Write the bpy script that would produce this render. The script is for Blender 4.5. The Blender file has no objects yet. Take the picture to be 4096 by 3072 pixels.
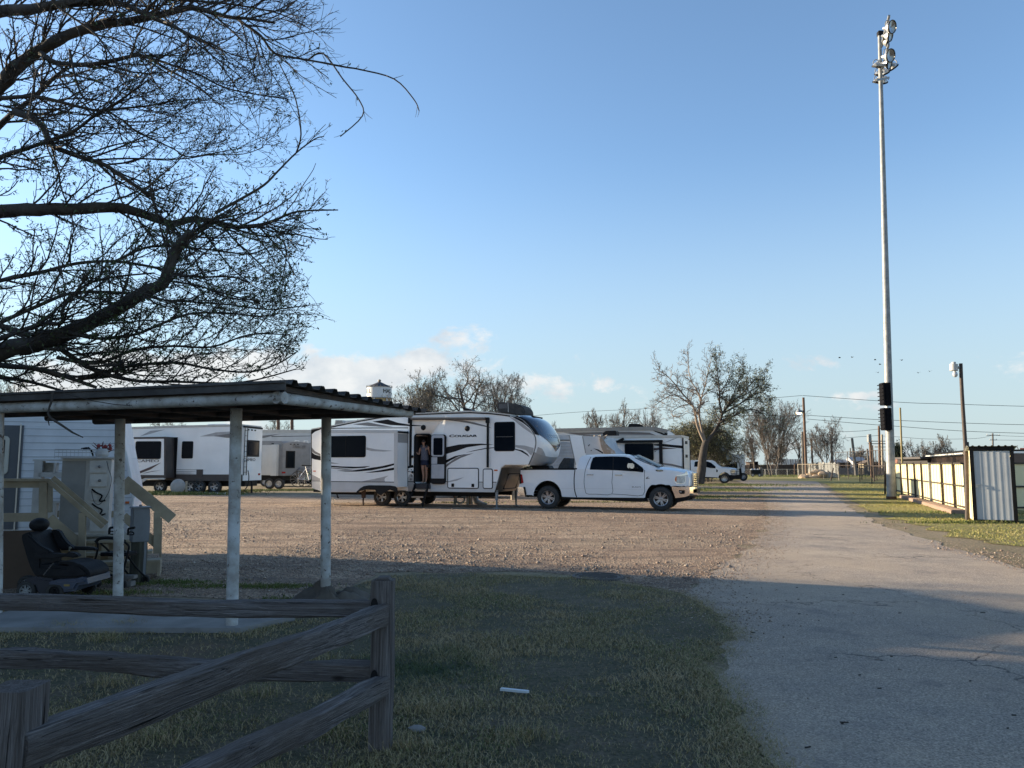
import bpy, bmesh, math, random
import numpy as np
from math import sin, cos, tan, pi, radians, sqrt, atan2
from mathutils import Vector, Matrix, noise
from mathutils.geometry import tessellate_polygon

random.seed(7)
scene = bpy.context.scene
COL = scene.collection
R = random.random
def U(a, b): return a + (b - a) * random.random()

# ---------------------------------------------------------------- camera model
F = 3076.0; PITCH = radians(5.96); EYE = 1.65
def ray(u, v):
    x = (u - 2048) / F; y = (1536 - v) / F
    return Vector((x, cos(PITCH) - y * sin(PITCH), sin(PITCH) + y * cos(PITCH)))
def gp(u, v, z=0.0):
    d = ray(u, v); t = (z - EYE) / d.z
    return Vector((d.x * t, d.y * t, z))
def at(u, v, Y):
    d = ray(u, v); t = Y / d.y
    return Vector((d.x * t, Y, EYE + d.z * t))
def crop(ox, oy, k): return lambda x, y: (ox + x / k, oy + y / k)
c1 = crop(0, 1500, 1.746); c2 = crop(400, 1500, 2.37); c3 = crop(1200, 1550, 3.318)
c4 = crop(1700, 1550, 3.318); c5 = crop(2000, 1700, 2.6024); c6 = crop(2200, 1380, 2.212)
c7 = crop(2900, 1400, 2.37); c8 = crop(3450, 1400, 2.0743); px = lambda x, y: (x, y)
z1 = crop(50, 2020, 4.1475); z2 = crop(350, 2050, 4.74); z4 = crop(2650, 1780, 5.53)
z5 = crop(3000, 1750, 3.687); z6 = crop(3580, 1600, 4.287); zf = crop(3400, 0, 4.147)

class Side:
    """a vertical plane standing on the ground between two places"""
    def __init__(s, a, Ya, b, Yb, fix=True):
        A = at(*a, Ya); B = at(*b, Yb)
        s.o = Vector((A.x, A.y, 0)); d = Vector((B.x - A.x, B.y - A.y)); s.L = d.length; d.normalize()
        s.e = Vector((d.x, d.y, 0)); s.n = Vector((-d.y, d.x, 0)); s.ang = atan2(d.y, d.x)
        s.za, s.zb = (A.z, B.z) if fix else (0, 0)
    def p(s, u, v, y=0.0):
        d = ray(u, v); o = Vector((0, 0, EYE)); q = s.o + s.n * y
        t = (q - o).dot(s.n) / d.dot(s.n); P = o + d * t
        x = (P - s.o).dot(s.e)
        return (x, P.z - (s.za + (s.zb - s.za) * x / s.L))
    def P(s, c, pts, y=0.0): return [s.p(*c(*q), y) for q in pts]
    def world(s, x, y, z): return s.o + s.e * x + s.n * y + Vector((0, 0, z))

# ---------------------------------------------------------------- object helpers
def tag(o, label=None, cat=None, group=None, kind=None):
    if label: o['label'] = label
    if cat: o['category'] = cat
    if group: o['group'] = group
    if kind: o['kind'] = kind
    return o
def empty(name, loc=(0, 0, 0), rz=0.0, label=None, cat=None, group=None):
    o = bpy.data.objects.new(name, None); COL.objects.link(o)
    o.location = loc; o.rotation_euler = (0, 0, rz); o.empty_display_size = .2
    return tag(o, label, cat, group)
def copy_tree(o, parent=None):
    c = o.copy(); COL.objects.link(c)
    if parent: c.parent = parent
    for ch in list(o.children): copy_tree(ch, c)
    return c

def auto_smooth(me, ang=35):
    if not me.polygons: return
    me.polygons.foreach_set('use_smooth', [True] * len(me.polygons))
    try: me.set_sharp_from_angle(angle=radians(ang))
    except Exception: pass

def frame_of(d):
    d = d.normalized(); u = Vector((0, 0, 1)) if abs(d.z) < .95 else Vector((1, 0, 0))
    x = d.cross(u).normalized(); return x, x.cross(d).normalized()

class MB:
    def __init__(s): s.v = []; s.f = []; s.m = []; s.M = None
    def add(s, vs, fs, mi=0):
        b = len(s.v)
        if s.M is not None: vs = [s.M @ Vector(q) for q in vs]
        s.v.extend([tuple(q) for q in vs]); s.f.extend([tuple(i + b for i in f) for f in fs]); s.m.extend([mi] * len(fs))
        return s
    def bm(s, b, mi=0):
        b.verts.index_update()
        s.add([v.co.copy() for v in b.verts], [[v.index for v in f.verts] for f in b.faces], mi); b.free(); return s
    def box(s, x0, x1, y0, y1, z0, z1, bev=0, mi=0):
        x0, x1 = sorted((x0, x1)); y0, y1 = sorted((y0, y1)); z0, z1 = sorted((z0, z1))
        vs = [(x, y, z) for x in (x0, x1) for y in (y0, y1) for z in (z0, z1)]
        fs = [(0, 1, 3, 2), (4, 6, 7, 5), (0, 4, 5, 1), (2, 3, 7, 6), (0, 2, 6, 4), (1, 5, 7, 3)]
        if bev <= 0: return s.add(vs, fs, mi)
        b = bmesh.new(); V = [b.verts.new(q) for q in vs]
        for f in fs: b.faces.new([V[i] for i in f])
        bmesh.ops.bevel(b, geom=b.edges[:], offset=min(bev, .45 * min(x1 - x0, y1 - y0, z1 - z0)), segments=2, affect='EDGES')
        return s.bm(b, mi)
    def obox(s, p0, p1, w, h, up=None, mi=0, bev=0):
        """box along p0-p1, width w (horizontal), height h"""
        p0, p1 = Vector(p0), Vector(p1); d = p1 - p0; L = d.length; d.normalize()
        u = Vector(up) if up else (Vector((0, 0, 1)) if abs(d.z) < .98 else Vector((0, 1, 0)))
        y = u.cross(d).normalized(); z = d.cross(y)
        M = Matrix((d, y, z)).transposed().to_4x4(); M.translation = p0
        t = MB(); t.M = M; t.box(0, L, -w / 2, w / 2, -h / 2, h / 2, bev)
        return s.add(t.v, t.f, mi)
    def prism(s, pts, y0, y1, bev=0, mi=0, seg=2):
        b = bmesh.new(); A = [b.verts.new((x, y0, z)) for x, z in pts]; f = b.faces.new(A)
        r = bmesh.ops.extrude_face_region(b, geom=[f]); vs = [g for g in r['geom'] if isinstance(g, bmesh.types.BMVert)]
        for v in vs: v.co.y = y1
        bmesh.ops.recalc_face_normals(b, faces=b.faces[:])
        if bev > 0:
            es = [e for e in b.edges if abs(e.verts[0].co.y - e.verts[1].co.y) < 1e-6]
            bmesh.ops.bevel(b, geom=es, offset=bev, segments=seg, affect='EDGES', clamp_overlap=True)
        bmesh.ops.triangulate(b, faces=[f for f in b.faces if len(f.verts) > 4])
        return s.bm(b, mi)
    def flat(s, pts, z, mi=0):
        """horizontal polygon sheet"""
        T = tessellate_polygon([[Vector((p[0], p[1], 0)) for p in pts]])
        vs = [(p[0], p[1], z) for p in pts]; fs = []
        for t in T:
            a, b_, c = [Vector(vs[i]) for i in t]
            fs.append(t if (b_ - a).cross(c - a).z > 0 else t[::-1])
        return s.add(vs, fs, mi)
    def tube(s, pts, r, n=8, cap=True, mi=0, squash=1.0):
        pts = [Vector(p) for p in pts]; k = len(pts)
        rs = r if isinstance(r, (list, tuple)) else [r] * k
        vs = []; fs = []; x = None
        for i, p in enumerate(pts):
            d = (pts[min(i + 1, k - 1)] - pts[max(i - 1, 0)])
            if d.length < 1e-9: d = Vector((0, 0, 1))
            d.normalize()
            if x is None: x, _ = frame_of(d)
            x = (x - d * x.dot(d))
            if x.length < 1e-6: x, _ = frame_of(d)
            x.normalize(); y = d.cross(x)
            for j in range(n):
                a = 2 * pi * j / n; vs.append(p + x * (rs[i] * cos(a)) + y * (rs[i] * sin(a) * squash))
        for i in range(k - 1):
            for j in range(n):
                a = i * n + j; b = i * n + (j + 1) % n; fs.append((a, b, b + n, a + n))
        if cap: fs.append(tuple(range(n - 1, -1, -1))); fs.append(tuple(range((k - 1) * n, k * n)))
        return s.add(vs, fs, mi)
    def lathe(s, prof, c, axis='y', n=28, mi=0, a0=0, a1=2 * pi):
        """prof: (radius, along-axis)"""
        c = Vector(c); vs = []; fs = []; k = len(prof); full = abs(a1 - a0 - 2 * pi) < 1e-6; m = n if full else n + 1
        for i in range(m):
            a = a0 + (a1 - a0) * i / n
            for r_, h in prof:
                q = {'y': (r_ * cos(a), h, r_ * sin(a)), 'z': (r_ * cos(a), r_ * sin(a), h), 'x': (h, r_ * cos(a), r_ * sin(a))}[axis]
                vs.append(c + Vector(q))
        for i in range(n):
            for j in range(k - 1):
                a = i * k + j; b = ((i + 1) % m) * k + j; fs.append((a, b, b + 1, a + 1))
        return s.add(vs, fs, mi)
    def ball(s, c, r, n=10, mi=0):
        rr = r if isinstance(r, (list, tuple)) else (r, r, r); b = bmesh.new()
        bmesh.ops.create_uvsphere(b, u_segments=n, v_segments=max(5, n * 2 // 3), radius=1)
        for v in b.verts: v.co = Vector((v.co.x * rr[0], v.co.y * rr[1], v.co.z * rr[2])) + Vector(c)
        return s.bm(b, mi)
    def build(s, name, mats, parent=None, smooth=35, label=None):
        me = bpy.data.meshes.new(name); me.from_pydata(s.v, [], s.f)
        mats = mats if isinstance(mats, (list, tuple)) else [mats]
        for m in mats: me.materials.append(m)
        if len(mats) > 1: me.polygons.foreach_set('material_index', s.m)
        me.validate(); 
        b = bmesh.new(); b.from_mesh(me)
        if len(b.faces) < 60000 and not getattr(s, 'keepn', False): bmesh.ops.recalc_face_normals(b, faces=b.faces[:])
        b.to_mesh(me); b.free()
        if smooth: auto_smooth(me, smooth)
        o = bpy.data.objects.new(name, me); COL.objects.link(o)
        if parent: o.parent = parent
        if label: o['label'] = label
        return o

def skin_prism(mb, pts, y0, y1, deform, sc=0.25, zc=0.2, yc=0, mi=0):
    """prism cut into a grid and then bent by deform(x,y,z)"""
    b = bmesh.new(); A = [b.verts.new((x, y0, z)) for x, z in pts]; f = b.faces.new(A)
    r = bmesh.ops.extrude_face_region(b, geom=[f])
    for g in r['geom']:
        if isinstance(g, bmesh.types.BMVert): g.co.y = y1
    xs = [p[0] for p in pts]; zs = [p[1] for p in pts]
    def cuts(lo, hi, st, no, ax):
        k = int((hi - lo) / st)
        for i in range(1, k + 1):
            c = lo + (hi - lo) * i / (k + 1); co = [0, 0, 0]; co[ax] = c
            bmesh.ops.bisect_plane(b, geom=b.verts[:] + b.edges[:] + b.faces[:], plane_co=co, plane_no=no, dist=1e-5)
    if sc: cuts(min(xs), max(xs), sc, (1, 0, 0), 0)
    if zc: cuts(min(zs), max(zs), zc, (0, 0, 1), 2)
    if yc: cuts(min(y0, y1), max(y0, y1), yc, (0, 1, 0), 1)
    bmesh.ops.triangulate(b, faces=[f for f in b.faces if len(f.verts) > 4])
    bmesh.ops.recalc_face_normals(b, faces=b.faces[:])
    for v in b.verts: v.co = Vector(deform(v.co.x, v.co.y, v.co.z))
    return mb.bm(b, mi)

def cr(pts, k=4, closed=False):
    """Catmull-Rom through points"""
    P = [Vector(p) for p in pts]; n = len(P); out = []
    rng = n if closed else n - 1
    for i in range(rng):
        p0 = P[(i - 1) % n] if closed or i > 0 else P[0]; p1 = P[i]; p2 = P[(i + 1) % n]
        p3 = P[(i + 2) % n] if closed or i + 2 < n else P[-1]
        for j in range(k):
            t = j / k; t2 = t * t; t3 = t2 * t
            out.append(.5 * ((2 * p1) + (p2 - p0) * t + (2 * p0 - 5 * p1 + 4 * p2 - p3) * t2 + (3 * p1 - p0 - 3 * p2 + p3) * t3))
    if not closed: out.append(P[-1])
    return out
def rrect(x0, z0, x1, z1, r, k=4):
    x0, x1 = sorted((x0, x1)); z0, z1 = sorted((z0, z1)); r = min(r, (x1 - x0) * .49, (z1 - z0) * .49); o = []
    for cx, cz, a in ((x1 - r, z1 - r, 0), (x0 + r, z1 - r, 90), (x0 + r, z0 + r, 180), (x1 - r, z0 + r, 270)):
        for j in range(k + 1):
            t = radians(a + 90 * j / k); o.append((cx + r * cos(t), cz + r * sin(t)))
    return o
def inset(pts, d):
    n = len(pts); o = []; 
    A = sum(pts[i][0] * pts[(i + 1) % n][1] - pts[(i + 1) % n][0] * pts[i][1] for i in range(n)); sg = 1 if A > 0 else -1
    for i in range(n):
        p = Vector(pts[i]); a = (p - Vector(pts[i - 1])); b = (Vector(pts[(i + 1) % n]) - p)
        if a.length < 1e-6: a = b
        if b.length < 1e-6: b = a
        a.normalize(); b.normalize(); na = Vector((-a.y, a.x)) * sg; nb = Vector((-b.y, b.x)) * sg; m = (na + nb)
        if m.length < .2: m = na
        m.normalize(); o.append(tuple(p + m * d / max(.4, m.dot(na))))
    return o
def ribbon(path, w):
    P = [Vector(p) for p in path]; L = []; Rr = []
    for i, p in enumerate(P):
        d = (P[min(i + 1, len(P) - 1)] - P[max(i - 1, 0)]).normalized(); n = Vector((-d.y, d.x)) * w / 2
        L.append(tuple(p + n)); Rr.append(tuple(p - n))
    return L + Rr[::-1]
def text_mesh(mb, body, x, z, h, y, w=None, mi=0, depth=.004, M=None, ital=0, bold=.0):
    cu = bpy.data.curves.new('t', 'FONT'); cu.body = body; cu.size = 1; cu.shear = ital; cu.resolution_u = 3
    o = bpy.data.objects.new('t', cu); COL.objects.link(o); bpy.context.view_layer.update()
    me = bpy.data.meshes.new_from_object(o.evaluated_get(bpy.context.evaluated_depsgraph_get()))
    vs = [v.co.copy() for v in me.vertices]; fs = [list(p.vertices) for p in me.polygons]
    bpy.data.objects.remove(o); bpy.data.curves.remove(cu); bpy.data.meshes.remove(me)
    x0 = min(v.x for v in vs); x1 = max(v.x for v in vs); y0 = min(v.y for v in vs); y1 = max(v.y for v in vs)
    sz = h / (y1 - y0); sx = (w / (x1 - x0)) if w else sz
    fn = M or (lambda a, c, b: (a, b, c))
    for k, (ox, oz) in enumerate(((0, 0), (1, 0), (0, 1), (-1, 0)) if bold else ((0, 0),)):
        mb.add([fn(x + (v.x - x0 + ox * bold) * sx, z + (v.y - y0 + oz * bold) * sz, y - k * .0007) for v in vs], fs, mi)

# ---------------------------------------------------------------- materials
MATS = {}
def N(nt, t, **kw):
    n = nt.nodes.new(t)
    for k, v in kw.items():
        if k == 'inp':
            for a, b in v.items(): n.inputs[a].default_value = b
        else: setattr(n, k, v)
    return n
def ramp(nt, fac, stops):
    r = N(nt, 'ShaderNodeValToRGB'); e = r.color_ramp.elements
    while len(e) < len(stops): e.new(.5)
    for i, (p, c) in enumerate(stops):
        e[i].position = p; e[i].color = (*c, 1) if len(c) == 3 else c
    nt.links.new(fac, r.inputs[0]); return r.outputs[0]
def mixc(nt, f, a, b, mode='MIX'):
    m = N(nt, 'ShaderNodeMix', data_type='RGBA', blend_type=mode)
    for sock, val in ((m.inputs[0], f), (m.inputs[6], a), (m.inputs[7], b)):
        if hasattr(val, 'is_output'): nt.links.new(val, sock)
        else: sock.default_value = val if not isinstance(val, tuple) or len(val) == 4 else (*val, 1)
    return m.outputs[2]
def noise_f(nt, co, scale, detail=4, rough=.6, stretch=None, dist=0):
    v = co
    if stretch:
        mp = N(nt, 'ShaderNodeMapping'); mp.inputs['Scale'].default_value = stretch; nt.links.new(co, mp.inputs[0]); v = mp.outputs[0]
    n = N(nt, 'ShaderNodeTexNoise', inp={'Scale': scale, 'Detail': detail, 'Roughness': rough, 'Distortion': dist}); nt.links.new(v, n.inputs['Vector'])
    return n.outputs['Fac']
def base_mat(name):
    m = bpy.data.materials.new(name); m.use_nodes = True; nt = m.node_tree; b = nt.nodes['Principled BSDF']
    tc = N(nt, 'ShaderNodeTexCoord'); return m, nt, b, tc.outputs['Object']
def mat(name, rgb, rough=.55, metal=0., rgb2=None, scale=3., stretch=None, bump=0., bscale=30., bstretch=None, contrast=(.35, .65), coat=0, spec=.5, emit=None, trans=0, dist=0, speck=None):
    if name in MATS: return MATS[name]
    m, nt, b, co = base_mat(name)
    if rgb2 is None: rgb2 = tuple(c * .82 for c in rgb)
    f = noise_f(nt, co, scale, 5, .6, stretch, dist)
    c = ramp(nt, f, [(contrast[0], rgb2), (contrast[1], rgb)])
    if speck:
        f2 = noise_f(nt, co, speck[1], 6, .7, stretch)
        k = ramp(nt, f2, [(speck[2], (0, 0, 0)), (speck[2] + .06, (1, 1, 1))])
        c = mixc(nt, k, c, speck[0])
    nt.links.new(c, b.inputs['Base Color'])
    b.inputs['Roughness'].default_value = rough; b.inputs['Metallic'].default_value = metal
    b.inputs['Coat Weight'].default_value = coat; b.inputs['Coat Roughness'].default_value = .08; b.inputs['Specular IOR Level'].default_value = spec
    if trans: b.inputs['Transmission Weight'].default_value = trans
    if emit: b.inputs['Emission Color'].default_value = (*emit[0], 1); b.inputs['Emission Strength'].default_value = emit[1]
    if bump:
        bp = N(nt, 'ShaderNodeBump', inp={'Strength': 1, 'Distance': bump}); g = noise_f(nt, co, bscale, 5, .65, bstretch or stretch)
        nt.links.new(g, bp.inputs['Height']); nt.links.new(bp.outputs[0], b.inputs['Normal'])
    MATS[name] = m; return m
def wave_bump(m, axis, scale, dist, prof='SIN', ds=0.):
    nt = m.node_tree; b = nt.nodes['Principled BSDF']; tc = N(nt, 'ShaderNodeTexCoord')
    w = N(nt, 'ShaderNodeTexWave', wave_type='BANDS', bands_direction=axis, wave_profile=prof, inp={'Scale': scale, 'Distortion': ds}); nt.links.new(tc.outputs['Object'], w.inputs[0])
    bp = N(nt, 'ShaderNodeBump', inp={'Strength': 1, 'Distance': dist}); nt.links.new(w.outputs['Fac'], bp.inputs['Height'])
    nt.links.new(bp.outputs[0], b.inputs['Normal']); return m
# ---------------------------------------------------------------- sun, sky, camera
SUN_DIR = Vector((-cos(radians(20.5)), sin(radians(20.5)), 0)); SUN_EL = radians(11.5)
SUNV = Vector((SUN_DIR.x * cos(SUN_EL), SUN_DIR.y * cos(SUN_EL), sin(SUN_EL)))
w = bpy.data.worlds.new("World"); scene.world = w; w.use_nodes = True
nt = w.node_tree; bg = nt.nodes['Background']
sky = N(nt, 'ShaderNodeTexSky', sky_type='NISHITA', sun_disc=False, sun_elevation=SUN_EL, sun_rotation=atan2(SUNV.x, SUNV.y), altitude=300, air_density=1.0, dust_density=.6, ozone_density=2.4)
tc = N(nt, 'ShaderNodeTexCoord'); sep = N(nt, 'ShaderNodeSeparateXYZ'); nt.links.new(tc.outputs['Generated'], sep.inputs[0])
def wmath(op, a, b=None, c=None, clamp=False):
    n = N(nt, 'ShaderNodeMath', operation=op, use_clamp=clamp)
    for i, x in enumerate((a, b, c)):
        if x is None: continue
        if hasattr(x, 'is_output'): nt.links.new(x, n.inputs[i])
        else: n.inputs[i].default_value = x
    return n.outputs[0]
mp = N(nt, 'ShaderNodeMapping'); mp.inputs['Scale'].default_value = (1, 1, 1.55); mp.inputs['Location'].default_value = (.31, .12, .02)
nt.links.new(tc.outputs['Generated'], mp.inputs[0])
cn = N(nt, 'ShaderNodeTexNoise', inp={'Scale': 9, 'Detail': 9, 'Roughness': .62, 'Distortion': .2}); nt.links.new(mp.outputs[0], cn.inputs['Vector'])
cz = N(nt, 'ShaderNodeMapRange', inp={'From Min': .12, 'From Max': .26, 'To Min': -.06, 'To Max': -.40}); nt.links.new(sep.outputs[2], cz.inputs[0])
ca = N(nt, 'ShaderNodeMapRange', inp={'From Min': -.55, 'From Max': .5, 'To Min': .05, 'To Max': -.09}); nt.links.new(sep.outputs[0], ca.inputs[0])
cf = wmath('ADD', wmath('ADD', cn.outputs['Fac'], cz.outputs[0]), ca.outputs[0])
tx_ = wmath('DIVIDE', sep.outputs[0], wmath('MAXIMUM', sep.outputs[1], .05)); tz_ = wmath('DIVIDE', sep.outputs[2], wmath('MAXIMUM', sep.outputs[1], .05))
for u_, v_, ru, rv, am in [(1660, 1450, 360, 120, .15), (1790, 1345, 100, 55, .15), (1400, 1520, 300, 110, .13), (900, 1430, 260, 80, .12), (2300, 1540, 240, 60, .08), (2590, 1525, 170, 75, .06), (3330, 1580, 240, 28, .10), (3700, 1590, 260, 30, .02), (500, 1520, 700, 140, .12), (1950, 1560, 200, 70, .06)]:
    a = wmath('POWER', wmath('ABSOLUTE', wmath('DIVIDE', wmath('SUBTRACT', tx_, (u_ - 2048) / F), ru / F)), 2); b = wmath('POWER', wmath('ABSOLUTE', wmath('DIVIDE', wmath('SUBTRACT', tz_, (1857 - v_) / F), rv / F)), 2)
    cf = wmath('ADD', cf, wmath('MULTIPLY', wmath('MAXIMUM', wmath('SUBTRACT', 1, wmath('ADD', a, b)), 0), am))
cm = N(nt, 'ShaderNodeMapRange', interpolation_type='SMOOTHSTEP', inp={'From Min': .43, 'From Max': .56, 'To Min': 0, 'To Max': .82}); nt.links.new(cf, cm.inputs[0])
hz = N(nt, 'ShaderNodeMapRange', interpolation_type='SMOOTHSTEP', inp={'From Min': 0., 'From Max': .40, 'To Min': .85, 'To Max': 0}); nt.links.new(sep.outputs[2], hz.inputs[0])
hs = N(nt, 'ShaderNodeHueSaturation', inp={'Saturation': .90, 'Value': 1.0}); nt.links.new(sky.outputs[0], hs.inputs['Color'])
SKYTINT = mixc(nt, 1.0, hs.outputs[0], (.75, .865, .95, 1), 'MULTIPLY')
c_h = mixc(nt, hz.outputs[0], SKYTINT, (1.75, 2.10, 2.27, 1))
shd = N(nt, 'ShaderNodeTexNoise', inp={'Scale': 17, 'Detail': 5, 'Roughness': .55}); nt.links.new(mp.outputs[0], shd.inputs['Vector'])
ccol = ramp(nt, shd.outputs['Fac'], [(.35, (.72, .76, .81)), (.6, (1, .99, .97))])
ccol2 = mixc(nt, 1.0, ccol, (2.95, 2.93, 2.93, 1), 'MULTIPLY')
c_f = mixc(nt, cm.outputs[0], c_h, ccol2)
nt.links.new(c_f, bg.inputs[0]); bg.inputs[1].default_value = .129

sd = bpy.data.lights.new('sun', 'SUN'); so = bpy.data.objects.new('sun', sd); COL.objects.link(so)
sd.energy = 5.0; sd.angle = radians(.53); sd.color = (1, .83, .60)
so.rotation_euler = SUNV.to_track_quat('Z', 'Y').to_euler()
cd = bpy.data.cameras.new('camera'); co_ = bpy.data.objects.new('camera', cd); COL.objects.link(co_); scene.camera = co_
cd.lens = 36 * F / 4096; cd.sensor_width = 36; cd.clip_start = .05; cd.clip_end = 3000
co_.location = (0, 0, EYE); co_.rotation_euler = (pi / 2 + PITCH, 0, 0)
scene.view_settings.view_transform = 'Standard'; scene.view_settings.look = 'None'; scene.view_settings.exposure = 1.33; scene.view_settings.gamma = 1
scene.cycles.max_bounces = 6; scene.cycles.transparent_max_bounces = 8
try: scene.cycles.use_denoising = True
except Exception: pass

# ---------------------------------------------------------------- common materials
M_white = mat('paint_white', (.80, .81, .82), .28, rgb2=(.74, .75, .76), scale=1.2, coat=.4)
M_rvwhite = mat('fibreglass_white', (.86, .86, .84), .32, rgb2=(.78, .78, .76), scale=.9, coat=.25, speck=((.5, .49, .46), 9, .74))
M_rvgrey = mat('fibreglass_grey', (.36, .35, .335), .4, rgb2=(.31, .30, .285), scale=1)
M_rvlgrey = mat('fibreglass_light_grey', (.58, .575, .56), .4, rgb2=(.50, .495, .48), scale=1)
M_black = mat('black_trim', (.007, .007, .008), .5, rgb2=(.012, .012, .013), scale=4, spec=.15)
M_decal = mat('decal_black', (.010, .009, .010), .5, rgb2=(.015, .014, .014), spec=.15)
M_decalg = mat('decal_grey', (.19, .18, .175), .35)
M_decall = mat('decal_light', (.42, .41, .40), .35)
M_glass = mat('dark_glass', (.003, .006, .010), .12, rgb2=(.006, .009, .014), scale=2, spec=.06)
M_tyre = mat('tyre_rubber', (.024, .024, .025), .8, rgb2=(.045, .042, .038), scale=6, bump=.004, bscale=60)
M_alu = mat('aluminium', (.55, .55, .55), .3, 1.0, scale=6)
M_chrome = mat('chrome', (.75, .76, .78), .1, 1.0, rgb2=(.7, .7, .72))
M_rim = mat('rim_metal', (.42, .42, .43), .3, .8)
M_rimdark = mat('rim_dark', (.03, .03, .033), .35, .5)
M_red = mat('red_lens', (.35, .012, .012), .2, coat=.5)
M_orange = mat('orange_lens', (.6, .12, .02), .25, coat=.5)
M_lens = mat('clear_lens', (.5, .53, .55), .08, .3, rgb2=(.28, .3, .32), scale=14, coat=1)
M_plastic = mat('black_plastic', (.012, .012, .013), .6, spec=.2, bump=.001, bscale=200)
M_galv = mat('galvanised_steel', (.30, .31, .31), .6, .3, rgb2=(.19, .20, .20), scale=4, bump=.002, bscale=12)
M_rust = mat('rusty_steel', (.10, .055, .035), .8, .2, rgb2=(.05, .03, .022), scale=7, bump=.004)
M_rusty2 = mat('brown_pipe', (.085, .062, .05), .7, .3, rgb2=(.05, .04, .035), scale=6, bump=.003)
def wood_mat(name):
    m, nt, b, co = base_mat(name)
    f1 = noise_f(nt, co, 2.2, 6, .7, (.5, 16, 16), .8); f2 = noise_f(nt, co, 3, 4, .7, (.7, 60, 60), .5); f3 = noise_f(nt, co, 1.4, 3, .6, (.9, 3, 3))
    c = ramp(nt, f1, [(.32, (.095, .082, .076)), (.48, (.20, .178, .168)), (.66, (.34, .315, .305))]); c = mixc(nt, 1.0, c, ramp(nt, f2, [(.35, (.45, .43, .42)), (.6, (1.15, 1.15, 1.15))]), 'MULTIPLY')
    c = mixc(nt, ramp(nt, f3, [(.45, (0, 0, 0)), (.65, (.6, .6, .6))]), c, (.15, .12, .10, 1))
    ck = ramp(nt, noise_f(nt, co, 1.6, 5, .6, (.35, 26, 26), 1.2), [(.63, (0, 0, 0)), (.66, (1, 1, 1))]); c = mixc(nt, ck, c, (.012, .01, .009, 1))
    mp = N(nt, 'ShaderNodeMapping'); mp.inputs['Scale'].default_value = (2.2, 6.5, 6.5); nt.links.new(co, mp.inputs[0]); v = N(nt, 'ShaderNodeTexVoronoi', inp={'Scale': 1.0, 'Randomness': 1.}); nt.links.new(mp.outputs[0], v.inputs['Vector'])
    c = mixc(nt, ramp(nt, v.outputs['Distance'], [(.06, (.9, .9, .9)), (.13, (0, 0, 0))]), c, (.03, .022, .018, 1))
    nt.links.new(c, b.inputs['Base Color']); b.inputs['Roughness'].default_value = .92; b.inputs['Specular IOR Level'].default_value = .2
    ad = N(nt, 'ShaderNodeMath', operation='ADD'); nt.links.new(f1, ad.inputs[0]); nt.links.new(f2, ad.inputs[1]); bp = N(nt, 'ShaderNodeBump', inp={'Strength': 1, 'Distance': .022}); nt.links.new(ad.outputs[0], bp.inputs['Height']); nt.links.new(bp.outputs[0], b.inputs['Normal'])
    MATS[name] = m; return m
M_wood = wood_mat('weathered_wood')
M_wood2 = mat('new_lumber', (.40, .335, .235), .8, rgb2=(.27, .225, .16), scale=3, stretch=(1, 1, 1), bump=.003, bscale=18, speck=((.16, .10, .05), 5, .72))
M_pole = mat('utility_pole_wood', (.17, .10, .065), .85, rgb2=(.07, .045, .032), scale=4, stretch=(3, 3, .4), bump=.01, bscale=8)
M_poleg = mat('grey_pole_wood', (.16, .15, .14), .85, rgb2=(.09, .085, .08), scale=4, stretch=(3, 3, .4), bump=.01, bscale=8)
M_pipew = mat('painted_pipe', (.52, .53, .52), .65, rgb2=(.30, .28, .25), scale=4, bump=.004, bscale=25, contrast=(.38, .6), speck=((.075, .048, .035), 15, .59))
M_conc = mat('concrete', (.25, .24, .225), .85, rgb2=(.17, .16, .15), scale=2.5, bump=.004, bscale=40, speck=((.15, .14, .13), 6, .66))
M_fabric = mat('dark_fabric', (.035, .033, .032), .9, rgb2=(.06, .055, .05), scale=9, bump=.004, bscale=80)
M_bark = mat('bark', (.075, .062, .05), .9, rgb2=(.035, .028, .024), scale=7, stretch=(1, 1, .35), bump=.02, bscale=18)
M_barkl = mat('pale_dead_wood', (.36, .29, .23), .85, rgb2=(.17, .13, .10), scale=2.2, stretch=(1, 1, .4), bump=.02, bscale=12)
M_barkg = mat('grey_bark', (.17, .145, .12), .9, rgb2=(.10, .085, .07), scale=5, bump=.02, bscale=15)
M_leaf = mat('young_leaves', (.075, .105, .030), .6, rgb2=(.045, .07, .022), scale=5)
M_leafo = mat('olive_twigs', (.17, .155, .06), .75, rgb2=(.10, .095, .04), scale=3)
M_leafg = mat('dusty_leaves', (.125, .14, .075), .7, rgb2=(.07, .085, .045), scale=3)

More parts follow.
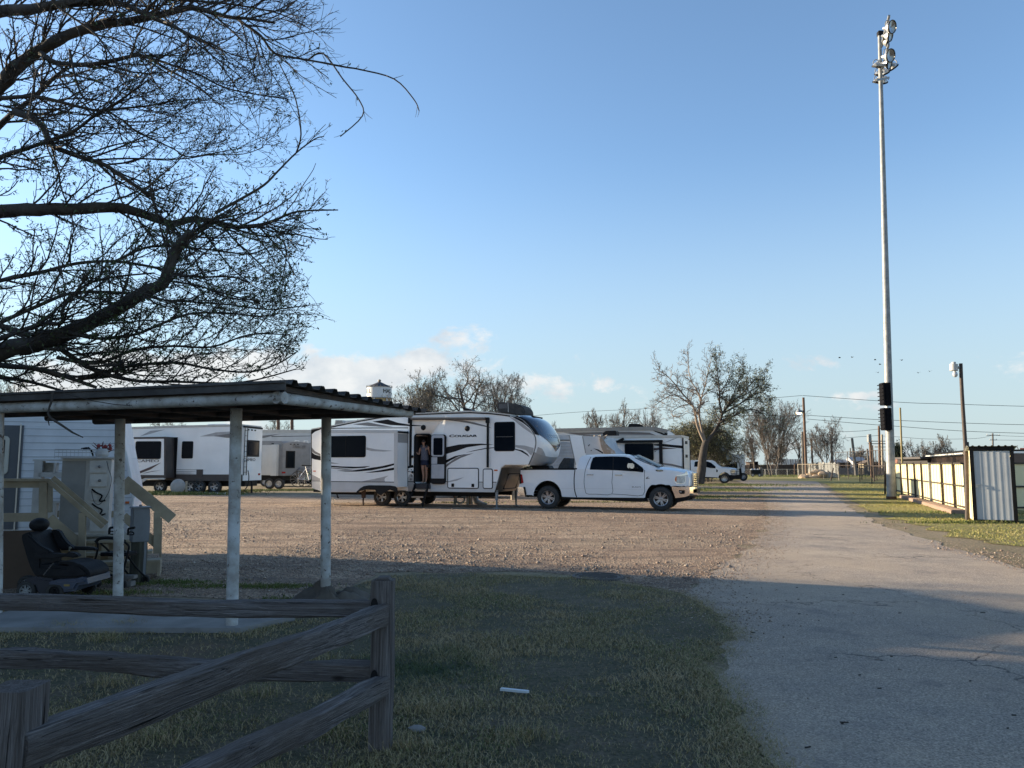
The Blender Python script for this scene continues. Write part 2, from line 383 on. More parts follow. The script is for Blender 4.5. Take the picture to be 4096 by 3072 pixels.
# ---------------------------------------------------------------- ground materials
def ground_mat(name, cols, scales, bump, bscale, rough=.95, extra=None, stones=None, cracks=None):
    m, nt, b, co = base_mat(name)
    f = noise_f(nt, co, scales[0], 6, .65); c = ramp(nt, f, [(.32, cols[0]), (.5, cols[1]), (.68, cols[2])])
    f2 = noise_f(nt, co, scales[1], 5, .75); c = mixc(nt, ramp(nt, f2, [(.38, (0, 0, 0)), (.66, (.85, .85, .85))]), c, cols[3])
    f3 = noise_f(nt, co, scales[2], 3, .7); k = ramp(nt, f3, [(.3, (.55, .55, .55)), (.7, (1.4, 1.4, 1.4))])
    c = mixc(nt, 1.0, c, k, 'MULTIPLY')
    h = noise_f(nt, co, bscale, 6, .75)
    if stones:
        v = N(nt, 'ShaderNodeTexVoronoi', inp={'Scale': stones[0]}); nt.links.new(co, v.inputs['Vector'])
        hs = N(nt, 'ShaderNodeHueSaturation', inp={'Saturation': .0}); nt.links.new(v.outputs['Color'], hs.inputs['Color'])
        c = mixc(nt, stones[1], c, mixc(nt, 1.0, c, ramp(nt, hs.outputs[0], [(0, (.45, .42, .4)), (.6, (1, 1, 1)), (1, (2.1, 2.0, 1.85))]), 'MULTIPLY'))
        mm = N(nt, 'ShaderNodeMath', operation='SUBTRACT'); nt.links.new(h, mm.inputs[0]); nt.links.new(v.outputs['Distance'], mm.inputs[1]); h = mm.outputs[0]
    if cracks:
        v = N(nt, 'ShaderNodeTexVoronoi', feature='DISTANCE_TO_EDGE', inp={'Scale': cracks[0]})
        nz = N(nt, 'ShaderNodeTexNoise', inp={'Scale': 2.5, 'Detail': 5}); nt.links.new(co, nz.inputs['Vector'])
        va = N(nt, 'ShaderNodeVectorMath', operation='MULTIPLY_ADD'); va.inputs[1].default_value = (.9, .9, .9)
        nt.links.new(nz.outputs['Color'], va.inputs[0]); nt.links.new(co, va.inputs[2]); nt.links.new(va.outputs[0], v.inputs['Vector'])
        ck = ramp(nt, v.outputs['Distance'], [(.0, (1, 1, 1)), (cracks[1], (0, 0, 0))])
        msk = ramp(nt, noise_f(nt, co, .35, 3), [(.46, (0, 0, 0)), (.6, (1, 1, 1))])
        c = mixc(nt, mixc(nt, 1.0, ck, msk, 'MULTIPLY'), c, (.035, .032, .032, 1))
    if extra: c = extra(nt, co, c)
    nt.links.new(c, b.inputs['Base Color']); b.inputs['Roughness'].default_value = rough; b.inputs['Specular IOR Level'].default_value = .25
    bp = N(nt, 'ShaderNodeBump', inp={'Strength': 1, 'Distance': bump}); nt.links.new(h, bp.inputs['Height']); nt.links.new(bp.outputs[0], b.inputs['Normal'])
    return m
def blob(nt, co, c, cx, cy, r, col, soft=.5):
    """a real patch of other growth, at its own place on the ground"""
    mp = N(nt, 'ShaderNodeVectorMath', operation='DISTANCE'); mp.inputs[1].default_value = (cx, cy, 0); 
    nt.links.new(co, mp.inputs[0])
    nz = noise_f(nt, co, 1.6, 5, .65); ad = N(nt, 'ShaderNodeMath', operation='MULTIPLY_ADD'); nt.links.new(nz, ad.inputs[0]); ad.inputs[1].default_value = 2.2 * r; nt.links.new(mp.outputs['Value'], ad.inputs[2])
    k = N(nt, 'ShaderNodeMapRange', interpolation_type='SMOOTHSTEP', inp={'From Min': r * 1.1, 'From Max': r * 2.1, 'To Min': .9, 'To Max': 0}); nt.links.new(ad.outputs[0], k.inputs[0])
    return mixc(nt, k.outputs[0], c, col)
def ruts(nt, co, c):
    c = mixc(nt, ramp(nt, noise_f(nt, co, .55, 4, .6, (.35, 2.6, 1), .5), [(.50, (0, 0, 0)), (.62, (.55, .55, .55))]), c, (.15, .115, .095, 1))
    return mixc(nt, ramp(nt, noise_f(nt, co, .4, 5, .6, (.3, 1.2, 1), .3), [(.52, (0, 0, 0)), (.66, (.6, .6, .6))]), c, (.50, .38, .27, 1))
M_gravel = ground_mat('gravel', ((.26, .185, .14), (.39, .295, .22), (.50, .41, .315), (.22, .15, .11)), (.16, 2.2, 24), .085, 20, stones=(30, .95), extra=ruts)
def dust(nt, co, c):
    c = mixc(nt, ramp(nt, noise_f(nt, co, .35, 6, .62, (1, .6, 1), .4), [(.46, (0, 0, 0)), (.62, (.55, .55, .55))]), c, (.45, .355, .26, 1))
    c = mixc(nt, ramp(nt, noise_f(nt, co, .8, 5, .7), [(.56, (0, 0, 0)), (.66, (.5, .5, .5))]), c, (.17, .15, .145, 1))
    return mixc(nt, ramp(nt, noise_f(nt, co, 7, 4, .7), [(.66, (0, 0, 0)), (.7, (.6, .6, .6))]), c, (.10, .09, .09, 1))
M_road = ground_mat('asphalt', ((.275, .225, .185), (.34, .28, .225), (.41, .345, .28), (.235, .205, .18)), (.22, .9, 60), .012, 60, rough=.9, stones=(90, .5), cracks=(.38, .010), extra=dust)
M_dirt = ground_mat('dry_ground', ((.22, .165, .115), (.27, .21, .14), (.34, .27, .185), (.20, .17, .09)), (.12, 1.1, 18), .05, 14)
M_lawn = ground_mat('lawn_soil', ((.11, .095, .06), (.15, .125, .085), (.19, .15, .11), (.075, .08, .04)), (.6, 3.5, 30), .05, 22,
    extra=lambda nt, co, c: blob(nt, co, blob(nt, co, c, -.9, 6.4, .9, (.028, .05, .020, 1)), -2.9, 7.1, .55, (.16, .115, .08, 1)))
M_verge = ground_mat('verge_grass', ((.30, .235, .12), (.30, .25, .09), (.34, .27, .14), (.22, .22, .06)), (.22, 1.4, 20), .07, 16)

def rag(poly, amp=.12, step=.25, keep=60):
    """break a ground edge up so it is not a clean line"""
    out = []; n = len(poly)
    for i in range(n):
        a = Vector(poly[i][:2]); b = Vector(poly[(i + 1) % n][:2]); L = (b - a).length; d = min(a.length, b.length)
        st = max(step, d * .012); k = max(1, min(120, int(L / st))); nn = Vector((-(b - a).y, (b - a).x)).normalized() if L > 0 else Vector((0, 0))
        for j in range(k):
            p = a.lerp(b, j / k)
            if p.length < keep:
                q = noise.noise(Vector((p.x * .8, p.y * .8, 3))) * amp * 2.2 + noise.noise(Vector((p.x * 3.1, p.y * 3.1, 9))) * amp + U(-.3, .3) * amp
                p = p + nn * q * (1 if L > .5 else .3)
            out.append((p.x, p.y))
    return out
def sheet(name, poly, z, m, **kw):
    P = rag(poly, **kw); mb = MB().flat(P, z); mb.keepn = True
    o = mb.build(name, m, None, smooth=0); o['kind'] = 'structure'; return P, o
g = MB(); g.keepn = True
G = 1500; g.add([(-G, -200, -.012), (G, -200, -.012), (G, 2 * G, -.012), (-G, 2 * G, -.012)], [(0, 1, 2, 3)])
g.build('ground', M_dirt, smooth=0)['kind'] = 'structure'
def gpl(L): return [gp(*q)[:2] for q in L]
lot_px = [(2360, 2308), (2240, 2294), (1900, 2288), (1570, 2292), (1420, 2330), (1330, 2400), (1000, 2390), (650, 2385)]
lot = gpl(lot_px) + [(-9, 10.5), (-30, 12), (-42, 34), (-24, 42.0), (-12.5, 42.3), (-5, 44), (4, 47), (12, 47), (15, 58), (20, 62)] + \
      gpl([(3000, 1945), (3045, 1970), (3065, 2020), (3070, 2100), (2990, 2200), (2840, 2310), (2760, 2375)])
lotP, _ = sheet('gravel_lot', lot, -.008, M_gravel, amp=.22)
road = [(9, -3), (2.0, -3), (1.1, 1.2)] + gpl([(3100, 3072), (2950, 2900), (2845, 2750), (2880, 2600), (2850, 2450), (2740, 2380), (2800, 2315), (2990, 2200), (3075, 2100), (3070, 2020), (3050, 1970), (3010, 1945), (2960, 1928), (2940, 1921)]) + \
       gpl([(3280, 1917), (3275, 1930), (3300, 1950), (3345, 1985), (3420, 2045), (3500, 2090), (3600, 2125), (3800, 2185), (4096, 2275)]) + [(14, 8.4), (22, 4), (22, -3)]
roadP, _ = sheet('road', road, -.004, M_road, amp=.10)
lawn = [(-14, -2), (-14, 9.3), (-6.5, 9.1)] + gpl([(0, 2440), (640, 2420), (1000, 2460), (1330, 2440), (1400, 2345), (1560, 2298), (1900, 2292), (2350, 2312), (2560, 2345), (2740, 2390), (2860, 2455), (2890, 2600), (2850, 2750), (2960, 2900), (3110, 3072)]) + [(1.1, 1.0), (.9, -2)]
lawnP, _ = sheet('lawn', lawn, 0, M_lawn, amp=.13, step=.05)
verge = gpl([(3310, 1938), (3365, 1975), (3460, 2030), (3550, 2062), (3660, 2098), (3880, 2150), (4096, 2195)]) + [(16, 10), (34, 12), (60, 60), (60, 130), (20, 135), (14, 120), (13, 95)] + gpl([(3260, 1925)])
vergeP, _ = sheet('grass_verge', verge, 0, M_verge, amp=.25)
slabpts = gpl([(-260, 2530), (60, 2455), (1180, 2482), (960, 2532), (880, 2532)])
sl = MB().flat(slabpts, .05); nS = len(slabpts)
for i in range(nS):
    a, b = slabpts[i], slabpts[(i + 1) % nS]; sl.add([(a[0], a[1], .05), (b[0], b[1], .05), (b[0], b[1], -.05), (a[0], a[1], -.05)], [(0, 1, 2, 3)])
sl.build('concrete_slab', M_conc, smooth=0)['kind'] = 'structure'
# ---------------------------------------------------------------- scattered ground cover
rng = np.random.default_rng(5)
def inside(px_, py_, poly):
    P = np.array(poly); c = np.zeros(len(px_), bool); n = len(P); j = n - 1
    for i in range(n):
        xi, yi = P[i]; xj, yj = P[j]
        if yi != yj:
            m = ((yi > py_) != (yj > py_)) & (px_ < (xj - xi) * (py_ - yi) / (yj - yi) + xi); c ^= m
        j = i
    return c
def np_mesh(name, V, Fc, m, kind='stuff', label=None, cat=None):
    k = Fc.shape[1]; me = bpy.data.meshes.new(name); me.vertices.add(len(V)); me.vertices.foreach_set('co', V.astype(np.float32).ravel())
    me.loops.add(Fc.size); me.loops.foreach_set('vertex_index', Fc.astype(np.int32).ravel())
    me.polygons.add(len(Fc)); me.polygons.foreach_set('loop_start', np.arange(0, Fc.size, k, dtype=np.int32)); me.polygons.foreach_set('loop_total', np.full(len(Fc), k, dtype=np.int32))
    me.update(calc_edges=True); me.materials.append(m); o = bpy.data.objects.new(name, me); COL.objects.link(o)
    return tag(o, label, cat, None, kind)
def blades(x, y, h, wd, lean=.6, z=0.):
    n = len(x); a = rng.uniform(0, 2 * pi, n); b = rng.uniform(0, 2 * pi, n); l = h * rng.uniform(.2, lean * 2, n)
    bx, by = np.cos(a) * wd / 2, np.sin(a) * wd / 2; lx, ly = np.cos(b) * l, np.sin(b) * l
    V = np.zeros((n, 5, 3)); V[:, 0] = np.stack([x - bx, y - by, np.full(n, z)], 1); V[:, 1] = np.stack([x + bx, y + by, np.full(n, z)], 1)
    V[:, 2] = np.stack([x + bx * .8 + lx * .35, y + by * .8 + ly * .35, z + h * .6], 1); V[:, 3] = np.stack([x - bx * .8 + lx * .35, y - by * .8 + ly * .35, z + h * .6], 1)
    V[:, 4] = np.stack([x + lx, y + ly, z + h * rng.uniform(.55, 1, n)], 1)
    i = np.arange(n)[:, None] * 5
    T = np.concatenate([i + np.array([[0, 1, 2]]), i + np.array([[0, 2, 3]]), i + np.array([[3, 2, 4]])], 0)
    return V.reshape(-1, 3), T
def grass_mat(name, cols, sc=(1.2, 40), extra=None):
    m, nt, b, co = base_mat(name)
    f = noise_f(nt, co, sc[0], 5, .65); c = ramp(nt, f, [(.36, cols[0]), (.5, cols[1]), (.64, cols[2])])
    f2 = noise_f(nt, co, sc[1], 2, .5); c = mixc(nt, ramp(nt, f2, [(.40, (0, 0, 0)), (.56, (.9, .9, .9))]), c, cols[3])
    if extra: c = extra(nt, co, c)
    nt.links.new(c, b.inputs['Base Color']); b.inputs['Roughness'].default_value = .7; b.inputs['Specular IOR Level'].default_value = .2
    return m
def vnoise(x, y, s, seed):
    return np.array([noise.noise(Vector((a * s, b * s, seed))) for a, b in zip(x, y)])
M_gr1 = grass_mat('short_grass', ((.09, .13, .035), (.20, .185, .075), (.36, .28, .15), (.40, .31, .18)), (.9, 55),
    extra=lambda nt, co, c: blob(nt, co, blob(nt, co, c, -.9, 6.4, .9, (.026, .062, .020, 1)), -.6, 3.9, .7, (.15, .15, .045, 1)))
M_gr2 = grass_mat('verge_blades', ((.24, .24, .06), (.36, .30, .11), (.44, .35, .18), (.22, .23, .055)), (.25, 20))
# lawn in front
n = 330000; yy = 2.3 + (rng.random(n) ** 1.25) * 11; xx = rng.uniform(-1, 1, n) * (yy * .72 + .3)
k = inside(xx, yy, lawnP); xx, yy = xx[k], yy[k]
k = ~inside(xx, yy, slabpts); xx, yy = xx[k], yy[k]
nz = vnoise(xx, yy, .9, 1.) + .5 * vnoise(xx, yy, 3.2, 4.); dirt = np.exp(-(((xx + 2.9) / 1.6) ** 2 + ((yy - 7.0) / .55) ** 2))
k = rng.random(len(xx)) < np.clip(.70 + nz * 1.5 - dirt * .9, .16, 1); xx, yy, nz = xx[k], yy[k], nz[k]
V, T = blades(xx, yy, np.clip(.022 + .022 * nz + rng.uniform(0, .014, len(xx)), .010, .08), .0030 + .0004 * yy, .9)
# tufts, and straggling blades over the road edge
tx, ty = [], []
for p in [gp(1040, 2780), gp(430, 2740), gp(270, 2520), gp(510, 2510), gp(1630, 3000), gp(1250, 2640), gp(420, 2560), gp(1350, 2950), gp(980, 3040), gp(620, 2960), gp(1700, 2850), gp(2100, 2950)]:
    q = rng.normal(0, .07, (160, 2)); tx.append(p.x + q[:, 0] * 1.6); ty.append(p.y + q[:, 1])
tx = np.concatenate(tx); ty = np.concatenate(ty); V2, T2 = blades(tx, ty, rng.uniform(.04, .13, len(tx)), .004, .7)
e = np.array([(p, q) for p, q in lawnP if p > -.2 and 1 < q < 13 and p < 4]); e = e[rng.integers(0, len(e), 16000)] + rng.normal(0, .10, (16000, 2))
V3, T3 = blades(e[:, 0], e[:, 1], rng.uniform(.008, .03, 16000), .004, 1.6)
Va = np.concatenate([V, V2, V3]); Ta = np.concatenate([T, T2 + len(V), T3 + len(V) + len(V2)])
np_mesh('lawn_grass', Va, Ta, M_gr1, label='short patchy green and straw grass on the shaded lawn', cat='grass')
# verge on the right
n = 90000; yy = 9 + (rng.random(n) ** 1.6) * 60; xx = rng.uniform(.3, .72, n) * yy
k = inside(xx, yy, vergeP); xx, yy = xx[k], yy[k]; nz = vnoise(xx, yy, .35, 8.)
k = rng.random(len(xx)) < np.clip(.6 + nz * 1.2, .1, 1); xx, yy, nz = xx[k], yy[k], nz[k]
V, T = blades(xx, yy, np.clip(.020 + .03 * nz + rng.uniform(0, .02, len(xx)), .008, .07), .006 + .0004 * yy, .9)
np_mesh('verge_grass', V, T, M_gr2, label='sunlit yellow green grass along the fence beside the road', cat='grass')
# weeds by the caravans, the tree and on the lot
tx, ty, th = [], [], []
def weeds(cx, cy, sx, sy, n, h):
    q = rng.normal(0, 1, (n, 2)); tx.append(cx + q[:, 0] * sx); ty.append(cy + q[:, 1] * sy); th.append(rng.uniform(.3, 1, n) * h)
for u, v, sx, sy, n_, h in [(700, 1978, 1.7, .5, 2600, .22), (620, 1975, 1.2, .4, 1500, .25), (860, 1968, 1.3, .4, 1500, .2), (1100, 1962, 1.6, .4, 1800, .15), (2850, 1960, 2.2, 1.6, 3500, .10), (2950, 1940, 3, 2, 3000, .10), (2760, 1990, 1, 1.2, 1500, .08),
        (2860, 1985, 2.0, .6, 2000, .07), (1850, 2012, .8, .25, 500, .1), (2330, 2008, 1.5, .3, 700, .08), (3250, 1905, 5, 3, 2500, .25), (600, 2330, .5, .12, 1500, .05), (1080, 2345, .35, .10, 1300, .045), (830, 2345, .3, .08, 600, .04), (1230, 2400, .3, .12, 900, .05), (450, 2370, .35, .1, 700, .05), (3960, 2092, 1.2, .1, 1200, .12), (3700, 2050, 1, .4, 500, .1)]:
    q = gp(u, v); weeds(q.x, q.y, sx, sy, n_, h)
tx = np.concatenate(tx); ty = np.concatenate(ty); th = np.concatenate(th)
V, T = blades(tx, ty, th, .006 + .0005 * ty, .6, -.004)
np_mesh('weeds', V, T, grass_mat('weed_blades', ((.10, .13, .035), (.17, .17, .06), (.26, .21, .10), (.09, .13, .03)), (.8, 12)), label='ragged weeds growing around caravans and the bare tree', cat='weeds')
# loose stones
def stones(n, xr, sizes, poly, ylo, yhi, z, pw=1.8):
    yy = ylo + (rng.random(n) ** pw) * (yhi - ylo); xx = rng.uniform(*xr, n) * yy; k = inside(xx, yy, poly); xx, yy = xx[k], yy[k]
    nz = vnoise(xx, yy, .25, 2.) + .6 * vnoise(xx, yy, 1.1, 6.); k = rng.random(len(xx)) < np.clip(.55 + nz * 1.3, .05, 1); xx, yy = xx[k], yy[k]
    n = len(xx); s = rng.uniform(sizes[0], sizes[1], n) * (1 + (rng.random(n) < .03) * 1.2)
    O = np.array([(1, 0, 0), (0, 1, 0), (-1, 0, 0), (0, -1, 0), (0, 0, .75), (0, 0, -.5)]); a = rng.uniform(0, 2 * pi, n)
    P = O[None] * s[:, None, None] * rng.uniform(.6, 1.3, (n, 6, 1)); ca, sa = np.cos(a)[:, None], np.sin(a)[:, None]
    V = np.stack([P[..., 0] * ca - P[..., 1] * sa + xx[:, None], P[..., 0] * sa + P[..., 1] * ca + yy[:, None], P[..., 2] + z + s[:, None] * .25], 2)
    Fc = np.array([(0, 1, 4), (1, 2, 4), (2, 3, 4), (3, 0, 4), (1, 0, 5), (2, 1, 5), (3, 2, 5), (0, 3, 5)])
    return V.reshape(-1, 3), (np.arange(n)[:, None, None] * 6 + Fc[None]).reshape(-1, 3)
V, T = stones(95000, (-.62, .40), (.008, .021), lotP, 9.5, 34, -.008)
V2, T2 = stones(16000, (.28, .7), (.006, .018), [q for q in gpl([(3470, 2075), (3640, 2110), (3860, 2175), (4200, 2240), (4300, 2350), (4050, 2280), (3700, 2180), (3500, 2120)])], 10, 26, 0)
V3, T3 = stones(2500, (-.1, .6), (.004, .010), roadP, 3, 20, -.004)
ed = np.array([(p, q) for p, q in roadP if p < .42 * q and 8 < q < 45]); ed = ed[rng.integers(0, len(ed), 9000)] + rng.normal(0, .32, (9000, 2)) + np.array([.12, 0])
O = np.array([(1, 0, 0), (0, 1, 0), (-1, 0, 0), (0, -1, 0), (0, 0, .75), (0, 0, -.5)]); s = rng.uniform(.006, .016, 9000); P4 = O[None] * s[:, None, None] * rng.uniform(.6, 1.3, (9000, 6, 1)); P4[..., :2] += ed[:, None, :]
Fc = np.array([(0, 1, 4), (1, 2, 4), (2, 3, 4), (3, 0, 4), (1, 0, 5), (2, 1, 5), (3, 2, 5), (0, 3, 5)]); T4 = (np.arange(9000)[:, None, None] * 6 + Fc[None]).reshape(-1, 3)
V3 = np.concatenate([V3, P4.reshape(-1, 3)]); T3 = np.concatenate([T3, T4 + len(V3) - 54000])
V = np.concatenate([V, V2, V3]); T = np.concatenate([T, T2 + 6 * (T.max() // 6 + 1) , T3 + 6 * (T.max() // 6 + 1) + len(V2)])
np_mesh('gravel_stones', V, T, grass_mat('stone_chips', ((.24, .175, .135), (.42, .34, .26), (.58, .50, .40), (.17, .12, .095)), (3, 60)), label='loose pinkish brown stone chips scattered over the lot', cat='gravel')
# ---------------------------------------------------------------- split-rail fence in front
def rough_beam(name, p0, p1, w, h, m, parent, seed=0, n=26, amp=.012, chamfer=.25, taper=0, sag=0):
    """a hewn beam lying along its own x axis, placed by its matrix"""
    p0, p1 = Vector(p0), Vector(p1); d = p1 - p0; L = d.length; d.normalize()
    up = Vector((0, 0, 1)) if abs(d.z) < .95 else Vector((0, 1, 0)); y = up.cross(d).normalized(); z = d.cross(y)
    prof = []
    c = chamfer
    for a, b in ((1, 1 - c), (1 - c, 1), (0, 1.0), (-(1 - c), 1), (-1, 1 - c), (-1, 0), (-1, -(1 - c)), (-(1 - c), -1), (0, -1), (1 - c, -1), (1, -(1 - c)), (1, 0)):
        prof.append((a * w / 2, b * h / 2))
    k = len(prof); vs = []; fs = []
    for i in range(n + 1):
        t = i / n; s = 1 - taper * t
        oy = noise.noise(Vector((t * 3, seed, 1))) * amp * 1.6; oz = noise.noise(Vector((t * 2.4, seed, 5))) * amp * 2 - sag * sin(pi * t)
        for j, (a, b) in enumerate(prof):
            q = noise.noise(Vector((t * L * 3.2, j * .9, seed + 11))) * amp + noise.noise(Vector((t * L * 14, j * 1.7, seed + 3))) * amp * .35
            r_ = sqrt(a * a + b * b); vs.append((t * L, a * s + a / r_ * q + oy, b * s + b / r_ * q + oz))
    for i in range(n):
        for j in range(k):
            a = i * k + j; b = i * k + (j + 1) % k; fs.append((a, b, b + k, a + k))
    fs.append(tuple(range(k - 1, -1, -1))); fs.append(tuple(range(n * k, (n + 1) * k)))
    o = MB().add(vs, fs).build(name, m, None, smooth=40)
    M = Matrix((d, y, z)).transposed().to_4x4(); M.translation = p0
    o.matrix_world = M
    if parent: o.parent = parent; o.matrix_parent_inverse = parent.matrix_world.inverted()
    return o
bpy.context.view_layer.update()
pc = gp(1523, 2992); fence = empty('split_rail_fence', (pc.x, pc.y, 0), 0, 'weathered grey wooden split rail fence with a corner post in the near grass', 'fence')
bpy.context.view_layer.update()
rail_dir = (gp(-40, 2985) - pc)
def zray(u, v, Y): return at(u, v, Y)
def fpost(x, y, h, w, seed):
    p = rough_beam('post', (x, y, -.05), (x, y, h), w, w, M_wood, fence, seed, 14, .006, .16)
    bpy.context.view_layer.update()
    return p
H = .965
fpost(pc.x, pc.y, H, .128, 1)
pn = at(62, 2760, 2.42); fpost(pn.x, pn.y, pn.z + .01, .135, 2)
# top caps worn to a bevel and dark mortise mouths where the rails enter
cap = MB(); cap.prism([(pc.x - .052, H - .002), (pc.x + .052, H - .002), (pc.x + .03, H + .018), (pc.x - .03, H + .018)], pc.y - .052, pc.y + .052, .006)
cap.build('post_cap', M_wood, fence).matrix_parent_inverse = fence.matrix_world.inverted()
for v in (2432, 2720):
    hol = MB(); q = at(1497, v - 8, pc.y - .066); hol.M = Matrix.Translation((q.x, pc.y - .0655, q.z)); hol.prism([(.022 * cos(a), .045 * sin(a)) for a in [i * pi / 8 for i in range(16)]], -.002, .004); hol.M = None
    hol.build('mortise', M_black, fence).matrix_parent_inverse = fence.matrix_world.inverted()
# rear run to the left, top and bottom rails
bl = at(-150, 2405, 5.25)
a0 = at(-160, 2408, 5.15); a1 = at(1500, 2440, pc.y); rough_beam('rail', a0, a1, .085, .098, M_wood, fence, 3, 40, .007)
a0 = at(-160, 2632, 5.15); a1 = at(1500, 2692, pc.y); rough_beam('rail', a0, a1, .09, .112, M_wood, fence, 4, 44, .016)
# diagonal run to the near post
a1 = at(1540, 2458, pc.y - .01); a0 = at(60, 3010, 2.38); rough_beam('rail', a0, a1, .088, .122, M_wood, fence, 5, 40, .014, sag=.0)
a1 = at(1540, 2742, pc.y - .01); a0 = at(300, 3352, 2.42); rough_beam('rail', a0, a1, .088, .112, M_wood, fence, 6, 40, .012)
a1 = at(62, 2950, 2.42); a0 = at(-900, 3100, 1.9)

# ---------------------------------------------------------------- carport
pp = {1: at(-12, 2420, 8.55), 2: gp(472, 2392), 3: gp(927, 2520), 4: gp(1302, 2410)}
pp[1].z = 0
cpt = empty('carport', (pp[3].x, pp[3].y, 0), 0, 'low carport with a corrugated metal roof on white painted pipe posts', 'carport')
IN = Matrix.Translation((-pp[3].x, -pp[3].y, 0))
def cbuild(mb, name, m, **k):
    o = mb.build(name, m, cpt, **k); o.matrix_parent_inverse = IN; return o
for i in (3, 1, 2, 4):
    p = pp[i]; t = at({1: -8, 2: 482, 3: 945, 4: 1306}[i], 1650, p.y)
    mb = MB(); mb.tube([(p.x, p.y, -.02), (p.x + (t.x - p.x) * .5, p.y, 1.1), (t.x, p.y, 2.22)], .06, 18); cbuild(mb, 'post', M_pipew)
# roof frame: points on the plane of the pipes
RZ = 2.27
def onz(u, v, z):
    d = ray(u, v); t = (z - EYE) / d.z; return Vector((d.x * t, d.y * t, z))
Cn = onz(1118, 1592, RZ); Cl = onz(0, 1632, RZ); Cr = onz(1640, 1652, RZ)
Cl = Cn + (Cl - Cn) * 1.35
Cf = Cl + (Cr - Cn)
def rp(u, v, z=0): return Cn + (Cl - Cn) * u + (Cr - Cn) * v + Vector((0, 0, z))
mb = MB()
mb.tube([rp(-.012, 0), rp(1, 0)], .058, 14); cbuild(mb, 'beam', M_pipew)
mb = MB(); mb.tube([rp(0, -.02), rp(0, 1)], .058, 14); cbuild(mb, 'beam', M_pipew)
mb = MB(); mb.tube([rp(-.0, .97), rp(1, .97)], .055, 12); cbuild(mb, 'beam', M_rusty2)
for u in (.22, .40, .58, .8):
    mb = MB(); mb.tube([rp(u, .02, .0), rp(u + .05, .96, .0)], .045, 10); cbuild(mb, 'rafter', M_rusty2)
for v in (.33, .66):
    mb = MB(); mb.tube([rp(0, v, .0), rp(1, v, .0)], .045, 10); cbuild(mb, 'purlin', M_rusty2)
mb = MB(); mb.obox(rp(-.0, -.01, .085), rp(1, -.01, .085), .05, .06); cbuild(mb, 'fascia', M_rusty2)
mb = MB(); mb.obox(rp(-.005, .0, .085), rp(-.005, 1.02, .0), .05, .05); cbuild(mb, 'fascia', M_rusty2)
# corrugated sheets, ribs running along the near edge
nv = 200; vs = []; fs = []; L = (Cr - Cn).length; e1 = (Cr - Cn).normalized()
def rib(t):
    q = (t * L / .205) % 1
    return .045 * (1 if q < .26 else (1 - (q - .26) / .12 if q < .38 else (0 if q < .88 else (q - .88) / .12)))
us = [-.03, .25, .5, .75, 1.02]
for u in us:
    for j in range(nv + 1):
        v = -.05 + 1.12 * j / nv; vs.append(rp(u, v, .125 - .11 * v + rib(v)))
for i in range(len(us) - 1):
    for j in range(nv): a = i * (nv + 1) + j; fs.append((a, a + 1, a + nv + 2, a + nv + 1))
off = len(vs); vs += [v + Vector((0, 0, -.005)) for v in vs]; fs += [(a + off, d + off, c_ + off, b + off) for a, b, c_, d in fs]
for j in range(nv): fs.append((j, j + off, j + 1 + off, j + 1))
M_roof = mat('carport_roof', (.085, .08, .075), .6, .5, rgb2=(.04, .036, .034), scale=3, bump=.002)
mb = MB().add(vs, fs); mb.obox(rp(-.03, -.045, .105), rp(1.02, -.045, .105), .006, .085)
cbuild(mb, 'roof', M_roof, smooth=20)
# dead twig hung over the roof edge
tw = MB(); q = [at(u, v, 7.55) for u, v in [(212, 1565), (208, 1600), (197, 1630), (192, 1655), (202, 1672), (238, 1695), (290, 1730), (332, 1750)]]
tw.tube(q, [.012, .011, .010, .010, .012, .012, .010, .005], 6); tw.tube([at(u, v, 7.56) for u, v in [(200, 1660), (192, 1680), (197, 1702)]], [.008, .007, .004], 5)
tw.tube([at(u, v, 7.5) for u, v in [(255, 1572), (300, 1585), (380, 1605), (460, 1618), (520, 1622)]], [.004] * 5, 4)
tag(tw.build('hanging_twig', M_bark), 'thin dead twig dangling over the near edge of the carport roof', 'twig')

# ---------------------------------------------------------------- white clapboard trailer on the left
ST = Side((0, 2200), 12.43, (500, 2200), 13.1, fix=False)
tr = empty('white_trailer', ST.o, ST.ang, 'old white clapboard sided trailer behind the wooden deck at far left', 'trailer')
x1 = ST.p(492, 1700)[0]
M_side = wave_bump(mat('white_siding', (.74, .76, .79), .5, rgb2=(.62, .64, .67), scale=2.2, contrast=(.3, .6), speck=((.22, .22, .22), 8, .74)), 'Z', 1.25, .02, 'SAW')
out = [(-9.5, .42), (ST.p(*c1(880, 1150))[0], .42), (ST.p(*c1(938, 850))[0], ST.p(*c1(938, 850))[1]), (ST.p(*c1(876, 530))[0], ST.p(*c1(876, 530))[1]), (ST.p(*c1(812, 340))[0], 2.68), (-9.5, 2.76)]
MB().prism(out, 0, 2.45, .03).build('body', M_side, tr, smooth=25)
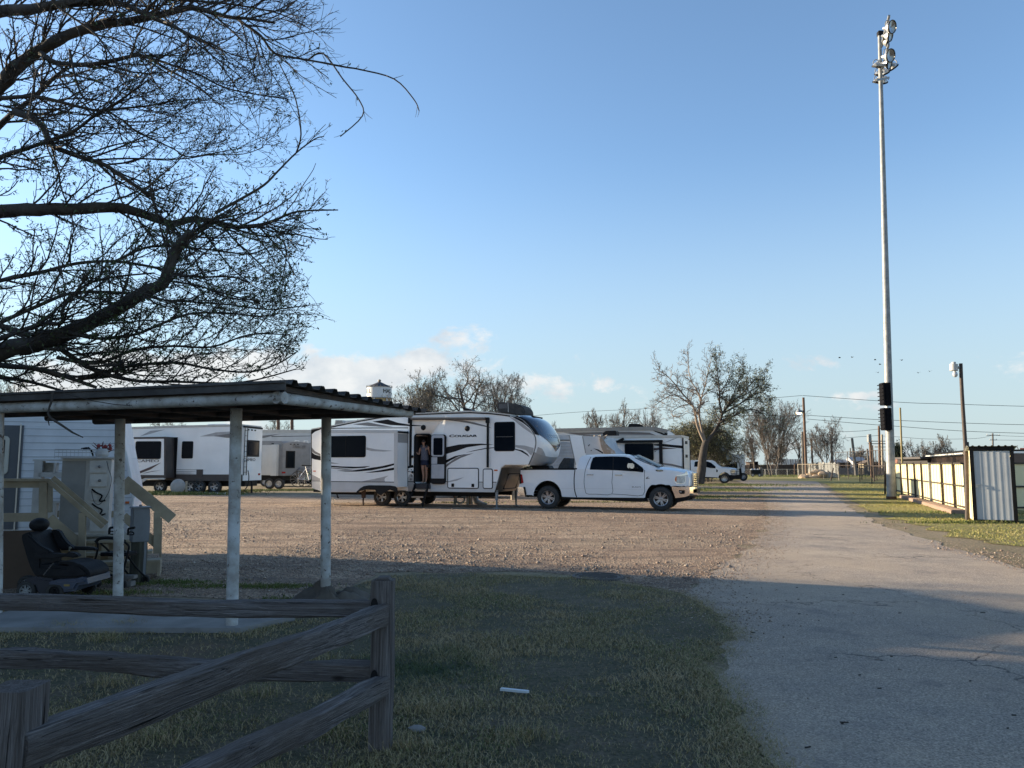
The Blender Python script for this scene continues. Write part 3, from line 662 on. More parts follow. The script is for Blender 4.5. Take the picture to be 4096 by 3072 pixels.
# dark strips painting the shade line under each clapboard lap
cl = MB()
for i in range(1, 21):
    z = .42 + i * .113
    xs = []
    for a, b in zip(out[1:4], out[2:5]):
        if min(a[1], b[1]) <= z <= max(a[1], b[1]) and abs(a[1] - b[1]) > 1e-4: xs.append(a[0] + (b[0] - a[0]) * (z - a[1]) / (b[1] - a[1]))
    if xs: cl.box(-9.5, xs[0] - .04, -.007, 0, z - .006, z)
cl.build('lap_shade_strip', mat('lap_shadow', (.33, .35, .37), .6), tr, smooth=0)
ed = MB()
for a, b in zip(out[1:5], out[2:5]): ed.obox((a[0], -.006, a[1]), (b[0], -.006, b[1]), .02, .035)
ed.build('corner_trim', M_rvwhite, tr)
def sbox(S, parent, name, c, a, b, y0, y1, m, bev=.01, yref=0):
    p = S.p(*c(*a), yref); q = S.p(*c(*b), yref); mb = MB().box(p[0], q[0], y0, y1, p[1], q[1], bev); return mb.build(name, m, parent)
dr = sbox(ST, tr, 'door', c1, (-30, 350), (122, 1075), -.03, .02, mat('trailer_door', (.10, .105, .115), .5), .0)
p = ST.P(c1, [(-40, 425), (76, 425), (76, 695), (-40, 695)])
fr = rrect(p[0][0], p[2][1], p[1][0], p[0][1], .07); mb = MB().prism(fr, -.06, -.03, .008); wf = mb.build('window_frame', mat('cream_plastic', (.55, .52, .44), .5), dr)
mb = MB().prism(inset(fr, .06), -.064, -.05); mb.build('pane', M_glass, wf)
p = ST.p(*c1(122, 700)); q = ST.p(*c1(122, 345)); MB().box(p[0], p[0] + .02, -.04, 0, .4, q[1]).build('door_trim', M_alu, tr)
sbox(ST, tr, 'marker_light', c1, (876, 882), (903, 898), -.03, 0, M_orange, .004)
sk = MB(); sk.box(-9.4, out[1][0] - .4, .15, 2.3, 0, .42); sk.build('skirting', M_black, tr)
rf = MB(); rf.box(-9.5, out[4][0] - .1, -.03, 2.48, 2.74, 2.80, .01); rf.build('roof_edge', M_rvwhite, tr)

# ---------------------------------------------------------------- wooden deck with stairs
SD = Side((90, 2240), 10.95, (560, 2240), 11.5, fix=False)      # near face of the deck
dk = empty('wooden_deck', SD.o, SD.ang, 'raised new lumber deck and steps with sloping handrails beside the white trailer', 'deck')
def P1(x, y, c=c1, yy=0.): s_, z_ = SD.p(*c(x, y), yy); return Vector((s_, yy, z_))
def plank(name, a, b, w, h, m=None, c=c1, y=0., y2=None, parent=None):
    p = P1(*a, c, y); q = P1(*b, c, y if y2 is None else y2); mb = MB().obox(p, q, w, h, bev=.004); return mb.build(name, m or M_wood2, parent or dk)
plank('handrail', (-20, 733), (340, 733), .14, .04); plank('rail_board', (-20, 765), (310, 765), .04, .09)
plank('rail_board', (-20, 995), (300, 993), .04, .12)
plank('post', (305, 735), (300, 1080), .10, .09); plank('post', (345, 740), (340, 960), .09, .09, y=.45)
plank('post', (577, 960), (573, 1320), .09, .105)
plank('handrail', (338, 735), (720, 1062), .11, .06); plank('handrail', (362, 722), (738, 1045), .04, .10, y=.06)
plank('rail_board', (340, 1000), (548, 1180), .035, .14)
# far side railing
plank('handrail', (560, 565 + 160), (812, 725), .04, .17, y=1.1); plank('handrail', (868, 735), (1205, 1005), .05, .17, y=.9)
plank('rail_board', (862, 985), (1100, 1185), .035, .13, y=.9); plank('post', (1098, 960), (1095, 1245), .10, .12, y=.9); plank('post', (1125, 1000), (1120, 1345), .03, .09, y=.92)
plank('post', (880, 740), (885, 835), .09, .09, y=.9)
plank('rail_board', (400, 970), (800, 972), .035, .10, y=.95)
zt = P1(700, 1130, c1, .1).z
# floor, treads and stringers
def tread(ya, yb, x0, x1, depth, y):
    a = P1(x0, ya, c1, y); b = P1(x1, ya, c1, y); zz = P1(x0, yb, c1, y).z
    MB().box(a.x, b.x, y, y + depth, a.z - .04, a.z, .004).build('tread', M_wood2, dk)
    return a, b
a, b = tread(1128 + 30, 0, 605, 905, 1.2, .25)
MB().box(-2.2, a.x, .25, 1.45, a.z - .04, a.z, .004).build('deck_floor', M_wood2, dk)
MB().box(-2.2, b.x, 1.40, 1.44, .05, a.z - .045).build('rim_joist', M_wood2, dk)
tread(1250, 0, 505, 1060, .30, .02); tread(1312, 0, 610, 1118, .30, -.22)
s1 = P1(1118, 1335, c1, -.22); s0 = P1(610, 1335, c1, -.22)
MB().box(s0.x, s1.x, -.20, -.165, max(.01, s1.z - .10), s1.z + .05, .003).build('riser', M_wood2, dk)
MB().box(s1.x - .04, s1.x, -.21, .28, .03, s1.z + .05, .003).build('stringer', M_wood2, dk)
for x in (612, 712, 800, 905): a_ = P1(x, 1160, c1, .3); MB().box(a_.x, a_.x + .09, .30, .34, .02, a_.z - .041).build('support', M_wood2, dk)
# brown panel at the left
a = P1(-30, 1090, c1, -.7); b = P1(385, 1475, c1, -.7)
tag(MB().box(a.x, b.x, -.72, -.69, max(.0, b.z), a.z, .003).build('brown_panel', mat('brown_board', (.115, .075, .05), .8, rgb2=(.085, .055, .038), scale=1.5), dk), 'plain brown board closing in the side of the deck')

# chest of drawers on the deck
ch0 = SD.world(*P1(545, 1105, c1, .55))
ch = empty('chest_of_drawers', ch0, SD.ang, 'tall white chest of drawers with two missing fronts on the wooden deck', 'chest')
def Q1(x, y, yy=.55): s_, z_ = SD.p(*c1(x, y), yy); o = SD.p(*c1(545, 1105), .55); return Vector((s_ - o[0], yy - .55, z_ - o[1]))
a = Q1(615, 585); b = Q1(752, 1108)
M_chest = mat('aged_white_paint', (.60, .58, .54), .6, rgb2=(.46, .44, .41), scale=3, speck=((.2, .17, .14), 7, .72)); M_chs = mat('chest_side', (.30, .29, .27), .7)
f_ = Q1(472, 585, .95)
mb = MB(); mb.box(a.x, b.x, 0, .03, b.z, a.z); mb.add([(a.x, 0, b.z), (a.x, 0, a.z), (a.x - .02, .42, a.z), (a.x - .02, .42, b.z)], [(0, 1, 2, 3)]); 
mb = MB(); mb.box(a.x - .34, b.x, .0, .45, b.z, a.z, .006); mb.build('carcass', M_chest, ch)
mb = MB(); mb.box(a.x - .36, b.x + .04, -.04, .5, a.z, a.z + .03, .006); mb.build('top', M_chest, ch)
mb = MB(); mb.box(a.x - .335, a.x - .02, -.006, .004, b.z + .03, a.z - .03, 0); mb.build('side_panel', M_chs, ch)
for k_, (ya, yb, ok) in enumerate([(595, 684, 1), (693, 780, 1), (788, 875, 0), (888, 968, 0), (1000, 1090, 1)]):
    q0 = Q1(628, ya); q1 = Q1(748, yb)
    mb = MB(); mb.box(q0.x, q1.x, -.035 if ok else -.012, 0, q1.z, q0.z, .006); d_ = mb.build('drawer', M_chest, ch)
    if ok and k_ < 2: 
        kk = Q1(698, (ya + yb) / 2); mb = MB(); mb.ball((kk.x, -.055, kk.z), .022); mb.build('knob', mat('knob_grey', (.2, .19, .18), .5), d_)
    if not ok:
        kk = Q1(690, ya + 20); mb = MB(); mb.tube(cr([(q0.x + .03, -.02, q0.z - .02), (kk.x - .03, -.03, q0.z - .07), (kk.x + .05, -.03, q0.z - .12), (kk.x + .02, -.04, q0.z - .2), (kk.x + .1, -.03, q1.z)], 4), .012, 6); mb.build('burn_hole', M_black, d_)
# open shelf unit behind
sh0 = SD.world(*P1(300, 1100, c1, 1.0)); so_ = SD.p(*c1(300, 1100), 1.0)
shf = empty('shelf_unit', sh0, SD.ang, 'open white shelf unit standing behind the handrail against the trailer', 'shelf')
def Q2(x, y, yy=1.0): s_, z_ = SD.p(*c1(x, y), yy); return Vector((s_ - so_[0], yy - 1.0, z_ - so_[1]))
for nm, xa, ya, xb, yb in [('side_panel', 240, 600, 268, 1070), ('side_panel', 376, 612, 390, 690), ('top', 228, 588, 472, 602), ('back_panel', 268, 612, 376, 680), ('shelf', 268, 680, 472, 712), ('shelf', 300, 884, 470, 897), ('side_panel', 300, 900, 385, 1050)]:
    q0 = Q2(xa, ya); q1 = Q2(xb, yb); MB().box(q0.x, q1.x, 0 if nm != 'back_panel' else .2, .25, q1.z, q0.z, .004).build(nm, M_chest, shf)
# things on the chest and shelf
q0 = SD.world(*P1(590, 583, c1, .6)); M4 = Matrix.Rotation(SD.ang, 4, 'Z')
bk = MB(); W_ = .62
bk.box(-.28, .24, -.12, .18, .0, .012)
for z_ in (.03, .09, .135): bk.tube([(-.38, -.12, z_), (.24, -.12, z_), (.24, .18, z_), (-.38, .18, z_), (-.38, -.12, z_)], .004, 5)
for i in range(13): x_ = -.38 + i * .0517; bk.tube([(x_, -.12, .0), (x_, -.12, .135)], .0025, 4)
b_ = bk.build('wire_basket', mat('white_wire', (.5, .5, .5), .4)); b_.location = q0; b_.rotation_euler.z = SD.ang; tag(b_, 'low white wire basket on top of the chest of drawers', 'basket')
hk = MB(); hk.tube([(-.02, -.02, .14), (.05, -.03, .16), (.09, -.03, .12), (.12, -.02, .03)], [.012, .016, .014, .012], 8); hk.tube([(-.05, -.02, .15), (.03, -.03, .165)], .009, 6); hk.build('tool_handle', M_black, b_)
rd = MB(); q0 = SD.world(*P1(712, 578, c1, .62)); random.seed(3)
for i in range(16):
    a_ = U(0, 6.28); l_ = U(.06, .2); h_ = U(.08, .26); rd.tube([(0, 0, .02), (cos(a_) * l_ * .5, sin(a_) * l_ * .3, h_ * .7), (cos(a_) * l_, sin(a_) * l_ * .5, h_)], [.012, .010, .003], 5)
for i in range(9): rd.ball((U(-.1, .12), U(-.05, .05), U(.08, .2)), U(.016, .03), 7, 1)
r_ = rd.build('plastic_flowers', [mat('dry_stems', (.16, .06, .05), .8), mat('dull_red', (.30, .04, .04), .6)]); r_.location = q0; tag(r_, 'faded red artificial flowers in a tangle on the chest corner', 'flowers')
vz = MB(); vz.lathe([(.0, 0), (.07, 0), (.10, .05), (.09, .11), (.06, .14)], (0, 0, 0), 'z', 14); vz.build('flower_pot', M_chest, r_)
cb = MB(); cb.tube(cr([P1(745, 600, c1, .5), P1(760, 660, c1, .48), P1(778, 720, c1, .5), P1(765, 800, c1, .5), P1(735, 860, c1, .5), P1(690, 905, c1, .5), P1(655, 880, c1, .5), P1(640, 810, c1, .5)], 6), .004, 5)
c_ = cb.build('loose_cable', M_black); c_.location = SD.o; c_.rotation_euler.z = SD.ang; tag(c_, 'thin black cable looping down the drawer fronts', 'cable')
def wheel_obj(name, loc, Rr, W, parent, rim='spoke', nsp=6, rimr=.6, ang=0, side=-1, rimmat=None):
    """tyre with its rim; axle along the parent's y, outer face towards side"""
    tb = MB(); w2 = W / 2
    prof = [(Rr * rimr, -w2 * .8), (Rr * (rimr + .06), -w2), (Rr * .86, -w2 * 1.02), (Rr * .96, -w2 * .86), (Rr, -w2 * .6), (Rr, w2 * .6), (Rr * .96, w2 * .86), (Rr * .86, w2 * 1.02), (Rr * (rimr + .06), w2), (Rr * rimr, w2 * .8)]
    tb.lathe(prof, (0, 0, 0), 'y', 36)
    for i in range(36):
        a = 2 * pi * i / 36
        for s_ in (-1, 1): 
            M = Matrix.Rotation(-a, 4, 'Y'); tb.M = M; tb.box(Rr * .955, Rr * 1.012, s_ * w2 * .35, s_ * w2 * .92, -Rr * .035, Rr * .035); tb.M = None
    t = tb.build('wheel', M_tyre, parent, smooth=40); t.location = loc; t.rotation_euler.y = ang
    rm = rimmat or M_rim; r_ = Rr * rimr; f = side * w2
    mb = MB()
    mb.lathe([(r_ * 1.03, f * .92), (r_ * 1.0, f * 1.0), (r_ * .93, f * .92), (r_ * .9, f * .2)], (0, 0, 0), 'y', 36)
    if rim == 'spoke':
        for i in range(nsp):
            a = 2 * pi * i / nsp; M = Matrix.Rotation(a, 4, 'Y'); mb.M = M
            mb.add([(r_ * .16, f * .80, -r_ * .13), (r_ * .16, f * .80, r_ * .13), (r_ * .95, f * .93, r_ * .20), (r_ * .95, f * .93, r_ * .07), (r_ * .5, f * .86, 0), (r_ * .95, f * .93, -r_ * .07), (r_ * .95, f * .93, -r_ * .20)], [(0, 1, 4), (1, 2, 3, 4), (0, 4, 5, 6)])
            mb.add([(r_ * .16, f * .5, -r_ * .13), (r_ * .95, f * .6, -r_ * .20), (r_ * .95, f * .93, -r_ * .20), (r_ * .16, f * .80, -r_ * .13)], [(0, 1, 2, 3)])
            mb.add([(r_ * .16, f * .5, r_ * .13), (r_ * .95, f * .6, r_ * .20), (r_ * .95, f * .93, r_ * .20), (r_ * .16, f * .80, r_ * .13)], [(0, 1, 2, 3)]); mb.M = None
        mb.lathe([(0, f * .98), (r_ * .14, f * .97), (r_ * .22, f * .84), (r_ * .22, f * .5)], (0, 0, 0), 'y', 20)
    elif rim == 'steel':
        mb.lathe([(r_ * .93, f * .6), (r_ * .6, f * .78), (r_ * .35, f * .62), (r_ * .3, f * .85), (0, f * .88)], (0, 0, 0), 'y', 28)
    o = mb.build('rim', rm, t)
    dk_ = MB(); dk_.lathe([(0, f * .3), (r_ * .92, f * .3)], (0, 0, 0), 'y', 24)
    if rim == 'steel':
        for i in range(8):
            a = 2 * pi * i / 8; dk_.ball((r_ * .62 * cos(a), f * .78, r_ * .62 * sin(a)), (r_ * .07, .006, r_ * .07), 8)
    dk_.build('hub_back', M_rimdark, t)
    return t

# ---------------------------------------------------------------- power wheelchair
SW = Side((100, 2376), 9.55, (355, 2370), 9.55)
wc = empty('power_wheelchair', SW.o, SW.ang, 'black power wheelchair with high back and blue grey base parked by the deck', 'wheelchair')
def wp(name, pts, y0, y1, m, bev=.02, par=None, sm=1, smooth=50):
    P = SW.P(z1, pts, 0.0); 
    if sm > 1: P = [tuple(q) for q in cr([Vector(p) for p in P], sm, True)]
    return MB().prism(P, y0, y1, bev).build(name, m, par or wc, smooth=smooth)
M_vinyl = mat('black_vinyl', (.011, .011, .013), .6, rgb2=(.018, .018, .02), scale=6, bump=.004, bscale=25, spec=.2)
M_blue = mat('blue_grey_plastic', (.055, .07, .105), .38, rgb2=(.04, .05, .08), scale=3, coat=.3)
wp('backrest', [(95, 430), (140, 375), (200, 350), (250, 360), (330, 560), (420, 760), (400, 1050), (340, 1080), (240, 925), (150, 650)], .06, .52, M_vinyl, .05, sm=3)
wp('back_wing', [(300, 350), (400, 370), (460, 470), (560, 590), (660, 670), (480, 690), (380, 640), (280, 430)], .46, .56, M_vinyl, .03, sm=2)
wp('back_wing', [(215, 380), (300, 430), (440, 560), (640, 665), (460, 700), (350, 690), (250, 520)], .02, .10, M_vinyl, .03, sm=2)
a_ = SW.p(*z1(205, 245)); MB().ball((a_[0], .30, a_[1]), (.108, .13, .088), 16).build('headrest', M_vinyl, wc)
a_ = SW.p(*z1(190, 340)); b_ = SW.p(*z1(220, 470)); MB().tube([(a_[0], .3, a_[1]), (b_[0], .3, b_[1])], .03, 8).build('headrest_bar', M_black, wc)
wp('seat', [(350, 905), (500, 890), (700, 885), (850, 900), (1000, 850), (1120, 880), (1215, 960), (1235, 1050), (1100, 1090), (800, 1105), (350, 1095)], .04, .56, M_vinyl, .045, sm=2)
wp('seat_cover', [(860, 820), (1000, 850), (1110, 900), (1200, 980), (1225, 1060), (1180, 1060), (1080, 960), (900, 890), (750, 870), (650, 850)], .10, .50, M_vinyl, .04, sm=2)
arm = wp('armrest', [(360, 690), (640, 680), (860, 685), (930, 650), (1050, 675), (1085, 720), (1000, 745), (860, 730), (660, 780), (370, 770)], .0, .10, M_vinyl, .03, sm=2)
a_ = SW.p(*z1(905, 640)); b_ = SW.p(*z1(925, 590)); mb = MB(); mb.tube([(a_[0], .05, a_[1]), (b_[0], .05, b_[1])], .009, 8); mb.ball((b_[0], .05, b_[1]), .018, 8); mb.build('joystick', mat('grey_knob', (.16, .15, .12), .5), arm)
wp('armrest', [(420, 650), (700, 640), (880, 640), (1000, 660), (980, 700), (700, 700), (420, 710)], .50, .58, M_vinyl, .025, sm=2)
wp('base_shroud', [(600, 1150), (740, 1110), (1050, 1090), (1150, 1055), (1230, 1075), (1245, 1170), (1090, 1200), (1040, 1290), (850, 1315), (780, 1240), (700, 1230), (610, 1240)], -.01, .58, M_blue, .03, smooth=35)
wp('rear_fender', [(120, 1260), (160, 1140), (260, 1095), (400, 1085), (620, 1110), (640, 1300), (600, 1420), (420, 1420), (330, 1250), (250, 1240), (140, 1310)], .04, .54, mat('dark_blue_plastic', (.018, .022, .035), .4), .04, sm=1)
a_ = SW.p(*z1(870, 1180)); b_ = SW.p(*z1(970, 1212)); MB().box(a_[0], b_[0], -.018, -.008, b_[1], a_[1], .004).build('badge', mat('brass_badge', (.30, .24, .10), .35, .6), wc)
a_ = SW.p(*z1(530, 1040)); b_ = SW.p(*z1(700, 830)); MB().tube([(a_[0], -.01, a_[1]), (b_[0], -.01, b_[1])], .007, 6).build('lever', M_alu, wc)
for (u, v, r_, y_, nm) in [(245, 1365, .115, .07, 'd'), (245, 1365, .115, .52, 'd'), (712, 1392, .105, .03, 'c'), (1265, 1322, .095, .56, 'c'), (660, 1350, .1, .56, 'c')]:
    a_ = SW.p(*z1(u, v), y_)
    wheel_obj('wheel', (a_[0], y_, r_ if nm == 'd' or u < 1000 else max(r_, a_[1])), r_, .07 if nm == 'd' else .05, wc, 'spoke' if nm == 'd' else 'steel', 7, .62, rimmat=M_galv if nm == 'd' else M_plastic)
for (u, v, y_) in [(690, 1300, .03), (1240, 1230, .56)]:
    a_ = SW.p(*z1(u, v), y_); b_ = SW.p(*z1(u + 25, v + 90), y_)
    MB().obox((a_[0], y_ - .035, a_[1] + .03), (b_[0], y_ - .035, b_[1]), .012, .04, bev=.003).build('caster_fork', M_black, wc)
a_ = SW.p(*z1(890, 1385), .3); b_ = SW.p(*z1(1270, 1345), .5); MB().tube([(a_[0], .3, a_[1]), (b_[0], .5, b_[1])], .010, 6).build('caster_arm', M_black, wc)

# ---------------------------------------------------------------- rollator walker
SR = Side((370, 2328), 10.55, (510, 2328), 10.5)
ro = empty('rollator_walker', SR.o, SR.ang, 'black four wheeled rollator walker with padded seat in front of the steps', 'walker')
def rt(name, pts, r_, y0, y1=None, m=M_plastic):
    y1 = y0 if y1 is None else y1; n_ = len(pts)
    q = []
    for i, p in enumerate(pts):
        yy = y0 + (y1 - y0) * i / max(1, n_ - 1); s_ = SR.p(*z2(*p), 0); q.append((s_[0], yy, max(s_[1], .02)))
    return MB().tube(cr(q, 4), [r_] * ((n_ - 1) * 4 + 1), 8).build(name, m, ro)
rt('backrest', [(160, 440), (220, 385), (380, 370), (560, 385), (700, 430)], .022, .02, .02)
rt('frame_tube', [(150, 430), (205, 500), (180, 680), (130, 850), (90, 1030), (80, 1240)], .014, 0)
rt('frame_tube', [(700, 430), (790, 520), (770, 640), (720, 850), (685, 1050), (680, 1240)], .014, 0)
rt('frame_tube', [(250, 470), (300, 620), (360, 830), (420, 1030), (430, 1180)], .013, .0, .45)
rt('frame_tube', [(560, 470), (600, 620), (640, 830), (690, 1030), (730, 1180)], .013, .0, .45)
a_ = SR.p(*z2(205, 650)); b_ = SR.p(*z2(760, 715)); MB().box(a_[0], b_[0], .0, .28, b_[1], a_[1], .025).build('seat', M_vinyl, ro)
rt('cross_bar', [(100, 1078), (400, 1075), (680, 1062)], .016, 0); rt('cross_brace', [(210, 940), (400, 1030)], .005, .1); rt('cross_brace', [(120, 920), (700, 935)], .005, .1)
for s_, (u, v) in ((0, (340, 185)), (1, (700, 190))):
    g_ = rt('hand_grip', [(u - 10, v + 130), (u, v + 20), (u + 40, v), (u + 120, v - 15)], .016, .1); 
    rt('brake_lever', [(u, v + 120), (u + 20, v + 70), (u + 90, v + 80), (u + 95, v + 120), (u + 20, v + 125)], .008, .1)
for u, v, r_, y_ in [(165, 1225, .055, .03), (388, 1180, .06, .45), (745, 1215, .055, .45), (690, 1245, .05, .0)]:
    a_ = SR.p(*z2(u, v), y_ * 0); wheel_obj('wheel', (a_[0], y_, r_), r_, .03, ro, 'steel', 5, .6, rimmat=M_plastic)

# ---------------------------------------------------------------- meter box, wooden post, block, cloth
SB = Side((515, 2330), 10.85, (620, 2330), 11.05)
mbx = empty('meter_box', SB.o, SB.ang, 'tall grey steel electrical pedestal beside the short wooden post', 'meter box')
a_ = SB.p(*c1(933, 922)); b_ = SB.p(*c1(1040, 1160)); c_ = SB.p(*c1(1003, 1450))
M_boxg = mat('grey_enamel', (.20, .215, .235), .5, rgb2=(.15, .16, .175), scale=3)
MB().box(a_[0], b_[0], 0, .20, b_[1], a_[1], .01).build('cabinet', M_boxg, mbx)
MB().box(c_[0] - .02, b_[0] - .02, .02, .17, -.02, b_[1], .008).build('pedestal', M_boxg, mbx)
MB().box(a_[0] - .02, b_[0] + .02, -.02, .22, a_[1], a_[1] + .025, .01).build('lid', M_boxg, mbx)
MB().tube([((a_[0] + b_[0]) / 2, .1, a_[1] + .02), ((a_[0] + b_[0]) / 2, .1, a_[1] + .05)], .02, 8).build('lid_knob', M_boxg, mbx)
MB().box(b_[0] - .001, b_[0] + .012, .03, .17, b_[1] + .1, a_[1] - .1, .004).build('door_panel', mat('grey_enamel_light', (.27, .28, .30), .5), mbx)
p_ = gp(548, 2330); h_ = at(548, 2117, p_.y).z
po = rough_beam('wooden_post', (p_.x, p_.y, -.05), (p_.x + .01, p_.y, h_), .185, .185, mat('round_post', (.10, .095, .07), .9, rgb2=(.045, .045, .035), scale=3, stretch=(.6, 8, 8), bump=.012, bscale=5), None, 21, 12, .006, .45)
tag(po, 'short thick weathered round wooden post in front of the grey meter box', 'post')
p_ = gp(505, 2345); b2 = MB(); b2.box(-.11, .09, -.06, .08, 0, .07, .008); b2.box(-.08, .12, -.05, .07, .10, .15, .008); b2.box(-.05, .04, -.03, .05, .07, .10); b2 = b2.build('block', M_conc); b2.location = p_; tag(b2, 'small pale concrete block on the ground behind the carport post', 'block')
p_ = gp(1296, 2408)
vs = []; fs = []; nx, ny = 60, 26
for i in range(nx + 1):
    for j in range(ny + 1):
        x_ = (i / nx - .5) * 1.0; y_ = (j / ny - .5) * .42; e_ = max(0, 1 - (abs(x_) / .5) ** 2.2) * max(0, 1 - (abs(y_) / .21) ** 2.5)
        fold = abs(noise.noise(Vector((x_ * 5 + y_ * 3, y_ * 5, 2.3)))) * 1.5 + abs(noise.noise(Vector((x_ * 11, y_ * 14 + x_ * 5, 7)))) * .6
        z_ = .012 + e_ * (.05 + .15 * fold) + (.06 * math.exp(-((x_ + .08) / .1) ** 2) * e_); vs.append((x_ + .12 * noise.noise(Vector((y_ * 9, x_ * 3, 1))) * 1, y_ + .05 * noise.noise(Vector((x_ * 7, 3, 1))), z_))
for i in range(nx):
    for j in range(ny): a = i * (ny + 1) + j; fs.append((a, a + 1, a + ny + 2, a + ny + 1))
t_ = MB().add(vs, fs).build('canvas_sheet', mat('brown_canvas', (.115, .095, .075), .9, rgb2=(.07, .058, .048), scale=4), smooth=80); t_.location = (p_.x + .05, p_.y + .02, 0); t_.rotation_euler.z = .15
tag(t_, 'crumpled brown canvas sheet around the foot of the right carport post', 'cloth')
dkp = MB().prism([(-.16, .0), (-.02, .0), (.01, .11), (-.01, .20), (-.05, .17)], -.06, .02, .008).build('dark_fold', M_black, t_)

# small things on the lawn and road
p_ = gp(2058, 2779); st_ = MB(); st_.add([(-.105, -.012, .012), (.095, -.016, .012), (.11, .0, .012), (.10, .018, .012), (-.10, .016, .012), (-.105, -.012, .030), (.095, -.016, .026), (.11, .0, .028), (.10, .018, .026), (-.10, .016, .030)], [(5, 6, 7, 8, 9), (0, 1, 6, 5), (1, 2, 7, 6), (2, 3, 8, 7), (3, 4, 9, 8), (4, 0, 5, 9)])
s_ = st_.build('white_stick', mat('white_scrap', (.62, .66, .68), .6)); s_.location = (p_.x, p_.y, .01); s_.rotation_euler.z = -.28; tag(s_, 'short flat white scrap of wood lying on the dark grass', 'scrap')
p_ = gp(2392, 2308); mh = MB(); mh.lathe([(.0, .02), (.40, .02), (.41, .012), (.425, .012), (.43, .035), (.47, .035), (.49, .0)], (0, 0, 0), 'z', 48)
for i in range(-4, 5): L_ = sqrt(max(0, .36 ** 2 - (i * .08) ** 2)); mh.box(-L_, L_, i * .08 - .012, i * .08 + .012, .02, .027)
m_ = mh.build('manhole_cover', mat('cast_iron', (.07, .06, .055), .7, .4, rgb2=(.11, .095, .085), scale=6)); m_.location = (p_.x, p_.y, -.006); m_.scale = (.8, .8, .8); tag(m_, 'round iron manhole cover at the edge of grass and gravel', 'manhole cover')
p_ = gp(1690, 2925); rk = MB().ball((0, 0, 0), (.06, .035, .022), 8)
for i, v in enumerate(rk.v): q = Vector(v); rk.v[i] = tuple(q * (1 + .3 * noise.noise(q * 30)))
r_ = rk.build('flat_stone', M_conc); r_.location = (p_.x - .03, p_.y, .015); tag(r_, 'small flat stone in the grass right of the corner post', 'stone')
# debris on the asphalt: bits of bark and clods
random.seed(11); dbm = mat('bark_bits', (.03, .025, .022), .9)
dv = MB()
for i in range(26):
    p_ = gp(U(2900, 4090), U(2330, 2990)); a = U(-.4, .4); l_ = U(.006, .024) * U(.6, 1.4); dv.M = Matrix.Translation((p_.x, p_.y, 0)) @ Matrix.Rotation(a, 4, 'Z'); dv.box(-l_, l_, -.005, .004, -.003, .004, .003); dv.M = None
tag(dv.build('bark_litter', dbm), 'dark flakes of bark scattered over the shaded asphalt', 'litter', kind='stuff')
# ---------------------------------------------------------------- pickup truck
def arch(c, cx, cz, rx, rz, a0, a1, n=12):
    return [(cx + rx * cos(radians(a0 + (a1 - a0) * i / n)), cz - rz * sin(radians(a0 + (a1 - a0) * i / n))) for i in range(n + 1)]
SP = Side((2180, 2030), 28.95, (2645, 2051), 27.6)
pk = empty('pickup_truck', SP.o, SP.ang, 'white crew cab pickup with chrome grille hitched under the front of the large camper', 'pickup truck')
TW = 2.0
zb = SP.p(*c5(1490, 470))[1]; zr = SP.p(*c5(1100, 305))[1]; sf = SP.p(*c5(2030, 600))[0]; sr = SP.p(*c5(205, 560))[0]
def dfm(x, y, z, o=0.):
    q = (y - TW / 2) / (TW / 2); f = 1.0
    f *= 1 - .035 * max(0, (.95 - z)) ** 2 * 3 - .012 * max(0, z - 1.0)
    if z > zb: t = min(1.15, (z - zb) / (zr - zb)); f *= 1 - .15 * t - .05 * t ** 5
    if x > sf - 1.0: t = (x - sf + 1.0); x -= .20 * t * t * abs(q) ** 2.5; f *= 1 - .10 * t * t
    if x < sr + .25: t = (sr + .25 - x) / .25; f *= 1 - .03 * t
    return (x, TW / 2 + q * f * TW / 2, z)
def dfm_top(x, y, z):
    x, y2, z2 = dfm(x, y, z); q = abs((y - TW / 2) / (TW / 2))
    if z > 1.0 and x > SP.p(*c5(1500, 460))[0] - .02 and z < zb + .12: z2 -= .085 * q ** 5
    if z > zb + .2: z2 -= .03 * q ** 4
    return (x, y2, z2)
def pp_(pts): return SP.P(c5, pts)
def patch(name, pts, m, th=.012, sink=.02, sc=.3, par=None, raw=False, both=False):
    P = pts if raw else pp_(pts); mb = MB(); skin_prism(mb, P, -th, sink, dfm, sc, .14)
    if both: skin_prism(mb, P, TW - sink, TW + th, dfm, sc, .14)
    return mb.build(name, m, par or pk)
body = [(213, 447), (775, 462), (800, 456), (1100, 460), (1495, 470), (1560, 455), (1640, 450), (1760, 463), (1880, 483), (1955, 500), (1995, 518), (2018, 550), (2022, 600), (2020, 660), (1790, 655)]
body += [p for p in arch(0, 1668, 775, 158, 168, 42, 177)] + [(1500, 772), (1000, 754), (790, 747), (645, 738)] + arch(0, 492, 730, 148, 165, 2, 178) + [(335, 712), (205, 705), (196, 620), (208, 560)]
mb = MB(); skin_prism(mb, pp_(body), 0, TW, dfm_top, .22, .16, .25); bodyo = mb.build('body', M_white, pk, smooth=38)
cab = [(800, 458), (806, 400), (814, 350), (832, 318), (870, 306), (1000, 304), (1150, 304), (1290, 310), (1350, 318), (1385, 335), (1640, 452), (1495, 474)]
mb = MB(); skin_prism(mb, pp_(cab), .0, TW, dfm_top, .22, .12, .25); mb.build('cab', M_white, pk, smooth=38)
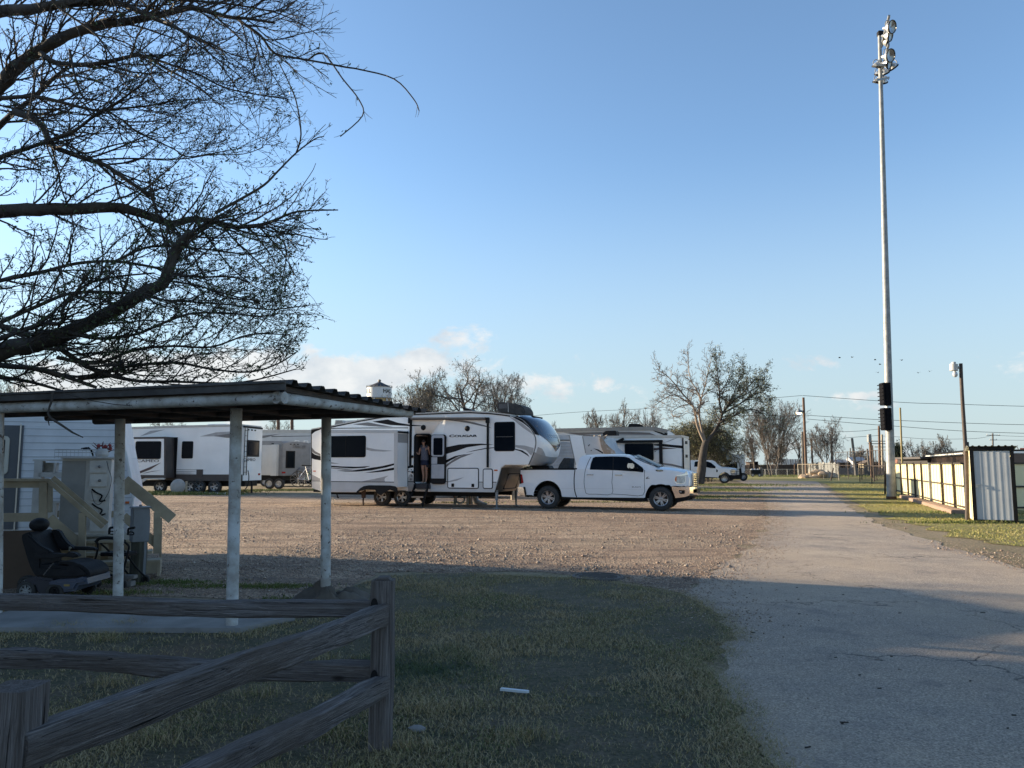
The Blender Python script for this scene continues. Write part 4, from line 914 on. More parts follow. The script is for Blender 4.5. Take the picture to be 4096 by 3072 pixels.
# wheel wells and underside
mb = MB(); 
for cx, cz, rx, rz in ((1668, 775, 157, 167), (492, 730, 147, 164)):
    P = pp_(arch(0, cx, cz, rx, rz, 0, 180, 16)); mb.add([(p[0], y, p[1]) for y in (.03, .55) for p in P], [(i, i + 1, i + 18, i + 17) for i in range(16)])
    mb.add([(p[0], .55, p[1]) for p in P], [tuple(range(17))])
a_ = SP.p(*c5(230, 700)); b_ = SP.p(*c5(1990, 760)); mb.box(a_[0], b_[0], .35, TW - .35, .42, .62); mb.build('chassis', M_black, pk)
a_ = SP.p(*c5(650, 742)); b_ = SP.p(*c5(1530, 800)); mb = MB(); mb.prism(pp_([(640, 738), (1510, 770), (1545, 815), (1420, 812), (900, 775), (660, 765)]), .06, .25, .01); mb.build('side_step', M_black, pk)
# glass
side = [(937, 460), (945, 400), (962, 343), (985, 333), (1160, 333), (1290, 340), (1335, 352), (1400, 400), (1478, 455), (1493, 480), (1488, 503), (1400, 490), (1180, 472)]
patch('side_window', side, M_glass, .006)
mb = MB(); skin_prism(mb, pp_(side), TW - .02, TW + .006, dfm, .3, .14); mb.build('side_window', M_glass, pk)
patch('window_pillar', [(1166, 333), (1180, 333), (1184, 474), (1170, 472)], M_black, .012)
wsP = pp_([(1372, 330), (1645, 455)])
(s0, h0), (s1, h1) = wsP; mb = MB(); vs = []; 
for i in range(9):
    for j in range(15):
        t = i / 8; q = j / 14 * 2 - 1; x = s0 + .02 + (s1 - s0 - .05) * t; z = h0 - .01 + (h1 - h0 + .01) * t
        wd = .70 + .17 * t; vs.append((x + .02 + .07 * (1 - q * q), TW / 2 + q * wd, z + .022 + .035 * (1 - q * q)))
mb.add(vs, [(i * 15 + j, i * 15 + j + 1, i * 15 + j + 16, i * 15 + j + 15) for i in range(8) for j in range(14)])
mb.build('windshield', M_glass, pk, smooth=80)
patch('a_pillar_trim', ribbon([SP.p(*c5(*q)) for q in [(1400, 352), (1500, 400), (1600, 440), (1640, 452)]], .02), M_black, .004, raw=True)
# seams
for nm, path, w_ in [('bed_gap', [(780, 462), (772, 540), (773, 640), (782, 700), (796, 746)], .035), ('door_seam', [(938, 330), (915, 380), (887, 470), (876, 560), (877, 620), (888, 680), (905, 714), (1000, 720), (1163, 722), (1165, 600), (1175, 474)], .014), ('door_seam', [(1505, 480), (1502, 600), (1488, 742), (1300, 733), (1163, 722)], .014), ('body_crease', [(640, 650), (775, 655), (1165, 668), (1490, 688)], .006)]:
    P = [SP.p(*c5(*q)) for q in path]; patch(nm, ribbon([tuple(v)[:2] for v in cr([Vector((p[0], p[1])) for p in P], 3)], w_), M_black if nm != 'body_crease' else M_rvlgrey, .0035, .01, raw=True)
patch('window_trim', ribbon([SP.p(*c5(*q)) for q in side + side[:1]], .022), M_black, .003, raw=True)
for a_, b_ in (((900, 509), (972, 521)), ((1198, 520), (1273, 533))):
    p = SP.p(*c5(*a_)); q = SP.p(*c5(*b_)); mb = MB(); mb.box(p[0], q[0], -.045, -.02, q[1], p[1], .012); mb.box(p[0], p[0] + .03, -.03, .03, q[1], p[1], .005); mb.box(q[0] - .03, q[0], -.03, .03, q[1], p[1], .005); mb.build('door_handle', M_chrome, pk)
# mirror on its arm
a_ = SP.p(*c5(1322, 408), -.28); b_ = SP.p(*c5(1398, 463), -.28); mb = MB(); mb.box(a_[0], b_[0], -.33, -.17, b_[1], a_[1], .035); mi = mb.build('mirror', M_chrome, pk)
mb = MB(); mb.box(a_[0] + .05, a_[0] + .14, -.32, -.2, b_[1] - .06, b_[1] + .03, .02); mb.box(b_[0] - .02, b_[0] + .10, -.25, .06, b_[1] - .02, b_[1] + .04, .01); mb.box(a_[0] - .012, a_[0] + .01, -.32, -.18, b_[1] + .02, a_[1] - .02, .004); mb.build('mirror_arm', M_black, mi)
# lights, grille, bumpers
patch('taillight', [(207, 488), (228, 495), (245, 582), (205, 592), (200, 545)], M_red, .02); patch('taillight_smoke', [(207, 490), (215, 492), (222, 590), (205, 592), (200, 545)], M_black, .024)
hl = [(1818, 590), (1828, 562), (1845, 548), (1968, 545), (1972, 612), (1945, 640), (1850, 634), (1828, 615)]
patch('headlight_bezel', hl, M_chrome, .012); patch('headlight', inset(pp_(hl), .022), M_lens, .02, raw=True); patch('turn_signal', [(1826, 588), (1840, 560), (1850, 560), (1848, 612), (1836, 610)], M_orange, .026)
patch('chrome_brow', [(1830, 548), (1955, 532), (1975, 508), (1998, 512), (2018, 545), (1985, 548), (1960, 552)], M_chrome, .018)
xf = lambda q: sf - .20 * abs(q) ** 2.5 - .02
gz0 = SP.p(*c5(2020, 665))[1]; gz1 = SP.p(*c5(2010, 530))[1]
mb = MB(); cg = MB()
for q0 in np.linspace(-.78, .78, 27)[:-1]:
    q1 = q0 + 1.56 / 26; ya, yb = TW / 2 + q0 * .9, TW / 2 + q1 * .9
    mb.add([(xf(q0) + .02, ya, gz0), (xf(q1) + .02, yb, gz0), (xf(q1) + .01, yb, gz1), (xf(q0) + .01, ya, gz1)], [(0, 1, 2, 3)])
    for k_ in range(7):
        z = gz0 + .03 + (gz1 - gz0 - .06) * k_ / 6
        cg.obox((xf(q0) + .03, ya, z), (xf(q1) + .03, yb, z), .03, .024)
gr = mb.build('grille', M_black, pk); cg.build('grille_bars', M_chrome, gr, smooth=0)
mb = MB()
for s_ in (0, 1):
    y_ = TW / 2 + (-.71 if s_ == 0 else .71); mb.obox((xf(.78) + .04, y_, gz0 - .02), (xf(.78) + .03, y_, gz1 + .03), .05, .06, up=(0, 1, 0))
mb.build('grille_frame', M_chrome, gr)
tm = lambda a, b, y: (xf(0) + .075, TW / 2 - a, b)
mb = MB(); text_mesh(mb, 'RAM', -.17, (gz0 + gz1) / 2 + .0, .09, 0, .34, M=lambda x, y, z: (xf(0) + .075, TW / 2 + x, z)); mb.build('grille_letters', M_chrome, gr, smooth=0)
bp_ = [(1790, 658), (1850, 668), (1985, 672), (2018, 664), (2038, 676), (2040, 745), (2030, 762), (1960, 776), (1832, 782), (1815, 735), (1796, 695)]
mb = MB(); skin_prism(mb, pp_(bp_), -.02, TW + .02, dfm, .12, .1, .2); bm_ = mb.build('front_bumper', M_chrome, pk, smooth=40)
mb = MB(); skin_prism(mb, pp_([(1835, 778), (1960, 775), (2025, 762), (2020, 785), (1980, 812), (1840, 832)]), 0, TW, dfm, .15, .1, .3); mb.build('air_dam', M_black, pk, smooth=40)
patch('fog_lamp_recess', [(1878, 700), (1962, 706), (1955, 742), (1895, 742), (1880, 725)], M_black, .03); patch('fog_lamp', [(1885, 712), (1915, 714), (1915, 726), (1886, 724)], M_lens, .036)
mb = MB(); z_ = SP.p(*c5(2035, 740))[1]; z2_ = SP.p(*c5(2035, 700))[1]
for q0 in np.linspace(-.6, .6, 13)[:-1]: mb.add([(xf(q0) + .068 + .03, TW / 2 + q0, z_), (xf(q0 + .1) + .098, TW / 2 + q0 + .1, z_), (xf(q0 + .1) + .098, TW / 2 + q0 + .1, z2_), (xf(q0) + .098, TW / 2 + q0, z2_)], [(0, 1, 2, 3)])
mb.build('bumper_intake', M_black, pk)
mb = MB(); mb.prism(pp_([(184, 626), (258, 624), (272, 700), (262, 716), (194, 702), (184, 660)]), -.01, TW, .03); mb.build('rear_bumper', M_chrome, pk)
mb = MB(); mb.prism(pp_([(243, 624), (262, 624), (276, 700), (268, 716), (262, 712), (255, 690)]), -.018, -.005, .004); mb.build('bumper_cap', M_black, pk)
mb = MB(); mb.prism(pp_([(215, 434), (775, 444), (775, 466), (213, 449)]), .01, .12, .004); mb.prism(pp_([(215, 434), (775, 444), (775, 466), (213, 449)]), TW - .12, TW - .01, .004); mb.build('bed_rail', M_black, pk)
patch('hood_badge', [(1622, 482), (1690, 484), (1698, 490), (1694, 500), (1640, 500), (1622, 493)], M_black, .008)
mb = MB(); p = SP.p(*c5(1630, 497)); q = SP.p(*c5(1690, 484)); D0 = dfm(p[0], 0, p[1])[1]; text_mesh(mb, '2500', p[0], p[1], q[1] - p[1], D0 - .012, q[0] - p[0]); mb.build('badge_letters', M_chrome, pk, smooth=0)
mb = MB(); p = SP.p(*c5(1376, 662)); q = SP.p(*c5(1462, 651)); text_mesh(mb, 'RAM', p[0], p[1], q[1] - p[1], -.006, q[0] - p[0]); mb.build('door_letters', M_decalg, pk, smooth=0)
mb = MB(); P = [SP.p(*c5(*t)) for t in [(1516, 574), (1524, 560), (1540, 552), (1553, 556), (1540, 560), (1534, 568), (1556, 569), (1558, 574)]]; mb.prism(P, -.008, .0); mb.build('fender_badge', M_decalg, pk, smooth=0)
mb = MB(); mb.prism(pp_([(1330, 312), (1350, 306), (1385, 322), (1392, 330), (1335, 322)]), .5, .56, .004); mb.build('roof_antenna', M_black, pk)
for (u, v, r_, y_, s_) in [(497, 745, .425, .0, -1), (1673, 791, .425, .0, -1), (497, 745, .425, TW - .30, 1), (1673, 791, .425, TW - .30, 1)]:
    a_ = SP.p(*c5(u, v)); wheel_obj('wheel', (a_[0], y_ + .155 + (.02 if s_ < 0 else 0), r_), r_, .29, pk, 'spoke', 6, .60, .3, s_, M_rim)
a_ = SP.p(*c5(290, 752), .5); MB().lathe([(.045, -.3), (.05, .0), (.04, .0), (.035, -.25)], (a_[0] - .0, .45, .5), 'x', 14).build('exhaust_tip', M_galv, pk)
mb = MB(); mb.box(sr - .02, sr + .06, TW / 2 - .05, TW / 2 + .05, .38, .6, .01); mb.build('hitch_receiver', M_black, pk)
# cargo standing in the bed
P = SP.P(c4, [(1790, 1068), (1812, 1010), (1868, 928), (1885, 922), (1900, 935), (1955, 930), (1950, 1000), (1942, 1075)], .9)
o_ = MB().prism(P, .55, 1.3, .03).build('covered_bundle', M_fabric); o_.location = SP.o; o_.rotation_euler.z = SP.ang; tag(o_, 'dark folded cover standing upright in the bed of the pickup', 'bundle')

# ---------------------------------------------------------------- the big camper
SC = Side((1524, 2022), 30.9, (1982, 2026), 29.2)
cg_ = empty('fifth_wheel_camper', SC.o, SC.ang, 'large white fifth wheel camper with black swooshes, open door and slide out room', 'camper')
CW = 2.44
def CP(c, pts, y=0.): return SC.P(c, pts, y)
def cpart(name, c, pts, y0, y1, m, bev=0, par=None, yref=0., sm=0):
    P = CP(c, pts, yref)
    if sm: P = [tuple(v)[:2] for v in cr([Vector(p) for p in P], sm, True)]
    return MB().prism(P, y0, y1, bev).build(name, m, par or cg_)
seam = [(1190, 362), (1290, 405), (1370, 480), (1430, 555), (1468, 640), (1472, 730), (1445, 830), (1410, 920), (1375, 1000)]
out = CP(c3, [(155, 1335), (150, 575), (300, 543), (450, 518), (800, 442), (1100, 386), (1490, 345)]) + CP(c4, [(300, 322), (600, 308), (850, 318), (1000, 330), (1130, 348)] + seam + [(1060, 1000), (1010, 1040), (920, 1365), (60, 1368)]) + CP(c3, [(1440, 1365), (1300, 1365), (760, 1380), (280, 1385), (260, 1375)])
bo = MB().prism(out, 0, CW, .025).build('body', M_rvwhite, cg_, smooth=30)
# doorway cut through the wall
d0 = SC.p(*c3(1512, 1268)); d1 = SC.p(*c3(1745, 600))
cut = MB().prism(rrect(d0[0], d0[1], d1[0], d1[1], .12), -.3, 1.1).build('cutter', M_black, cg_); bpy.context.view_layer.update()
md = bo.modifiers.new('b', 'BOOLEAN'); md.object = cut; md.operation = 'DIFFERENCE'; md.solver = 'EXACT'; bpy.context.view_layer.update()
me = bpy.data.meshes.new_from_object(bo.evaluated_get(bpy.context.evaluated_depsgraph_get())); bo.modifiers.clear(); bo.data = me; bpy.data.objects.remove(cut)
if not me.materials: me.materials.append(M_rvwhite)
MB().box(d0[0] + .005, d1[0] - .005, .025, 1.09, d0[1] - .012, d0[1] + .005).build('floor', mat('cabin_floor', (.10, .07, .05), .6), cg_)
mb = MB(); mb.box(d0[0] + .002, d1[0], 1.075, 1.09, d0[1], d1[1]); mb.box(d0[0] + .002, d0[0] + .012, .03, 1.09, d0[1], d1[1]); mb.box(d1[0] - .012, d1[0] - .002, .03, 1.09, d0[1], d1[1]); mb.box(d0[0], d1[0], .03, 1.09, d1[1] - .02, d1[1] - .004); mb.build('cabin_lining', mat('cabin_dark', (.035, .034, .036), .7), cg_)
a_ = SC.p(*c3(1535, 1255), .7); b_ = SC.p(*c3(1690, 950), .7); mb = MB(); mb.box(a_[0], b_[0], .7, 1.07, d0[1] + .005, b_[1], .01); mb.box(a_[0] - .0, b_[0] + .1, .66, .7, d0[1] + .35, d0[1] + .39, .004); mb.build('cabinet', mat('cabin_cabinet', (.22, .16, .10), .6), cg_)
fr = rrect(d0[0] - .01, d0[1] - .02, d1[0] + .01, d1[1] + .01, .13); fi = inset(fr, .045); mb = MB(); n_ = len(fr)
for y0_, y1_ in ((-.02, .01),):
    vs = [(p[0], y0_, p[1]) for p in fr] + [(p[0], y0_, p[1]) for p in fi] + [(p[0], y1_, p[1]) for p in fi]
    mb.add(vs, [(i, (i + 1) % n_, n_ + (i + 1) % n_, n_ + i) for i in range(n_)] + [(n_ + i, n_ + (i + 1) % n_, 2 * n_ + (i + 1) % n_, 2 * n_ + i) for i in range(n_)])
mb.build('door_frame', M_black, cg_, smooth=0)
# open door leaf, folded back to the wall
e0 = SC.p(*c3(1732, 1265), -.06); e1 = SC.p(*c3(1940, 605), -.06)
dl = MB().prism(rrect(e0[0], e0[1], e1[0], e1[1], .12), -.075, -.025, .008).build('door', M_black, cg_)
def dpart(nm, a, b, m, r_=.01, par=dl, y0=-.081): p = SC.p(*c3(*a), -.08); q = SC.p(*c3(*b), -.08); return MB().prism(rrect(p[0], q[1], q[0], p[1], r_), y0, -.07).build(nm, m, par)
M_doorp = mat('door_panel_grey', (.42, .44, .47), .45)
dpart('door_panel', (1745, 615), (1912, 898), M_doorp, .09); dpart('door_panel', (1745, 1005), (1912, 1190), M_doorp); dpart('door_panel', (1745, 910), (1820, 998), M_doorp); dpart('door_window', (1772, 655), (1892, 880), M_glass, .05, y0=-.084); dpart('kick_plate', (1745, 1200), (1912, 1258), M_plastic)
mb = MB(); p = SC.p(*c3(1495, 905)); mb.box(p[0] - .07, p[0] + .05, -.09, -.0, p[1] - .05, p[1] + .05, .02); mb.build('door_latch', M_black, cg_)
mb = MB(); P = CP(c3, [(1445, 1070), (1450, 1100), (1475, 1105), (1500, 1110)]); mb.tube([(P[0][0], -.02, P[0][1]), (P[0][0], -.12, P[0][1] - .02), (P[1][0], -.13, P[1][1]), (P[2][0], -.12, P[2][1]), (P[3][0], -.03, P[3][1])], .012, 6); mb.ball((P[3][0], -.06, P[3][1]), .05, 8); mb.build('grab_handle', M_black, cg_)
for (x_, y_, r_) in ((1478, 1080, .025), (1482, 1160, .045), (1470, 1208, .05)):
    p = SC.p(*c3(x_, y_)); MB().lathe([(0, -.012), (r_ * .9, -.012), (r_, -.003)], (p[0], 0, p[1]), 'y', 16).build('outlet_cover', M_decalg if r_ > .03 else M_black, cg_)
cpart('wall_graphic', c3, [(1425, 1235), (1432, 1190), (1450, 1150), (1475, 1130), (1500, 1160), (1505, 1235)], -.003, 0, M_decall)
# lower grey band, dividers, roof edge
cpart('lower_band', c3, [(155, 1250), (275, 1250), (275, 1380), (160, 1335)], -.004, 0, M_rvlgrey); cpart('lower_band', c4, [(62, 1240), (950, 1240), (918, 1364), (62, 1366)], -.004, 0, M_rvlgrey); cpart('lower_band', c3, [(1425, 1240), (1512, 1240), (1512, 1366), (1440, 1366)], -.004, 0, M_rvgrey)
def cline(c, pts, w_, y=-.006, m=None, nm='trim_line'):
    P = [SC.p(*c(*q)) for q in pts]; P = [tuple(v)[:2] for v in cr([Vector(p) for p in P], 3)]; return MB().prism(ribbon(P, w_), y, 0).build(nm, m or M_black, cg_, smooth=0)
cline(c4, [(62, 1232), (950, 1232)], .025); cline(c3, [(155, 1245), (275, 1245)], .02); cline(c3, [(1425, 1238), (1508, 1238)], .03); cline(c3, [(280, 548), (800, 535), (1435, 525)], .03)
cline(c3, [(152, 585), (152, 1330)], .03, -.01); cline(c4, seam, .02, -.008)
P = CP(c3, [(150, 575), (300, 545), (450, 520), (800, 444), (1100, 388), (1490, 350)]) + CP(c4, [(300, 326), (600, 313), (850, 322), (1000, 336), (1130, 352)])
mb = MB(); mb.prism(ribbon(P, .045), -.015, .0); mb.build('roof_trim', M_black, cg_, smooth=0)
mb = MB(); P2 = [(p[0], p[1] + .045) for p in P]; mb.prism(ribbon(P2, .05), -.012, CW + .01); mb.build('roof_edge', mat('cream_roof', (.55, .52, .47), .5), cg_, smooth=0)
# slide-out
SD_ = .84
slo = cpart('slide_out', c3, [(280, 562), (1293, 553), (1293, 1312), (1180, 1305), (900, 1305), (760, 1385), (285, 1390)], -SD_, .02, M_rvwhite, .02, yref=-SD_)
def sp_(name, pts, m, d=.004, bev=0, par=slo, c=c3, sm=0):
    P = SC.P(c, pts, -SD_); 
    if sm: P = [tuple(v)[:2] for v in cr([Vector(p) for p in P], sm, True)]
    return MB().prism(P, -SD_ - d, -SD_ + .002, bev).build(name, m, par, smooth=0)
wa = SC.p(*c3(395, 645), -SD_); wb = SC.p(*c3(873, 920), -SD_); wf_ = MB().prism(rrect(wa[0], wb[1], wb[0], wa[1], .09), -SD_ - .02, -SD_, .005).build('window', M_black, slo)
mb = MB(); mb.prism(inset(rrect(wa[0], wb[1], wb[0], wa[1], .09), .035), -SD_ - .024, -SD_ - .01); mb.build('pane', M_glass, wf_)
mb = MB(); p = SC.p(*c3(615, 650), -SD_); mb.box(p[0] - .012, p[0] + .012, -SD_ - .03, -SD_, wb[1] + .03, wa[1] - .03); mb.build('mullion', M_black, wf_)
sp_('side_trim', [(1250, 556), (1293, 553), (1293, 1312), (1250, 1308)], M_rvlgrey, .012); sp_('top_band', [(280, 562), (1250, 553), (1250, 595), (280, 605)], M_rvlgrey, .006)
sp_('lower_panel', [(285, 1252), (1250, 1246), (1250, 1302), (900, 1303), (765, 1380), (285, 1386)], M_rvlgrey, .004); sp_('trim_line', [(285, 1244), (1250, 1240), (1250, 1249), (285, 1253)], M_black, .008)
for pts, m in [([(405, 1036), (560, 1045), (750, 1047), (935, 1036), (860, 1060), (700, 1070), (405, 1056)], M_decal), ([(405, 1062), (560, 1072), (700, 1080), (800, 1078), (600, 1090), (405, 1072)], M_decalg), ([(490, 1100), (700, 1096), (900, 1065), (1100, 1032), (1292, 985), (1292, 1005), (1150, 1050), (950, 1092), (750, 1112), (600, 1112)], M_decal), ([(855, 1126), (1050, 1092), (1292, 1042), (1292, 1076), (1100, 1108), (960, 1122)], M_decal), ([(405, 994), (525, 1008), (405, 1006)], M_decal), ([(880, 788), (1000, 812), (1240, 830), (1100, 842), (950, 836), (880, 818)], M_decall), ([(820, 1240), (1000, 1202), (1175, 1160), (1130, 1190), (1120, 1215), (1130, 1240)], M_decall)]:
    sp_('graphic', pts, m, .003)
mb = MB(); a_ = SC.p(*c3(1425, 575)); b_ = SC.p(*c3(1297, 1262), -SD_); q_ = SC.p(*c3(1293, 600), -SD_)[0]; mb.box(q_ + .0, q_ + .006, -SD_ + .03, -.02, b_[1], SC.p(*c3(1293, 600), -SD_)[1] , 0); mb.build('slide_side', M_rvgrey, slo, smooth=0)
cline(c3, [(1418, 570), (1418, 1300)], .09, -.03); mb = MB(); mb.box(q_, q_ + .04, -SD_ + .02, 0, SC.p(*c3(1293, 590), -SD_)[1], SC.p(*c3(1293, 566), -SD_)[1]); mb.build('slide_awning', M_black, slo)
# fender over the wheels
sp_('fender', [(750, 1390), (760, 1372), (800, 1335), (850, 1303), (920, 1290), (1200, 1290), (1270, 1300), (1295, 1325), (1295, 1395), (1255, 1365), (1195, 1345), (1100, 1400), (1078, 1425), (1045, 1410), (1000, 1350), (880, 1345), (810, 1365), (770, 1392)], M_plastic, .03)
mb = MB(); P = SC.P(c3, [(822, 1350), (870, 1350), (865, 1460), (825, 1460)], -.5); mb.prism(P, -.55, -.45, .004); P = SC.P(c3, [(832, 1460), (848, 1460), (845, 1560), (833, 1560)], -.5); mb.prism(P, -.52, -.48); mb.build('stabiliser_jack', M_rust, cg_)
# body graphics
for c, pts, m in [(c3, [(700, 487), (900, 457), (1050, 485), (1240, 515), (1100, 516), (900, 505)], M_decalg), (c3, [(960, 447), (1165, 416), (1300, 458), (1450, 480), (1625, 492), (1600, 500), (1450, 500), (1200, 490), (1050, 465)], M_decal), (c3, [(156, 800), (200, 850), (272, 885), (272, 912), (200, 885), (156, 855)], M_decalg), (c3, [(156, 862), (200, 895), (275, 915), (275, 970), (200, 960), (156, 945)], M_decal), (c3, [(156, 582), (270, 556), (270, 562), (200, 590), (156, 625)], M_decal), (c3, [(156, 1160), (200, 1180), (270, 1215), (270, 1240), (156, 1240)], M_decall),
        (c4, [(282, 775), (450, 738), (600, 726), (750, 721), (915, 733), (750, 742), (560, 772), (400, 830), (282, 865)], M_decal), (c4, [(540, 845), (650, 812), (810, 778), (925, 768), (925, 776), (810, 790), (680, 815)], M_decal), (c4, [(282, 945), (400, 890), (540, 862), (430, 902), (340, 950), (282, 985)], M_decal), (c4, [(282, 1005), (400, 922), (520, 870), (645, 850), (480, 912), (350, 985), (282, 1040)], M_decalg),
        (c4, [(1200, 735), (1320, 740), (1442, 770), (1432, 830), (1408, 870), (1340, 800), (1200, 762)], M_decall), (c4, [(1197, 785), (1290, 803), (1360, 850), (1388, 892), (1330, 852), (1260, 815), (1197, 798)], M_decal), (c4, [(1110, 358), (1200, 385), (1300, 450), (1390, 530), (1445, 600), (1300, 505), (1180, 405)], M_decall), (c4, [(1130, 350), (1195, 364), (1285, 405), (1365, 482), (1385, 505), (1300, 440), (1190, 378)], M_decal),
        (c4, [(300, 413), (500, 415), (650, 440), (800, 480), (892, 515), (750, 488), (550, 447)], M_decalg), (c4, [(62, 1060), (20, 1040), (10, 1020), (62, 1005)], M_decal), (c3, [(1420, 1035), (1500, 1015), (1510, 1050), (1422, 1062)], M_decal)]:
    P = CP(c, pts); MB().prism(P, -.0035, 0).build('graphic', m, cg_, smooth=0)
mb = MB(); p = SC.p(*c4(326, 642)); q = SC.p(*c4(690, 600)); hC = q[1] - p[1]; wC = q[0] - p[0]
text_mesh(mb, 'C', p[0], p[1], hC, -.008, wC * .17, bold=.04); text_mesh(mb, 'OUGAR', p[0] + wC * .185, p[1], hC * .86, -.008, wC * .815, bold=.04); mb.build('name_lettering', M_decal, cg_, smooth=0)
for x_, y_, c in ((1638, 518, c3), (562, 523, c4)):
    p = SC.p(*c(x_, y_)); MB().lathe([(0, -.05), (.07, -.045), (.10, -.03), (.108, 0)], (p[0], 0, p[1]), 'y', 24).build('outside_speaker', M_plastic, cg_)
# awning
a_ = SC.p(*c3(1440, 402), -.12); b_ = SC.p(*c4(798, 388), -.12); mb = MB(); mb.tube([(a_[0], -.10, a_[1]), (b_[0], -.10, b_[1])], .055, 14); aw = mb.build('awning', mat('awning_fabric', (.10, .095, .09), .7), cg_)
for c, x_, yt, yb in ((c3, 1458, 392, 1036), (c4, 828, 372, 1036)):
    p = SC.p(*c(x_, yt), -.1); q = SC.p(*c(x_ - 4, yb), -.1); mb = MB(); mb.box(p[0] - .055, p[0] + .055, -.16, 0, p[1] - .22, p[1], .01); mb.box(q[0] - .035, q[0] + .035, -.08, 0, q[1], p[1] - .2, .006); mb.build('awning_arm', M_black, aw)
# compartment doors and the bedroom window
for a, b, lt in (((300, 1048), (716, 1322), 1), ((768, 1052), (902, 1322), 0)):
    p = SC.p(*c4(*a)); q = SC.p(*c4(*b)); rr = rrect(p[0], q[1], q[0], p[1], .08); f_ = MB().prism(rr, -.015, 0, .004).build('storage_door', M_black, cg_); MB().prism(inset(rr, .035), -.02, -.01, .002).build('door_panel', M_rvwhite, f_)
    if lt:
        for x_ in (372, 638): p = SC.p(*c4(x_ - 18, 1255)); q = SC.p(*c4(x_ + 18, 1300)); MB().box(p[0], q[0], -.035, -.018, q[1], p[1], .01).build('latch', M_black, f_)
        P = CP(c4, [(310, 1225), (430, 1195), (525, 1168), (430, 1215), (312, 1242)]); MB().prism(P, -.023, -.018).build('graphic', M_decall, f_, smooth=0)
p = SC.p(*c4(920, 433)); q = SC.p(*c4(1196, 816)); rr = rrect(p[0], q[1], q[0], p[1], .09); f_ = MB().prism(rr, -.02, 0, .004).build('window', M_black, cg_); MB().prism(inset(rr, .04), -.024, -.01).build('pane', M_glass, f_)
p = SC.p(*c4(945, 632)); q = SC.p(*c4(1172, 622)); MB().box(p[0], q[0], -.03, -.01, p[1], q[1]).build('window_rail', M_decalg, f_)
p = SC.p(*c4(918, 1082)); q = SC.p(*c4(965, 1064)); MB().box(p[0], q[0], -.025, 0, p[1], q[1], .01).build('marker_light', M_orange, cg_)
p = SC.p(*c3(175, 1120)); q = SC.p(*c3(214, 1108)); MB().box(p[0], q[0], -.025, 0, p[1], q[1], .01).build('marker_light', M_orange, cg_)
# front panel under the nose
f0 = SC.p(*c4(1012, 1040)); f1 = SC.p(*c4(920, 1364)); mt = mat('bronze_panel', (.13, .105, .085), .3, .3, rgb2=(.095, .078, .062), scale=2, coat=.4)
vs = []; 
for i in range(7):
    for j in range(9):
        t = i / 6; q = j / 8; x = f0[0] + (f1[0] - f0[0]) * t + .10 * (1 - (1 - t) ** 2) * 0 + .05 * sin(pi * t) + .012; vs.append((x + .09 * (1 - (2 * q - 1) ** 4), q * CW, f0[1] + (f1[1] - f0[1]) * t))
mb = MB().add(vs, [(i * 9 + j, i * 9 + j + 1, i * 9 + j + 10, i * 9 + j + 9) for i in range(6) for j in range(8)]); fp = mb.build('front_panel', mt, cg_, smooth=60)
nn = []
for (t, q) in ((.25, .25), (.25, .78), (.88, .78), (.88, .22)): nn.append((f0[0] + (f1[0] - f0[0]) * t + .05 * sin(pi * t) + .012 + .09 * (1 - (2 * q - 1) ** 4) + .012, q * CW, f0[1] + (f1[1] - f0[1]) * t))
mb = MB(); mb.tube(nn + nn[:1], .018, 6); mb.build('hatch_seal', M_black, fp)
# nose cap
Sm = CP(c4, seam); Cc = CP(c4, [(1440, 352), (1565, 405), (1655, 505), (1712, 612), (1742, 705), (1735, 805), (1706, 900), (1655, 965), (1585, 1004)], CW / 2)
Sv = [Vector(p) for p in cr([Vector(p) for p in Sm], 4)]; Cv = [Vector(p) for p in cr([Vector(p) for p in Cc], 4)]; NT = len(Sv) - 1
def nose(t, w_, off=0.):
    i = min(int(t), NT - 1); f_ = t - i; S_ = Sv[i].lerp(Sv[i + 1], f_); C_ = Cv[i].lerp(Cv[i + 1], f_); e_ = max(0, 1 - abs(2 * w_ - 1) ** 2.3) ** (1 / 2.3); p_ = S_.lerp(C_, e_)
    return Vector((p_[0], w_ * CW, p_[1]))
def nose_n(t, w_, off):
    p_ = nose(t, w_); a = nose(min(NT, t + .3), w_) - nose(max(0, t - .3), w_); b = nose(t, min(1, w_ + .01)) - nose(t, max(0, w_ - .01)); n_ = b.cross(a)
    if n_.length < 1e-9: return p_
    n_.normalize(); 
    if n_.x < 0: n_ = -n_
    return p_ + n_ * off
def nose_patch(name, tr_, wr, off, m, par=None, nt_=24, nw=24):
    vs = []
    for i in range(nt_ + 1):
        t = tr_[0] + (tr_[1] - tr_[0]) * i / nt_; lo, hi = wr(t / NT)
        for j in range(nw + 1):
            x_ = j / nw; w_ = lo + (hi - lo) * x_
            if lo <= 0 and hi >= 1: w_ = (1 - cos(pi * x_)) / 2
            vs.append(nose_n(t, w_, off) if off else nose(t, w_))
    return MB().add(vs, [(i * (nw + 1) + j, i * (nw + 1) + j + 1, (i + 1) * (nw + 1) + j + 1, (i + 1) * (nw + 1) + j) for i in range(nt_) for j in range(nw)]).build(name, m, par or cg_, smooth=60)
nc = nose_patch('nose_cap', (0, NT * .74), lambda t: (0, 1), 0, M_rvwhite, None, 30, 44); nose_patch('nose_lower', (NT * .74, NT), lambda t: (0, 1), 0, M_rvgrey, nc, 12, 44)
def gr_(t):
    lo = .006 + .05 * t; 
    if t > .40: lo = lo + (.5 - lo) * ((t - .40) / .24) ** 1.25
    return (min(.499, lo), max(.501, 1 - lo))
M_nglass = mat('nose_glass', (.03, .045, .07), .08, rgb2=(.02, .03, .05), scale=1.5, coat=1)
ng = nose_patch('nose_window', (NT * .03, NT * .64), gr_, .012, M_nglass, nc, 40, 40)
